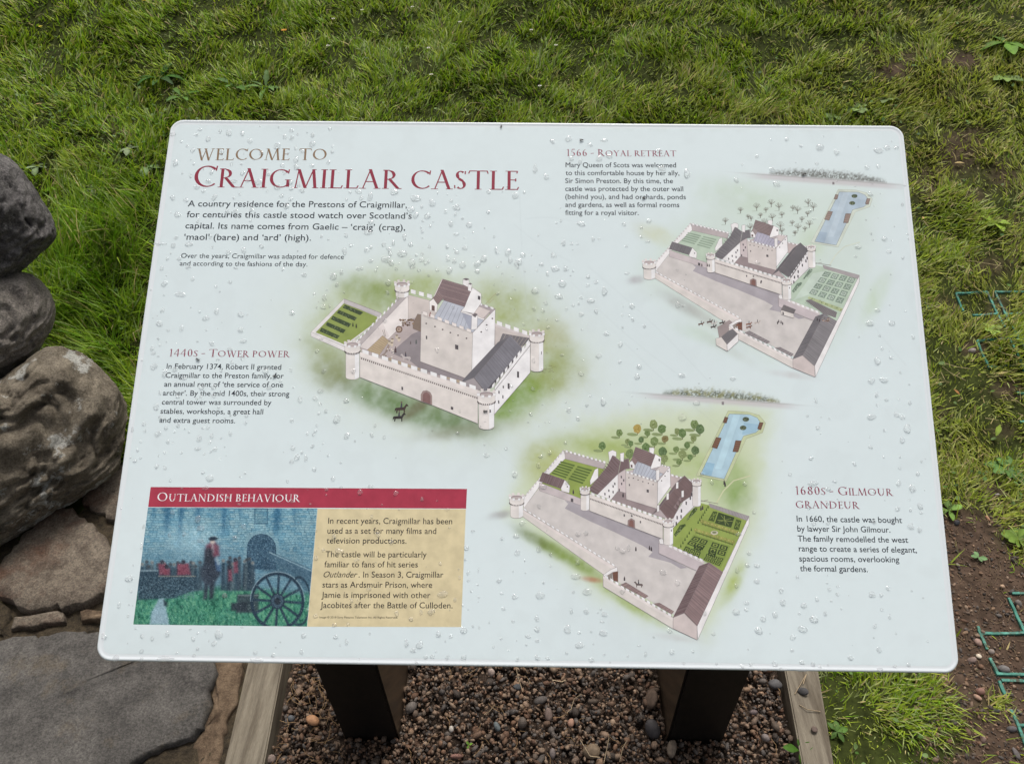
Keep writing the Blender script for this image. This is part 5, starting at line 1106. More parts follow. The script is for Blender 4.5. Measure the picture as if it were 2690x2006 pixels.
FE = [(900, 770, 'the kitchen plot of the big tower drawing'), (1060, 760, 'the far left round tower of the big drawing'), (1200, 740, 'the tiled roof of the big tower'), (1205, 860, 'the front wall of the big tower'), (1290, 850, 'the lit side of the big tower'), (1400, 870, 'the right round tower of the big drawing'), (1350, 920, 'the dark long roof of the big drawing'), (1120, 1040, 'the arched gate of the big drawing'), (1050, 1080, 'the two riders of the big drawing'), (930, 950, 'the left round tower of the big drawing'), (1275, 1110, 'the front round tower of the big drawing'), (1050, 900, 'the yard of the big drawing'), (980, 985, 'the front curtain wall of the big drawing'), (1400, 1010, 'the green right of the big drawing'), (860, 1010, 'the green left of the big drawing'), (1290, 1180, 'the green below the big drawing'), (1480, 980, 'the rubble right of the big drawing'),
      (2160, 560, 'the pond of the winter drawing'), (2200, 500, 'the pond islands of the winter drawing'), (2060, 560, 'the bare orchard'), (2160, 465, 'the grey tree belt of the winter drawing'), (1710, 700, 'the outer round tower of the winter drawing'), (1800, 620, 'the pale kitchen garden'), (2010, 640, 'the keep of the winter drawing'), (1900, 800, 'the yard of the winter drawing'), (2190, 750, 'the pale knot garden'), (2160, 900, 'the grey barn'), (1920, 860, 'the gatehouse of the winter drawing'), (1850, 800, 'the long outer wall of the winter drawing'), (2020, 930, 'the lower wall of the winter drawing'), (2140, 990, 'the lowest corner of the winter drawing'), (2280, 700, 'the path below the winter pond'), (1750, 810, 'the bush outside the winter wall'),
      (1920, 1180, 'the blue pond of the garden drawing'), (1950, 1110, 'the pond islands of the garden drawing'), (1750, 1160, 'the green orchard'), (1890, 1040, 'the green tree belt'), (1358, 1320, 'the outer round tower of the garden drawing'), (1510, 1230, 'the green kitchen garden'), (1690, 1270, 'the keep of the garden drawing'), (1620, 1390, 'the yard of the garden drawing'), (1860, 1430, 'the parterre garden'), (1840, 1560, 'the brown barn'), (1610, 1520, 'the gate in the lower wall of the garden drawing'), (1480, 1440, 'the long outer wall of the garden drawing'), (1700, 1590, 'the lower wall of the garden drawing'), (1828, 1680, 'the lowest corner of the garden drawing'), (1750, 1500, 'the lower yard of the garden drawing'), (1760, 1340, 'the east range of the garden drawing'), (1450, 1340, 'the upper yard of the garden drawing'), (1960, 1350, 'the right wall of the parterre'), (1540, 1540, 'the red brown brush mark by the gate'),
      (450, 1380, 'the stone wall of the blue picture'), (560, 1450, 'the rider in the blue picture'), (690, 1410, 'the arch in the blue picture'), (730, 1580, 'the gun wheel'), (560, 1600, 'the grass of the blue picture'), (420, 1560, 'the wagon in the blue picture'), (650, 1340, 'the carved panel in the blue picture'), (350, 1640, 'the lower left corner of the blue picture'), (810, 1645, 'the foot of the seam between picture and tan box'), (1210, 1645, 'the lower right corner of the tan box'), (1225, 1285, 'the right end of the red banner'), (1000, 1290, 'the plain part of the red banner'), (393, 1280, 'the left end of the red banner'),
      (460, 330, 'the top left corner of the board'), (2360, 350, 'the top right corner of the board'), (2500, 1740, 'the bottom right corner of the board'), (265, 1715, 'the bottom left corner of the board'), (435, 420, 'the upper left edge'), (400, 640, 'the left edge beside the introduction'), (330, 1100, 'the left edge beside the Tower Power text'), (290, 1400, 'the left edge beside the blue picture'), (300, 1560, 'the lower left edge'), (430, 1735, 'the bottom edge below the blue picture'), (700, 1738, 'the bottom edge left of the first post'), (930, 1740, 'the bottom edge over the left post'), (1200, 1745, 'the bottom edge left of its middle'), (1420, 1748, 'the bottom edge at its middle'), (1640, 1752, 'the bottom edge right of its middle'), (1870, 1758, 'the bottom edge over the right post'), (2080, 1760, 'the bottom edge over the right timber board'), (2300, 1764, 'the bottom edge right of the posts'),
      (700, 318, 'the top edge above WELCOME TO'), (1000, 318, 'the top edge left of the fly'), (1250, 320, 'the top edge near the fly'), (1750, 326, 'the top edge right of the 1566 heading'), (2100, 330, 'the top edge above the grey tree belt'), (2385, 520, 'the right edge beside the winter pond'), (2420, 800, 'the right edge beside the grey barn'), (2450, 1100, 'the right edge above the 1680s heading'), (2490, 1500, 'the right edge below the Gilmour text')]
def zone(x, y):
    best = None
    for a, c, b, d, w, blk, _y in WORDS:
        if len(w) < 3 or not blk: continue
        dx = max(a-x, 0, x-c); dy = max(b-y, 0, y-d); q = math.hypot(dx, dy)
        if best is None or q < best[0]:
            rel = 'on' if q < 1 else ('just ' if q < 26 else 'well ' if q > 75 else '')+(('left of' if x < a else 'right of') if dx > dy else ('above' if y < b else 'below'))
            if w == 'CRAIGMILLAR' and 'title' in blk:
                i = int(np.clip((x-a)/(c-a)*11, 0, 10)); nth = ['first R', 'first R', 'first A', 'first I', 'G', 'M', 'second I', 'first L', 'second L', 'second A', 'last R'][i] if i else 'first C'
                best = (q, f'{rel} the {nth} of the castle name '+('low down' if y > (b+d)/2+8 else 'high up' if y < (b+d)/2-8 else 'midway'))
            else: best = (q, f'{rel} the word {w} {blk}')
    for fx, fy, t in FE:
        q = math.hypot(x-fx, y-fy); s_ = max(0, q-26)
        if best is None or s_ < best[0]:
            dx, dy = x-fx, y-fy
            rel = 'on' if q < 26 and 'edge' not in t and 'corner of the board' not in t else 'beside' if q < 26 else ('just ' if q < 60 else 'well ' if q > 110 else '')+(('left of' if dx < 0 else 'right of') if abs(dx) > abs(dy) else ('above' if dy < 0 else 'below'))
            best = (s_, f'{rel} {t}')
    return best[1]
small = []
seen = {}
drops = []
for k, (X, Y, w, h) in enumerate(ds):
    c = L([X], [Y])[0]; ex = np.linalg.norm(L([X+w/2], [Y])[0]-L([X-w/2], [Y])[0])/2; ey = np.linalg.norm(L([X], [Y-h/2])[0]-L([X], [Y+h/2])[0])/2
    ex *= .86; ey *= .86; hh = .38*min(ex, ey) if max(ex, ey) < 1.6*min(ex, ey) else .32*min(ex, ey)
    si = int(rng.integers(0, 12)) if w*h < 90 else int(rng.integers(6, 30))
    if k < 300:
        o = obj('raindrop', SH[si][2]); al = max(w, h)/min(w, h)
        o.matrix_world = PM @ Matrix.Translation((c[0], c[1], .00006)) @ Matrix.Diagonal((ex, ey, hh, 1))
        size = 'large' if w*h > 380 else 'medium' if w*h > 170 else 'small'
        shp = 'stretched' if al > 1.55 else 'round' if al < 1.12 and si < 14 else 'uneven'
        drops.append((o, f'{size} {shp}', zone(X, Y)))
    else: small.append((c, ex, ey, hh, si))
from collections import defaultdict
gr = defaultdict(list)
for o, s, z in drops: gr[(s, z)].append(o)
for (s, z), os_ in gr.items():
    os_.sort(key=lambda o: (PM.inverted() @ o.matrix_world.translation).x)
    for i, o in enumerate(os_):
        pre = '' if len(os_) == 1 else ('left ', 'right ')[i] if len(os_) == 2 else 'leftmost ' if i == 0 else 'rightmost ' if i == len(os_)-1 else ('second ' if i == 1 else 'third ' if i == 2 else 'fourth ')+'from left '
        w_ = (pre+f'{s} raindrop {z}').split()
        if len(w_) > 16: w_ = (pre+f'{s.split()[0]} raindrop {z}').split()[:16]
        tag(o, ' '.join(w_), 'raindrop', 'raindrops on the board')
VV = []; FF = []; n = 0
for c, ex, ey, hh, si in small:
    V, Fd, _ = SH[si]; VV.append(V*(ex, ey, hh)+(c[0], c[1], .00006)); FF += [tuple(i+n for i in f) for f in Fd]; n += len(V)
o = obj('fine_raindrops', mesh('fine_raindrops', np.concatenate(VV), FF, M_WATER, None, True)); o.matrix_world = PM
tag(o, 'scatter of tiny clear raindrops all over the white board', 'raindrops', kind='stuff')

# ------------------------------------------------------------------ flies
M_FLY = mat_plain('fly_black', (22, 20, 22), .35); M_WING = mat_plain('fly_wing', (120, 116, 112), .25, .5, Alpha=.45)
def ellipsoid(c, r, n=8, m=6):
    V = [(c[0], c[1], c[2]+r[2])]; F = []
    for i in range(1, m):
        t = math.pi*i/m
        for j in range(n): a = 2*math.pi*j/n; V.append((c[0]+r[0]*math.sin(t)*math.cos(a), c[1]+r[1]*math.sin(t)*math.sin(a), c[2]+r[2]*math.cos(t)))
    V.append((c[0], c[1], c[2]-r[2])); e = len(V)-1
    F += [(0, 1+j, 1+(j+1) % n) for j in range(n)]
    for i in range(m-2):
        for j in range(n): a, b = 1+i*n+j, 1+i*n+(j+1) % n; F.append((a, a+n, b+n, b))
    F += [(e, 1+(m-2)*n+(j+1) % n, 1+(m-2)*n+j) for j in range(n)]
    return V, F
def join(parts):
    V = []; F = []
    for v, f in parts: o = len(V); V += list(v); F += [tuple(i+o for i in q) for q in f]
    return V, F
def tubeseg(a, b, r, n=4):
    a = Vector(a); b = Vector(b); d = (b-a).normalized(); u = d.orthogonal().normalized(); w = d.cross(u)
    V = [tuple(p+(u*math.cos(2*math.pi*k/n)+w*math.sin(2*math.pi*k/n))*r) for p in (a, b) for k in range(n)]
    return V, [(k, (k+1) % n, n+(k+1) % n, n+k) for k in range(n)]
fb = join([ellipsoid((0, 0, 1.1), (1.0, .75, .75)), ellipsoid((-1.9, 0, .95), (1.6, .8, .7)), ellipsoid((1.3, 0, 1.0), (.55, .6, .55))])
me_body = mesh('body', fb[0], fb[1], M_FLY, None, True)
def legm(s, x):
    return mesh('leg', *join([tubeseg((x*.5, s*.5, .9), (x*1.2, s*1.7, 1.2), .09), tubeseg((x*1.2, s*1.7, 1.2), (x*1.7, s*2.5, .05), .07)]), M_FLY)
legs = [legm(s, x) for s in (-1, 1) for x in (-1.3, .1, 1.3)]
wings = [mesh('wing', [(.2, s*.3, 1.7), (-1.4, s*1.3, 1.75), (-3.6, s*1.5, 1.5), (-4.1, s*.8, 1.5), (-2.2, s*.1, 1.75)], [(0, 1, 2, 3, 4)], M_WING) for s in (-1, 1)]
def fly(px, py, rot, s, label):
    c = L([px], [py])[0]; e = empty('fly', mat=PM @ Matrix.Translation((c[0], c[1], .0003)) @ Matrix.Rotation(R(rot), 4, 'Z') @ Matrix.Scale(s*.00082, 4))
    tag(e, label, 'fly', 'small flies on the board')
    obj('body', me_body, e)
    for l in legs: obj('leg', l, e)
    for w in wings: obj('wing', w, e)
fly(1317, 332, 80, 1.0, 'tiny black fly at the top edge of the board, facing uphill')
fly(1529, 369, 8, 1.15, 'small black fly just above the Royal Retreat heading')
fly(1693, 520, 20, 1.1, 'small black fly on the word orchards')
fly(2113, 458, 15, 1.2, 'small black fly on the pale tree belt of the winter drawing')
fly(522, 945, -20, 1.15, 'small black fly under the Tower Power heading')
fly(724, 987, 25, 1.15, 'small black fly on the word for in the Tower Power text')
fly(1277, 1080, 5, 1.2, 'small black fly on the front round tower of the big drawing')
fly(2133, 1621, 60, .4, 'minute black fly caught in a drop below the Gilmour text')

# ------------------------------------------------------------------ ground
def sheet_ground(name, x0, x1, y0, y1, nx, ny, fn, mt):
    x, y = np.meshgrid(np.linspace(x0, x1, nx), np.linspace(y0, y1, ny)); z = fn(x, y)
    i = np.arange(nx*ny).reshape(ny, nx); F = np.stack([i[:-1, :-1], i[:-1, 1:], i[1:, 1:], i[1:, :-1]], -1).reshape(-1, 4)
    return mesh(name, np.stack([x, y, z], -1).reshape(-1, 3), F, mt, None, True)
BX0, BX1, BY0, BY1 = -.53, .533, -.9, .92      # gravel bed between the boards
def gfull(x, y):
    z = gz(x, y)
    bed = (x > BX0-.02) & (x < BX1+.02) & (y > BY0) & (y < BY1)
    far = np.hypot(x, y)
    return np.where(bed, -.055, z)
# turf/soil mix: soil shows through where worn, a fine colour break-up in the material
M_GROUND = mat_attr('ground_turf_and_soil', .95, .1, noise=.6, nscale=45, bump=1, bscale=90)
ground_me = sheet_ground('ground', -7, 7, -4, 9, 841, 781, gfull, M_GROUND)
tag(obj('ground', ground_me), kind='structure')
ol = [(-400, -400), (400, -400), (400, 400), (-400, 400)]
V = [(-400, -400, -.14), (400, -400, -.14), (400, 400, 60), (-400, 400, 60), (-7, -4, -.13)]
# land beyond: a wide ring that carries on the slope
n = 40; V = []; F = []
for r_, in ((0,), (1,), (2,), (3,)):
    pass
rg = [1, 1.6, 4, 14, 60]
def rim(t, s):
    c, q = math.cos(t), math.sin(t); m_ = max(abs(c), abs(q)); bx, by = 7*c/m_, 6.5*q/m_+2.5
    return bx*s, (by-2.5)*s+2.5
for s in rg:
    for k in range(n):
        x, y = rim(2*math.pi*k/n+math.pi/4, s); z = float(gz(np.array(np.clip(x, -7, 7)), np.array(np.clip(y, -4, 9))))
        V.append((x, y, (z if s == 1 else z+.0)-.004-(0 if s == 1 else .05)))
for i in range(len(rg)-1):
    for k in range(n): F.append((i*n+k, i*n+(k+1) % n, (i+1)*n+(k+1) % n, (i+1)*n+k))
M_FAR = mat_noise('far_turf', (50, 66, 22), (96, 112, 46), 6, .9, .5, 20, bdist=.02)
me = mesh('terrain', V, F, M_FAR, None, True); fixn(me)
tag(obj('terrain', me), kind='structure')

# ------------------------------------------------------------------ timber edging
def board(name, pin, pout, side, label):
    """a board whose top runs from below the frame to under the sign"""
    a0, a1 = G(*pin[0], .012), G(*pin[1], .012); b0, b1 = G(*pout[0], .012), G(*pout[1], .012)
    def ext(p, q, y): t = (y-p[1])/(q[1]-p[1]); return p+(q-p)*t
    P = [ext(a0, a1, -.7), ext(a0, a1, .93), ext(b0, b1, .93), ext(b0, b1, -.7)]
    b = bmesh.new(); top = [b.verts.new((p[0], p[1], .014)) for p in P]; bot = [b.verts.new((p[0], p[1], -.12)) for p in P]
    b.faces.new(top); b.faces.new(bot[::-1])
    for i in range(4): j = (i+1) % 4; b.faces.new((bot[i], bot[j], top[j], top[i]))
    bmesh.ops.recalc_face_normals(b, faces=b.faces)
    bmesh.ops.bevel(b, geom=b.edges[:], offset=.003, segments=2, affect='EDGES')
    me = bpy.data.meshes.new(name); b.to_mesh(me); b.free(); me.materials.append(M_WOOD)
    return tag(obj(name, me), label, 'timber board')
board('timber_edging_board', [(743, 1747), (694, 2006)], [(650, 1747), (590, 2006)], -1, 'pale weathered timber board along the left of the gravel bed')
board('timber_edging_board', [(2062, 1765), (2107, 2006)], [(2150, 1765), (2190, 2006)], 1, 'pale weathered timber board along the right of the gravel bed, grass creeping over it')

# ------------------------------------------------------------------ gravel
def ico(sub=1):
    b = bmesh.new(); bmesh.ops.create_icosphere(b, subdivisions=sub, radius=1); V = np.array([v.co[:] for v in b.verts]); F = np.array([[v.index for v in f.verts] for f in b.faces]); b.free(); return V, F
IV, IF = ico(2); IV1, IF1 = ico(1)
def pebbles(pos, size, flat=.6, hi=True, cols=None):
    n = len(pos); bv, bf = (IV, IF) if hi else (IV1, IF1); k = len(bv)
    sc = size[:, None]*np.stack([rng.uniform(.75, 1.45, n), rng.uniform(.5, 1.0, n), rng.uniform(flat*.6, flat*1.25, n)], -1)
    # lumpy: directional bulges
    W = np.ones((n, k))
    for q in range(5):
        d = rng.normal(size=(n, 3)); d /= np.linalg.norm(d, axis=1, keepdims=True); W += rng.uniform(-.38, .2, (n, 1))*np.clip(d @ bv.T, 0, 1)**2
    V = bv[None]*W[..., None]*sc[:, None]
    a, e, c = rng.uniform(0, 6.28, n), rng.normal(0, .45, n), rng.normal(0, .45, n)
    def rot(V, a, i, j):
        ca, sa = np.cos(a)[:, None], np.sin(a)[:, None]; x, y = V[..., i].copy(), V[..., j].copy(); V[..., i] = x*ca-y*sa; V[..., j] = x*sa+y*ca
    rot(V, e, 1, 2); rot(V, c, 0, 2); rot(V, a, 0, 1)
    V += pos[:, None]
    F = (bf[None]+(np.arange(n)*k)[:, None, None]).reshape(-1, 3)
    C = np.repeat(cols[:, None], k, 1).reshape(-1, 3)
    return V.reshape(-1, 3), F, C
PAL = lin(np.array([(102, 86, 74), (118, 98, 82), (88, 76, 66), (96, 76, 62), (126, 102, 82), (80, 74, 70), (92, 84, 78), (112, 86, 68), (66, 58, 52), (132, 112, 94), (90, 68, 54)], float))
def pcol(n):
    return PAL[rng.integers(0, len(PAL), n)]*rng.uniform(.75, 1.2, (n, 1))
N = 24000
px = rng.uniform(BX0+.01, BX1-.01, N); py = rng.uniform(-.12, .60, N)
near = (py < .52)
sz = np.exp(rng.normal(math.log(.0041), .40, N)).clip(.0024, .0125)
lay = rng.uniform(0, 1, N)
pz = -.034+lay*.023
M_BEDG = mat_noise('bed_grit', (36, 28, 22), (92, 76, 64), 90, .95, 1, 160, bdist=.006)
tag(obj('gravel_bed', sheet_ground('gravel_bed', BX0-.004, BX1+.004, -.7, .93, 180, 240, lambda x, y: -.040+(fbm(x*30, y*30, 3)-.5)*.02, M_BEDG)), kind='structure')
inpost = np.zeros(N, bool)
for x0, x1 in ((-.383, -.271), (.276, .388)): inpost |= (px > x0-.004) & (px < x1+.004) & (py > .236) & (py < .452)
k = ~inpost
V, F, C = pebbles(np.stack([px, py, pz], -1)[k], sz[k], .68, False, pcol(int(k.sum())))
# nearest, visible ones rounder
tag(obj('gravel', mesh('gravel', V, F, M_PEB, C, False)), 'bed of small brown and grey rounded gravel under the sign', 'gravel', kind='stuff')
# larger stones that stand out
BIG = [(820, 1890, 34, (176, 132, 98), 'orange brown pebble beside the left post'), (1305, 1905, 30, (92, 98, 98), 'smooth grey green pebble in the middle of the gravel'), (1370, 1893, 42, (98, 88, 80), 'flat brown stone in the middle of the gravel'), (1078, 1855, 40, (108, 100, 94), 'blocky grey stone right of the left post'), (1290, 1762, 24, (158, 140, 130), 'pale pinkish pebble just below the board'), (2040, 1793, 40, (88, 86, 86), 'grey angular stone by the right board'),
       (1715, 1912, 40, (76, 72, 72), 'dark grey stone left of the right post'), (1185, 1912, 20, (176, 168, 158), 'pale white pebble in the gravel'), (1500, 1896, 26, (150, 116, 98), 'pinkish brown pebble left of the middle'), (1556, 1968, 44, (116, 100, 82), 'long tan stone at the bottom of the gravel'), (762, 1884, 24, (84, 86, 88), 'blue grey pebble near the left board'), (1440, 1875, 28, (110, 94, 86), 'round mauve pebble in the gravel'), (1358, 1800, 26, (74, 76, 78), 'dark grey pebble in the gravel under the board'), (712, 1990, 26, (128, 112, 104), 'rounded pebble at the foot of the left board'),
       (1198, 1985, 26, (124, 92, 82), 'reddish pebble at the bottom of the gravel'), (1980, 1868, 24, (104, 92, 90), 'rounded stone right of the right post'), (2012, 1935, 24, (118, 108, 104), 'pale grey pebble right of the right post'), (1420, 1835, 44, (82, 76, 72), 'dark sloping stone in the gravel under the board'), (1710, 1832, 48, (98, 82, 70), 'lumpy brown stone beside the right post'), (1765, 1965, 36, (122, 108, 94), 'tan stone in front of the right post'), (1452, 1975, 28, (110, 100, 96), 'grey brown pebble at the bottom middle')]
for X, Y, s, c, lb in BIG:
    p = G(X, Y, -.006); v, f, cc = pebbles(np.array([[0., 0, 0]]), np.array([s/1180*.5]), .62, True, lin(np.array([c], float)))
    o = obj('pebble', mesh('pebble', v, f, M_PEB, cc, True), loc=(p[0], p[1], -.010)); tag(o, lb, 'pebble')

# stones strewn over the bare soil at the right
n = 4200
qx = rng.uniform(2400, 2800, n); qy = rng.uniform(1330, 2080, n); P = G(qx, qy); P[:, 2] += .001
s_ = np.exp(rng.normal(math.log(.0021), .55, n)).clip(.0009, .008)
V, F, C = pebbles(P, s_, .6, False, pcol(n))
tag(obj('soil_gravel', mesh('soil_gravel', V, F, M_PEB, C, True)), 'loose small grit on the bare soil right of the sign', 'gravel', kind='stuff')
SB = [(2568, 1690, 22, (150, 124, 112), 'pinkish pebble on the soil beside the green grid corner'), (2602, 1712, 18, (134, 122, 114), 'grey brown pebble inside the green grid cell'), (2569, 1724, 16, (206, 192, 172), 'pale cream pebble beside the green grid'), (2551, 1733, 18, (124, 106, 98), 'brown pebble right of the board corner'), (2480, 1784, 14, (190, 158, 138), 'pale pink pebble below the board corner'), (2634, 1757, 22, (108, 104, 102), 'grey flat pebble in the grid cell'), (2572, 1816, 20, (130, 98, 86), 'reddish brown stone below the grid'), (2566, 1832, 16, (158, 128, 110), 'rounded tan pebble under the reddish stone'), (2512, 1375, 18, (58, 58, 62), 'dark stone at the top of the bare soil'), (2514, 1486, 13, (126, 112, 108), 'small mauve pebble on the bare soil'),
      (2593, 1362, 14, (158, 120, 94), 'orange brown pebble at the grass edge'), (2632, 1542, 14, (176, 148, 122), 'sandy pebble above the green grid'), (2615, 1868, 18, (72, 70, 72), 'dark angular stone beside the lower grid'), (2580, 1942, 16, (130, 108, 98), 'brown pebble at the lower soil'), (2668, 1978, 24, (96, 90, 88), 'grey stone at the bottom right'), (2553, 924, 26, (140, 130, 124), 'grey rounded stone in the grass beside the upper green grid'), (2673, 1585, 20, (112, 104, 98), 'grey stone in the corner of the grid'), (2108, 1816, 18, (70, 68, 68), 'dark pebble lying on the right timber board'), (2138, 1916, 13, (98, 84, 76), 'small brown pebble on the right timber board'), (2172, 1976, 14, (60, 58, 58), 'dark pebble at the edge of the right timber board'), (2618, 1300, 12, (150, 142, 138), 'small pale pebble in the grass right of the board'), (2654, 1915, 20, (88, 84, 84), 'grey flat stone by the lower grid')]
for X, Y, s, c, lb in SB:
    z = .016 if 'on the right timber' in lb else None
    p = G(X, Y, z); v, f, cc = pebbles(np.array([[0., 0, 0]]), np.array([s/1000*.5]), .62, True, lin(np.array([c], float)))
    o = obj('pebble', mesh('pebble', v, f, M_PEB, cc, True), loc=(p[0], p[1], p[2]+.003)); tag(o, lb, 'pebble')

# ------------------------------------------------------------------ dry stalks
def stalks(name, pts, w, c, label=None, kind=None, cat='dry stalk'):
    V = []; F = []; C = []
    for P in pts:
        P = np.asarray(P, float)
        for i in range(len(P)-1):
            v, f = tubeseg(P[i], P[i+1], w, 3); o = len(V); V += v; F += [tuple(q+o for q in t) for t in f]
    cc = np.tile(lin(c), (len(V), 1))
    o = obj(name, mesh(name, V, F, M_STRAW, cc, True)); tag(o, label, cat if label else None, kind=kind); return o
def gp(X, Y, z): return G(X, Y, z)
TW = [([(1355, 1752, .02), (1360, 1775, .012), (1373, 1815, .0)], 'thin pale straw standing out of the gravel just under the board'), ([(1528, 1822, .015), (1508, 1835, .006), (1500, 1862, .0), (1490, 1870, 0)], 'bent pale twig lying in the middle of the gravel'), ([(1300, 1850, .01), (1285, 1868, .004), (1272, 1876, 0)], 'short dry stalk near the middle of the gravel'), ([(1600, 1935, .01), (1592, 1975, .0), (1586, 2004, 0)], 'long straight straw at the bottom right of the gravel'),
      ([(1648, 1942, .015), (1635, 1965, .01), (1628, 2000, 0)], 'curved pale straw at the bottom right of the gravel'), ([(1524, 1942, .005), (1550, 1985, .004), (1575, 1988, 0)], 'dry stalk lying over the long tan stone'), ([(2110, 1795, .018), (2118, 1770, .02), (2088, 1822, .016)], 'dry root fibre on the right board near the sign'), ([(2155, 1868, .017), (2120, 1862, .02), (2100, 1850, .016)], 'pale grass root creeping over the right timber board'), ([(1450, 1785, .01), (1475, 1790, .005), (1485, 1786, 0)], 'short straw below the board edge'), ([(278, 375, .05), (300, 345, .06), (320, 325, .02)], 'dead bent stalk in the grass left of the board')]
for P, lb in TW:
    stalks('dry_stalk', [[gp(x, y, z) if y > 600 else G(x, y)+np.array([0, 0, z]) for x, y, z in P]], .0011, (168, 148, 120), lb)
pts = []
for k in range(300):
    x, y = (rng.uniform(-.52, -.36), rng.uniform(0, .5)) if k < 190 else (rng.uniform(-.5, .52), rng.uniform(.0, .5))
    if any(x0-.03 < x < x1+.03 and .2 < y < .47 for x0, x1 in ((-.383, -.271), (.276, .388))): continue
    a = rng.uniform(0, 6.28); l = rng.uniform(.012, .04); z = -.010+rng.uniform(0, .008); pts.append([(x, y, z), (x+l*.5*math.cos(a), y+l*.5*math.sin(a), z+.003), (x+l*math.cos(a+.3), y+l*math.sin(a+.3), z-.002)])
stalks('straw_litter', pts, .0006, (140, 112, 78), 'thin brown straw and needle litter among the gravel', 'stuff', 'litter')

# ------------------------------------------------------------------ paving on the left
def densify(P, step, amp):
    P = np.asarray(P, float); out = []
    for i in range(len(P)):
        a, b = P[i], P[(i+1) % len(P)]; n = max(1, int(np.linalg.norm(b-a)/step))
        for k in range(n):
            q = a+(b-a)*k/n
            out.append(q+np.array([vnoise(q[0]*60, q[1]*60)-.5, vnoise(q[0]*60+9, q[1]*60+5)-.5])*amp*(1 if k else .4))
    return np.array(out)
def slab(px, top, mt, name='slab', label=None, parent=None, amp=.014, rough=.003):
    W = G(np.array([p[0] for p in px], float), np.array([p[1] for p in px], float), top)[:, :2]
    O = densify(W, .014, amp*1.5); c = O.mean(0); n = len(O); V = []; F = []
    prof = [(1.0, -.05), (1.0, -.012), (.992, -.003), (.975, .0), (.80, .002), (.55, .003), (.28, .002)]
    for s, z in prof:
        for p in O:
            q = c+(p-c)*s; V.append((q[0], q[1], top+z+(fbm(q[0]*22, q[1]*22, 4)-.5)*rough*5*(s > .1)*(1 if z > -.02 else 0)))
    V.append((c[0], c[1], top+.002))
    for i in range(len(prof)-1):
        for k in range(n): F.append((i*n+k, i*n+(k+1) % n, (i+1)*n+(k+1) % n, (i+1)*n+k))
    for k in range(n): F.append(((len(prof)-1)*n+k, (len(prof)-1)*n+(k+1) % n, len(V)-1))
    me = mesh(name, V, F, mt, None, True); fixn(me)
    o = obj(name, me, parent)
    if label: o['label'] = label
    return o
zz = lambda *q: [(x/1.8234, 1100+y/1.8234) for x, y in q]
pav = obj('paving', sheet_ground('paving', -2.6, -.60, -.7, .96, 120, 120, lambda x, y: .006+(fbm(x*14, y*14, 4)-.5)*.03, M_MORT)); tag(pav, kind='structure')
slab(zz((-700, 1150), (40, 1050), (240, 1030), (460, 1012), (760, 1030), (1040, 1100), (1036, 1180), (1018, 1260), (975, 1480), (620, 1652), (300, 1860), (-700, 2000)), .030, M_SLABG, label='broad smooth dark grey flagstone below the board', parent=pav)
slab(zz((290, 405), (345, 440), (400, 470), (500, 560), (535, 610), (520, 760), (495, 835), (400, 880), (240, 905), (90, 905), (0, 820), (-60, 760), (0, 680), (100, 560), (200, 470)), .034, M_SLABB, label='rough brown triangular flagstone with a rusty stain', parent=pav)
slab(zz((385, 300), (480, 250), (600, 190), (620, 330), (570, 480), (510, 480), (430, 430), (385, 350)), .02, M_SLABB, label='brown stone wedged between the boulder and the board', parent=pav)
slab(zz((65, 945), (180, 930), (305, 922), (310, 968), (180, 985), (50, 1005)), .022, M_SLABB, label='thin grey filler stone between the flags', parent=pav, amp=.006)
slab(zz((385, 925), (600, 905), (600, 955), (385, 966)), .022, M_SAND, label='thin pinkish filler stone beside the board', parent=pav, amp=.006)
slab(zz((1048, 1120), (1170, 1120), (1150, 1250), (1108, 1400), (1085, 1500), (1040, 1700), (980, 1800), (930, 1560), (985, 1500), (1030, 1300)), .012, M_SAND, label='rough sandy stone strip beside the left timber board', parent=pav)
slab(zz((700, 1640), (960, 1500), (930, 1700), (860, 1900), (500, 1900)), .010, M_MORT, label='crumbly brown mortar patch at the bottom', parent=pav)
slab(zz((-500, 830), (-20, 860), (40, 925), (20, 1030), (-500, 1080)), .018, M_MORT, label='dark mossy mortar patch at the left edge', parent=pav)

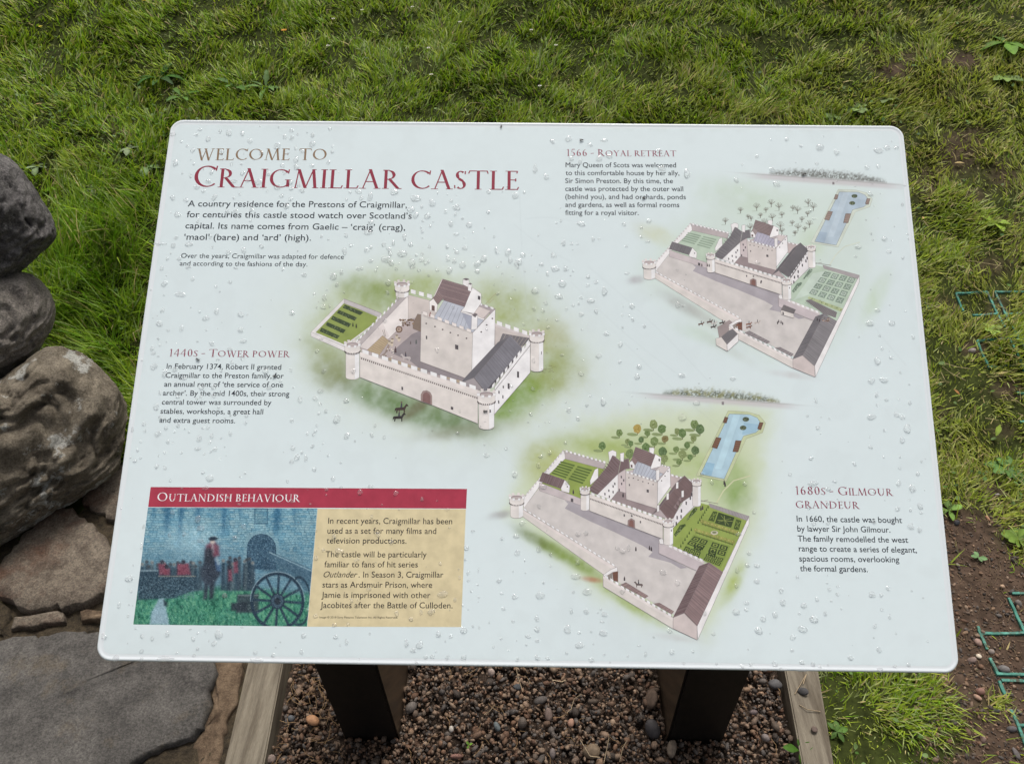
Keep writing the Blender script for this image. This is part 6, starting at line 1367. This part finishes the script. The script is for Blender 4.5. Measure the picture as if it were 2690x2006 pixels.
# ------------------------------------------------------------------ boulders of the wall
wall = empty('dry_stone_wall', tuple(G(60, 1330, 0))); wall.location.z = 0
tag(wall, 'rough wall end of large grey and brown boulders left of the sign', 'stone wall')
def boulder(px, ctr, z, depth, mt, label, e=.75, bump=.012, seed=0, off=0.):
    """px outline; ctr centre px; z height of its centre; depth half thickness away from the viewer"""
    C0 = G(*ctr, z); f = (C0-CAM); dist = np.linalg.norm(f); f = f/dist
    r = RW[:, 0]; r = r-f*(r @ f); r /= np.linalg.norm(r); u = np.cross(r, f)
    O = []
    for x, y in px:
        d = rays(x, y); P = CAM+d*(dist/(d @ f)); O.append(((P-C0) @ r, (P-C0) @ u))
    O = np.array(O); an = np.arctan2(O[:, 1], O[:, 0]); ra = np.hypot(O[:, 0], O[:, 1]); o = np.argsort(an); an, ra = an[o], ra[o]
    b = bmesh.new(); bmesh.ops.create_icosphere(b, subdivisions=6, radius=1); S = np.array([v.co[:] for v in b.verts]); F = np.array([[v.index for v in q.verts] for q in b.faces]); b.free()
    rg_ = np.random.default_rng(seed+100)
    for q in range(26):
        d = rg_.normal(size=3); d[2] = -abs(d[2])-.25 if q < 20 else d[2]; d /= np.linalg.norm(d); lim = rg_.uniform(.80, .95); ex_ = np.clip(S @ d-lim, 0, None); S = S-ex_[:, None]*d*.88
    th = np.arctan2(S[:, 1], S[:, 0]); R_ = np.interp(th, np.r_[an-2*math.pi, an, an+2*math.pi], np.r_[ra, ra, ra])
    rho = np.hypot(S[:, 0], S[:, 1])**e; dz = np.sign(S[:, 2])*np.abs(S[:, 2])**.9
    n1 = fbm(S[:, 0]*1.6+seed, S[:, 1]*1.6+S[:, 2]*1.3, 3)-.5; n2 = fbm(S[:, 0]*7+seed*3, S[:, 1]*7+S[:, 2]*6, 4)-.5; n3 = fbm(S[:, 0]*26+seed, S[:, 1]*26+S[:, 2]*24, 3)-.5
    rd = 1-np.abs(2*fbm(S[:, 0]*3+seed*7, S[:, 1]*3+S[:, 2]*2, 3)-1); pert = (n1*5*bump+n2*2.6*bump+n3*1.3*bump-np.clip(rd-.86, 0, 1)*5*bump)
    g = np.abs(S[:, 2])                      # leave the silhouette where it was traced
    V = (R_*rho)[:, None]*(np.cos(th)[:, None]*r+np.sin(th)[:, None]*u)*(1+n3[:, None]*.03)-f*(dz*depth+pert*(.3+.9*g))[:, None]+C0-np.array(wall.location)+f*off
    me = mesh('stone', V, F, mt, None, True); o = obj('stone', me, wall); o['label'] = label; return o
boulder([(-330, 640), (-300, 470), (-160, 400), (-60, 394), (0, 404), (34, 424), (73, 472), (107, 525), (145, 598), (147, 622), (111, 666), (63, 714), (0, 753), (-120, 790), (-260, 760)], (-60, 590), .56, .20, M_ROCK1, 'dark grey angular boulder on top', .8, .014, 3)
boulder([(-280, 900), (-240, 780), (-120, 720), (0, 718), (50, 712), (85, 722), (110, 742), (136, 777), (146, 811), (140, 850), (120, 892), (95, 930), (63, 961), (0, 1020), (-120, 1050), (-240, 1010)], (-40, 870), .34, .19, M_ROCK2, 'rounded grey boulder in the middle', .75, .012, 8)
boulder([(-330, 1230), (-250, 1060), (-120, 1000), (0, 1000), (63, 955), (121, 910), (179, 908), (218, 913), (271, 947), (315, 1005), (334, 1058), (330, 1150), (312, 1232), (230, 1290), (150, 1338), (70, 1390), (0, 1432), (-160, 1500), (-300, 1400)], (60, 1170), .15, .20, M_ROCK3, 'big brown and grey boulder with pale lichen at the bottom', .72, .022, 14)
boulder([(-250, 1080), (-100, 960), (40, 930), (110, 925), (150, 960), (120, 1030), (40, 1100), (-150, 1160)], (20, 1020), .17, .10, M_ROCKE, 'earth and small rubble between the boulders', .8, .02, 21, .12)
boulder([(40, 930), (100, 880), (170, 880), (240, 912), (200, 950), (120, 960)], (140, 920), .10, .08, M_SAND, 'small sandy stone behind the big boulder', .8, .01, 25, .05)

# ------------------------------------------------------------------ green ground grid
def bars(segs, name, label, parent=None):
    root = empty(name, tuple(G(segs[0][0], segs[0][1])))
    tag(root, label, 'plastic grid', 'green plastic ground grids')
    for x0, y0, x1, y1 in segs:
        a, b = G(x0, y0), G(x1, y1); a = a.copy(); b = b.copy(); d = b-a; l = np.linalg.norm(d[:2]); nrm = np.array([-d[1], d[0], 0])/l*.0033; n = max(3, int(l/.012)); V = []; F = []
        for i in range(n+1):
            p = a+d*i/n; z = float(gz(p[0], p[1]))
            h = .0055+.003*(vnoise(p[0]*50, p[1]*50)-.5); j = nrm*(1+.3*(vnoise(p[0]*90, p[1]*90)-.5))
            for s, q in ((1, -.02), (1, h-.001), (.8, h), (-.8, h), (-1, h-.001), (-1, -.02)): V.append((p[0]+j[0]*s, p[1]+j[1]*s, z+q))
        for i in range(n):
            for k in range(5): F.append((i*6+k, i*6+k+1, (i+1)*6+k+1, (i+1)*6+k))
        F += [tuple(range(6)), tuple(range(n*6, n*6+6))]
        V = np.array(V)-np.array(root.location); me = mesh('grid_bar', V, F, M_GRID, None, False); fixn(me); obj('grid_bar', me, root)
    return root
zr = lambda a, b, c, d: (2350+a/1.944, 500+b/1.944, 2350+c/1.944, 500+d/1.944)
zs = lambda a, b, c, d: (2100+a/2.3407, 1300+b/2.3407, 2100+c/2.3407, 1300+d/2.3407)
bars([zr(312, 530, 470, 522), zr(470, 522, 560, 700), zr(312, 530, 348, 622), zr(395, 642, 520, 635), zr(510, 521, 770, 518), zr(510, 521, 580, 665), zr(580, 665, 720, 965), zr(565, 637, 780, 632), zr(620, 765, 800, 762), zr(420, 772, 580, 762), zr(420, 772, 482, 912), zr(480, 905, 645, 895), zr(575, 750, 700, 1010), zr(620, 1038, 820, 1034), zr(638, 1184, 820, 1182), zr(155, 575, 175, 612)], 'ground_grid', 'turquoise plastic ground grid showing through the grass right of the board')
bars([zs(1303, 608, 1600, 604), zs(1284, 635, 1385, 860), zs(1112, 852, 1600, 850), zs(1092, 812, 1152, 952), zs(1168, 1005, 1215, 1105), zs(1205, 1102, 1620, 1108)], 'ground_grid', 'turquoise plastic ground grid half buried in soil beside the board corner')
bars([zs(1238, 1142, 1620, 1150), zs(1225, 1145, 1262, 1235), zs(1298, 1320, 1440, 1660), zs(1335, 1420, 1600, 1412)], 'ground_grid', 'lower turquoise plastic ground grid at the bottom right')

# ------------------------------------------------------------------ grass
def poly_in(P, X, Y): return pdist(P, X, Y)
BARE = [  # worn patches, photo px: x, y, rx, ry, strength
 (2530, 160, 60, 26, .95), (2350, 185, 50, 24, .9), (2390, 150, 50, 20, .6), (2300, 130, 40, 18, .5), (2260, 45, 50, 12, .6), (2520, 400, 70, 60, .8), (2640, 460, 50, 40, .7), (2560, 350, 60, 26, .5), (2440, 480, 40, 50, .7), (2500, 250, 40, 16, .6),
 (2560, 520, 40, 30, .6), (2600, 700, 60, 30, .6), (2470, 800, 50, 16, .7), (2560, 915, 40, 24, .9), (2650, 1020, 50, 30, .8), (2460, 1090, 40, 30, .6), (2500, 1180, 40, 30, .5), (2610, 1290, 50, 30, .7), (2420, 1320, 30, 30, .4),
 (2120, 640, 10, 10, 0), (2350, 330, 30, 16, .4), (2660, 580, 40, 20, .5), (2100, 240, 40, 12, .3), (320, 330, 60, 24, .35), (2640, 1130, 40, 20, .5), (2620, 830, 30, 60, .6), (2670, 650, 30, 40, .5)]
SOIL = [(2405, 1345), (2520, 1318), (2600, 1345), (2640, 1400), (2660, 1450), (2700, 1480), (3200, 1480), (3200, 2600), (2480, 2600), (2500, 2006), (2545, 1960), (2520, 1890), (2480, 1800), (2430, 1760), (2380, 1500)]
def sample(N, yfar=8.0):
    y = rng.uniform(-.6, yfar, N); x = rng.uniform(-1, 1, N)*(1.6+y*.72)
    return x, y
def field(x, y):
    z = gz(x, y); X, Y = project(np.stack([x, y, z], -1))
    return z, X, Y
def dens(x, y, X, Y):
    d = np.ones_like(x)
    # left of the sign: wall and paving
    left = (x < -.56) & (y < .96+.0*x); d *= ~left
    for bx, by, rx, ry, s in BARE: d *= 1-s*np.exp(-(((X-bx)/rx)**2+((Y-by)/ry)**2)**1.5)
    ds_ = pdist(SOIL, X, Y); d *= 1-.985*soft(ds_+30*(fbm(X/40, Y/40, 3)-.5), 9)
    # tufts that stand in the soil
    for bx, by, rx, ry in ((2620, 1850, 40, 26), (2570, 1870, 20, 16), (2660, 1400, 40, 40), (2480, 1900, 50, 50)): d = np.maximum(d, .8*np.exp(-(((X-bx)/rx)**2+((Y-by)/ry)**2)))
    d *= ~((x > BX0-.05) & (x < .585) & (y < .95) & (y > -.7))
    # right of the right board, thinning by the wood
    return d
# soil and turf pigments of the ground sheet
_n = len(ground_me.vertices); _v = np.empty(_n*3, np.float32); ground_me.vertices.foreach_get('co', _v); _v = _v.reshape(-1, 3).astype(float)
_X, _Y = project(_v); _infront = (_v-CAM) @ RW[:, 2] < -.1; _X = np.where(_infront, _X, -9999); _Y = np.where(_infront, _Y, -9999)
_d = np.clip(dens(_v[:, 0]*0+9, _v[:, 1], _X, _Y), 0, 1)[:, None]; _d = np.where(_infront[:, None], _d, 1)
_c = lin((50, 56, 24))*_d+lin((74, 60, 50))*(1-_d); _a = ground_me.color_attributes.new('Col', 'FLOAT_COLOR', 'POINT'); _cc = np.ones((_n, 4), np.float32); _cc[:, :3] = _c; _a.data.foreach_set('color', _cc.ravel())

def lush(X, Y):
    """long dark grass near the boulders"""
    return soft(pdist([(100, 560), (470, 520), (420, 700), (330, 1100), (200, 900), (110, 700)], X, Y), 60)
def dryness(X, Y):
    return np.clip(soft(X-1950, 260)*.75*(1-.6*soft(Y-1450, 80))+(fbm(X/150, Y/110, 3)-.45)*1.4, 0, 1)
def mowed():
    pass
def blades(N, name, lo, hi, wlo, whi, lean, nseg=3, yfar=8.0, keepfn=None, label=None, cat=None):
    x, y = sample(N, yfar); z, X, Y = field(x, y)
    vis = (X > -420) & (X < 3150) & (Y > -260) & (Y < 2400)
    dist = np.hypot(np.hypot(x-CAM[0], y-CAM[1]), CAM[2]-z)
    keep = vis & (rng.random(N) < dens(x, y, X, Y)) & (rng.random(N) < np.clip((3.0/dist)**1.1, .25, 1))
    hidden = pdist([(520, 380), (2300, 395), (2420, 1690), (340, 1660)], X, Y) > 0; keep &= ~hidden
    tuft = fbm(x*11, y*11, 3); keep &= rng.random(N) < (np.clip(.30+(tuft-.36)*3.4, .16, 1) if nseg > 2 else 1.)
    if keepfn is not None: keep &= rng.random(N) < keepfn(X, Y)
    x, y, z, X, Y, dist, tuft = [a[keep] for a in (x, y, z, X, Y, dist, tuft)]; n = len(x)
    lu = lush(X, Y); dr = dryness(X, Y)
    h = rng.uniform(lo, hi, n)*(.45+1.25*tuft)*(1+.6*lu)*(1-.25*dr)*np.clip(dist/2.3, .62, 1.15)
    w = rng.uniform(wlo, whi, n)*np.clip(dist/2.2, .8, 2.)
    # direction: clumps comb the same way
    cl = fbm(x*5+31, y*5, 2)*12.6; a = cl+rng.normal(0, .9, n); ln = rng.uniform(*lean, n)
    dx, dy = np.cos(a), np.sin(a); b = a+rng.normal(math.pi/2, .5, n); bx, by = np.cos(b), np.sin(b)
    V = np.empty((n, nseg*2+1, 3)); T = np.linspace(0, 1, nseg+1)
    curl = rng.uniform(.6, 1.7, n)
    for i, t in enumerate(T):
        hz = h*(t-.35*ln*t*t)*np.cos(ln*.9); hx = h*ln*(t**curl)*1.05
        cx, cy, cz = x+dx*hx, y+dy*hx, z-.004+np.clip(hz, t*.004, None); ww = w*(1-t**1.6)*.5+w*.08
        if i < nseg:
            V[:, 2*i] = np.stack([cx-bx*ww, cy-by*ww, cz], -1); V[:, 2*i+1] = np.stack([cx+bx*ww, cy+by*ww, cz], -1)
        else: V[:, 2*i] = np.stack([cx, cy, cz], -1)
    k = nseg*2+1; f = []
    for i in range(nseg-1): f += [(2*i, 2*i+1, 2*i+3), (2*i, 2*i+3, 2*i+2)]
    f.append((2*nseg-2, 2*nseg-1, 2*nseg)); f = np.array(f)
    F = (f[None]+(np.arange(n)*k)[:, None, None]).reshape(-1, 3)
    g1, g2, g3, g4 = lin((158, 176, 44)), lin((104, 148, 30)), lin((186, 182, 92)), lin((200, 182, 126))
    p = rng.random(n)[:, None]; base = g1*(1-p)+g2*p
    pale = lin((166, 180, 118)); q = (rng.random(n) < .14+.14*soft(X-900, 200)); base[q] = pale*.9
    yl = np.clip(dr+rng.normal(0, .25, n), 0, 1)[:, None]*.55; base = base*(1-yl)+g3*yl
    base = base*(1-.45*lu[:, None])+lin((74, 134, 18))*.45*lu[:, None]
    dead = rng.random(n) < (.035+.10*dr); base[dead] = g4*rng.uniform(.6, 1, (dead.sum(), 1))
    base *= rng.uniform(.7, 1.25, (n, 1))
    C = np.repeat(base[:, None], k, 1).reshape(-1, 3)
    o = obj(name, mesh(name, V.reshape(-1, 3), F, M_GRASS, C, True)); tag(o, label, cat, kind='stuff'); return n
blades(1150000, 'grass', .018, .050, .0021, .0042, (.3, 1.05), 3, label='uneven mown grass round the sign, greener left and worn right', cat='grass')
blades(420000, 'short_grass', .010, .024, .0022, .0040, (.5, 1.15), 2, label='short flattened undergrowth of the lawn', cat='grass')
blades(160000, 'long_grass', .06, .10, .0022, .0036, (.35, .9), 4, yfar=2.4, keepfn=lambda X, Y: lush(X, Y)*.8, label='long dark green grass beside the boulders', cat='grass')

# moss and low green on the soil so that the lawn is closed
def clover_mat(N, label):
    x, y = sample(N, 6); z, X, Y = field(x, y)
    f = soft(pdist([(-300, 120), (180, 200), (420, 260), (700, 420), (420, 500), (60, 420), (-300, 420)], X, Y), 50)+.9*soft(pdist([(2180, 250), (2420, 230), (2380, 330), (2200, 330)], X, Y), 20)+.5*soft(pdist([(2400, 1180), (2690, 1240), (2690, 1330), (2420, 1300)], X, Y), 20)+.08
    keep = (X > -300) & (X < 3000) & (Y > -200) & (Y < 2200) & (rng.random(N) < dens(x, y, X, Y)) & (rng.random(N) < f) & ~(pdist([(520, 380), (2300, 395), (2420, 1690), (340, 1660)], X, Y) > 0)
    x, y, z = x[keep], y[keep], z[keep]; n = len(x)
    r = rng.uniform(.003, .0075, n); a0 = rng.uniform(0, 6.28, n); V = []; F = []
    K = 7; V = np.empty((n, K+1, 3)); hz = z+rng.uniform(.006, .028, n); tx, ty = rng.normal(0, .35, n), rng.normal(-.1, .35, n)
    V[:, 0] = np.stack([x, y, hz-.001], -1)
    for j in range(K):
        a = a0+2*math.pi*j/K; rr = r*rng.uniform(.75, 1.1, n); dx, dy = rr*np.cos(a), rr*np.sin(a)
        V[:, j+1] = np.stack([x+dx, y+dy, hz+tx*dx+ty*dy], -1)
    f = np.array([(0, 1+j, 1+(j+1) % K) for j in range(K)]); F = (f[None]+(np.arange(n)*(K+1))[:, None, None]).reshape(-1, 3)
    c = lin(np.array([(78, 106, 44), (92, 120, 60), (66, 98, 36), (108, 130, 76)], float))[rng.integers(0, 4, n)]*rng.uniform(.7, 1.15, (n, 1))
    tag(obj('clover', mesh('clover', V.reshape(-1, 3), F, M_LEAF, np.repeat(c[:, None], K+1, 1).reshape(-1, 3), False)), label, 'clover', kind='stuff')
clover_mat(60000, 'small round clover leaves mixed into the grass')

# ------------------------------------------------------------------ broad leaved plants
def leaf_mesh(length, width, up, droop, col, lobes=0, seg=9):
    V = []; F = []; C = []
    for i in range(seg+1):
        t = i/seg; s = t*length
        w = width*.5*(math.sin(math.pi*min(1, t*.92+.04))**.8)*(.35+.65*min(1, t*2.2))
        if lobes: w *= .72+.38*abs(math.sin(t*lobes*math.pi))
        zc = up*s-droop*s*s/length; V += [(s, -w, zc+.12*w), (s, 0, zc-.1*w), (s, w, zc+.12*w)]
        vein = np.array(col)*1.12; C += [lin(col), lin(np.clip(vein, 0, 255)), lin(col)]
    for i in range(seg):
        for k in range(2): a = i*3+k; F.append((a, a+1, a+4, a+3))
    return mesh('leaf', V, F, M_LEAF, np.array(C), True)
def plant(name, cat, px, py, n, ln, wd_, col, label, lobes=0, up=(.25, .8), droop=.5, group=None):
    p = G(px, py); r = empty(name, (p[0], p[1], p[2]+.008)); tag(r, label, cat, group)
    for k in range(n):
        l = ln*rng.uniform(.7, 1.15); c = np.array(col)*rng.uniform(.82, 1.15); me = leaf_mesh(l, wd_*l/ln*rng.uniform(.85, 1.15), rng.uniform(*up), droop*rng.uniform(.6, 1.4), np.clip(c, 0, 255), lobes)
        o = obj('leaf', me, r); o.rotation_euler = (rng.normal(0, .15), 0, 2*math.pi*(k+rng.uniform(-.25, .25))/n)
    return r
plant('broad_leaved_dock', 'weed', 2640, 120, 7, .11, .045, (88, 124, 30), 'bright green dock plant at the top right of the lawn', 0, (.1, .5))
plant('dandelion_plant', 'weed', 420, 215, 9, .10, .03, (48, 84, 20), 'dark clump of long dandelion leaves above the top left corner of the board', 4, (.3, .9))
plant('dandelion_plant', 'weed', 480, 262, 6, .08, .022, (70, 100, 38), 'smaller leafy clump close to the top left corner of the board', 4, (.3, .8))
plant('plantain', 'weed', 345, 175+280, 5, .06, .032, (98, 128, 40), 'low round leaved weed left of the title', 0, (.1, .4))
plant('plantain', 'weed', 390, 445, 4, .055, .034, (112, 134, 88), 'pale broad weed leaves left of the board edge', 0, (.1, .4))
plant('dandelion_plant', 'weed', 620, 235, 7, .085, .022, (70, 100, 40), 'leafy weed just behind the top edge of the board on the left', 3, (.3, .9))
plant('dandelion_plant', 'weed', 700, 240, 7, .08, .02, (80, 108, 50), 'second leafy weed behind the top edge, right of the first', 3, (.3, .9))
plant('silvery_weed', 'weed', 255, 500, 5, .045, .03, (120, 136, 98), 'pale silvery leaves in the grass right of the top boulder', 2, (.2, .5))
plant('silvery_weed', 'weed', 100, 445, 5, .04, .024, (112, 128, 92), 'pale small leaves just above the top boulder', 2, (.2, .5))
plant('silvery_weed', 'weed', 340, 398, 5, .05, .024, (120, 134, 98), 'silvery weed leaves left of the top of the board', 2, (.1, .5))
plant('round_leaved_weed', 'weed', 140, 500, 3, .03, .026, (116, 156, 44), 'bright yellow green leaf right of the dark top boulder', 0, (.1, .4))
plant('round_leaved_weed', 'weed', 2330, 262, 9, .045, .032, (112, 130, 78), 'grey green creeping weed right above the board', 0, (.05, .4), .3)
plant('round_leaved_weed', 'weed', 2250, 292, 9, .045, .032, (106, 126, 72), 'grey green creeping weed touching the top edge of the board', 0, (.05, .4), .3)
plant('round_leaved_weed', 'weed', 2190, 310, 6, .04, .028, (102, 124, 66), 'small creeping weed at the top edge near the right corner', 0, (.05, .4), .3)
plant('round_leaved_weed', 'weed', 2640, 210, 7, .06, .034, (110, 134, 64), 'pale leafy weed below the bright dock', 0, (.1, .5), .3)
plant('round_leaved_weed', 'weed', 2610, 590, 8, .045, .026, (120, 142, 50), 'yellow green rosette right of the board above the grid', 0, (.1, .5), .3)
plant('round_leaved_weed', 'weed', 2600, 870, 7, .035, .022, (122, 142, 66), 'small leafy weed between the bars of the grid', 0, (.1, .5), .3)
plant('round_leaved_weed', 'weed', 2640, 1235, 7, .05, .03, (82, 112, 56), 'dark leafy weed in the grass right of the board', 0, (.1, .5), .3)
plant('round_leaved_weed', 'weed', 2490, 1345, 4, .04, .022, (96, 124, 56), 'broad leaf peeping out beside the board above the soil', 0, (.1, .5), .3)
plant('round_leaved_weed', 'weed', 2670, 1420, 9, .04, .026, (104, 128, 54), 'crinkled leafy weed at the right of the bare soil', 0, (.1, .5), .3)
plant('seedling', 'weed', 2567, 1468, 4, .016, .010, (108, 140, 92), 'tiny four leaved seedling on the bare soil', 0, (.2, .5), .2)
plant('plantain', 'weed', 2196, 1925, 5, .026, .014, (74, 102, 44), 'leafy weed on the right timber board', 0, (.1, .4), .3)
plant('plantain', 'weed', 2098, 1975, 4, .035, .016, (58, 92, 22), 'bright green weed growing at the foot of the right board', 0, (.2, .6), .4)
plant('plantain', 'weed', 1232, 1960, 3, .010, .006, (96, 130, 44), 'tiny green sprout in the gravel', 0, (.2, .5), .2)
def flower(px, py, col, s, label, name, cat, np_=6, cc=(190, 160, 60), grp=None):
    p = G(px, py); V, F = [], []
    e = empty(name, (p[0], p[1], p[2])); tag(e, label, cat, grp)
    obj('stem', mesh('stem', *tubeseg((0, 0, 0), (0, 0, .035), .0009), M_STRAW, np.tile(lin((92, 116, 50)), (8, 1))), e)
    P = []; 
    for k in range(np_):
        a = 2*math.pi*k/np_; c, q = math.cos(a), math.sin(a); w = s*.42
        P.append(([(0, 0, .035), (s*.6*c-w*q, s*.6*q+w*c, .035+s*.25), (s*c, s*q, .035+s*.42), (s*.6*c+w*q, s*.6*q-w*c, .035+s*.25)], [(0, 1, 2, 3)]))
    V, F = join(P); me = mesh('petals', V, F, M_LEAF, np.tile(lin(col), (len(V), 1))); obj('petals', me, e)
    V, F = ellipsoid((0, 0, .037), (s*.3, s*.3, s*.22), 6, 4); obj('flower_centre', mesh('flower_centre', V, F, M_LEAF, np.tile(lin(cc), (len(V), 1))), e)
flower(388, 26, (236, 200, 20), .014, 'bright yellow buttercup at the top left', 'buttercup', 'flower')
flower(752, 106, (206, 140, 50), .013, 'orange yellow flower in the lawn above the board', 'hawkbit_flower', 'flower')
flower(117, 95, (206, 190, 70), .009, 'pale yellow floret in the leaves at the far left', 'hawkbit_flower', 'flower')
for i, (x, y, t) in enumerate([(950, 18, 'at the top middle left'), (1086, 44, 'near the top, left of centre'), (866, 146, 'above the board left of the middle'), (1128, 152, 'just above the board left of centre'), (1210, 84, 'in the lawn at the upper centre'), (1396, 105, 'in the lawn right of centre'), (1553, 18, 'at the top edge, centre right'), (1135, 222, 'close over the board edge left of centre'), (1418, 252, 'close over the board edge right of centre'), (1460, 145, 'pale one at the middle right of the lawn'), (1628, 22, 'at the top, farthest right of the white ones'), (955, 52, 'second from the top left'), (880, 75, 'left of centre in the upper lawn')]):
    flower(x, y, (208, 204, 196), .008, 'small white clover flower '+t, 'clover_flower', 'flower', 7, (180, 176, 140), 'white clover flowers in the lawn')
# fallen leaves
def dead_leaf(px, py, l, w, col, label, z=.01):
    p = G(px, py); me = leaf_mesh(l, w, .2, .3, col); o = obj('fallen_leaf', me, loc=(p[0], p[1], p[2]+z)); o.rotation_euler.z = rng.uniform(0, 6.28); tag(o, label, 'leaf')
dead_leaf(2498, 1035, .022, .008, (150, 104, 58), 'small orange brown fallen leaf right of the board', .02)
dead_leaf(2530, 440, .03, .014, (158, 138, 92), 'pale tan fallen leaf in the worn grass top right', .015)
dead_leaf(2615, 1135, .045, .014, (112, 130, 40), 'yellow green blade like leaf lying in the grass', .03)
dead_leaf(2420, 590, .02, .008, (168, 140, 92), 'dry curled leaf beside the right edge of the board', .02)
dead_leaf(95, 290, .03, .012, (150, 124, 84), 'brown curled leaf in the grass at the left', .02)

pts = []
for k in range(260):
    p = G(rng.uniform(2410, 2760), rng.uniform(1340, 2050)); a = rng.uniform(0, 6.28); l = rng.uniform(.01, .035)
    pts.append([(p[0], p[1], p[2]+.002), (p[0]+l*.5*math.cos(a), p[1]+l*.5*math.sin(a), p[2]+.004), (p[0]+l*math.cos(a+.5), p[1]+l*math.sin(a+.5), p[2]+.001)])
stalks('root_litter', pts, .0005, (124, 104, 78), 'fine dead roots and straw on the bare soil', 'stuff', 'litter')
pts = []
for k in range(900):
    X, Y = rng.uniform(-50, 2740), rng.uniform(-20, 1300)
    if pdist([(520, 380), (2300, 395), (2420, 1690), (340, 1660)], np.array([X]), np.array([Y]))[0] > 0 or (X < 420 and Y > 900): continue
    if X < 1700 and rng.random() < .5: continue
    p = G(X, Y); a = rng.uniform(0, 6.28); l = rng.uniform(.02, .07); z = p[2]+rng.uniform(.012, .032)
    pts.append([(p[0], p[1], z), (p[0]+l*.5*math.cos(a), p[1]+l*.5*math.sin(a), z+.006), (p[0]+l*math.cos(a+.5), p[1]+l*math.sin(a+.5), z-.006)])
stalks('dead_grass', pts, .0008, (172, 156, 112), 'dead straw lying through the worn lawn', 'stuff', 'litter')
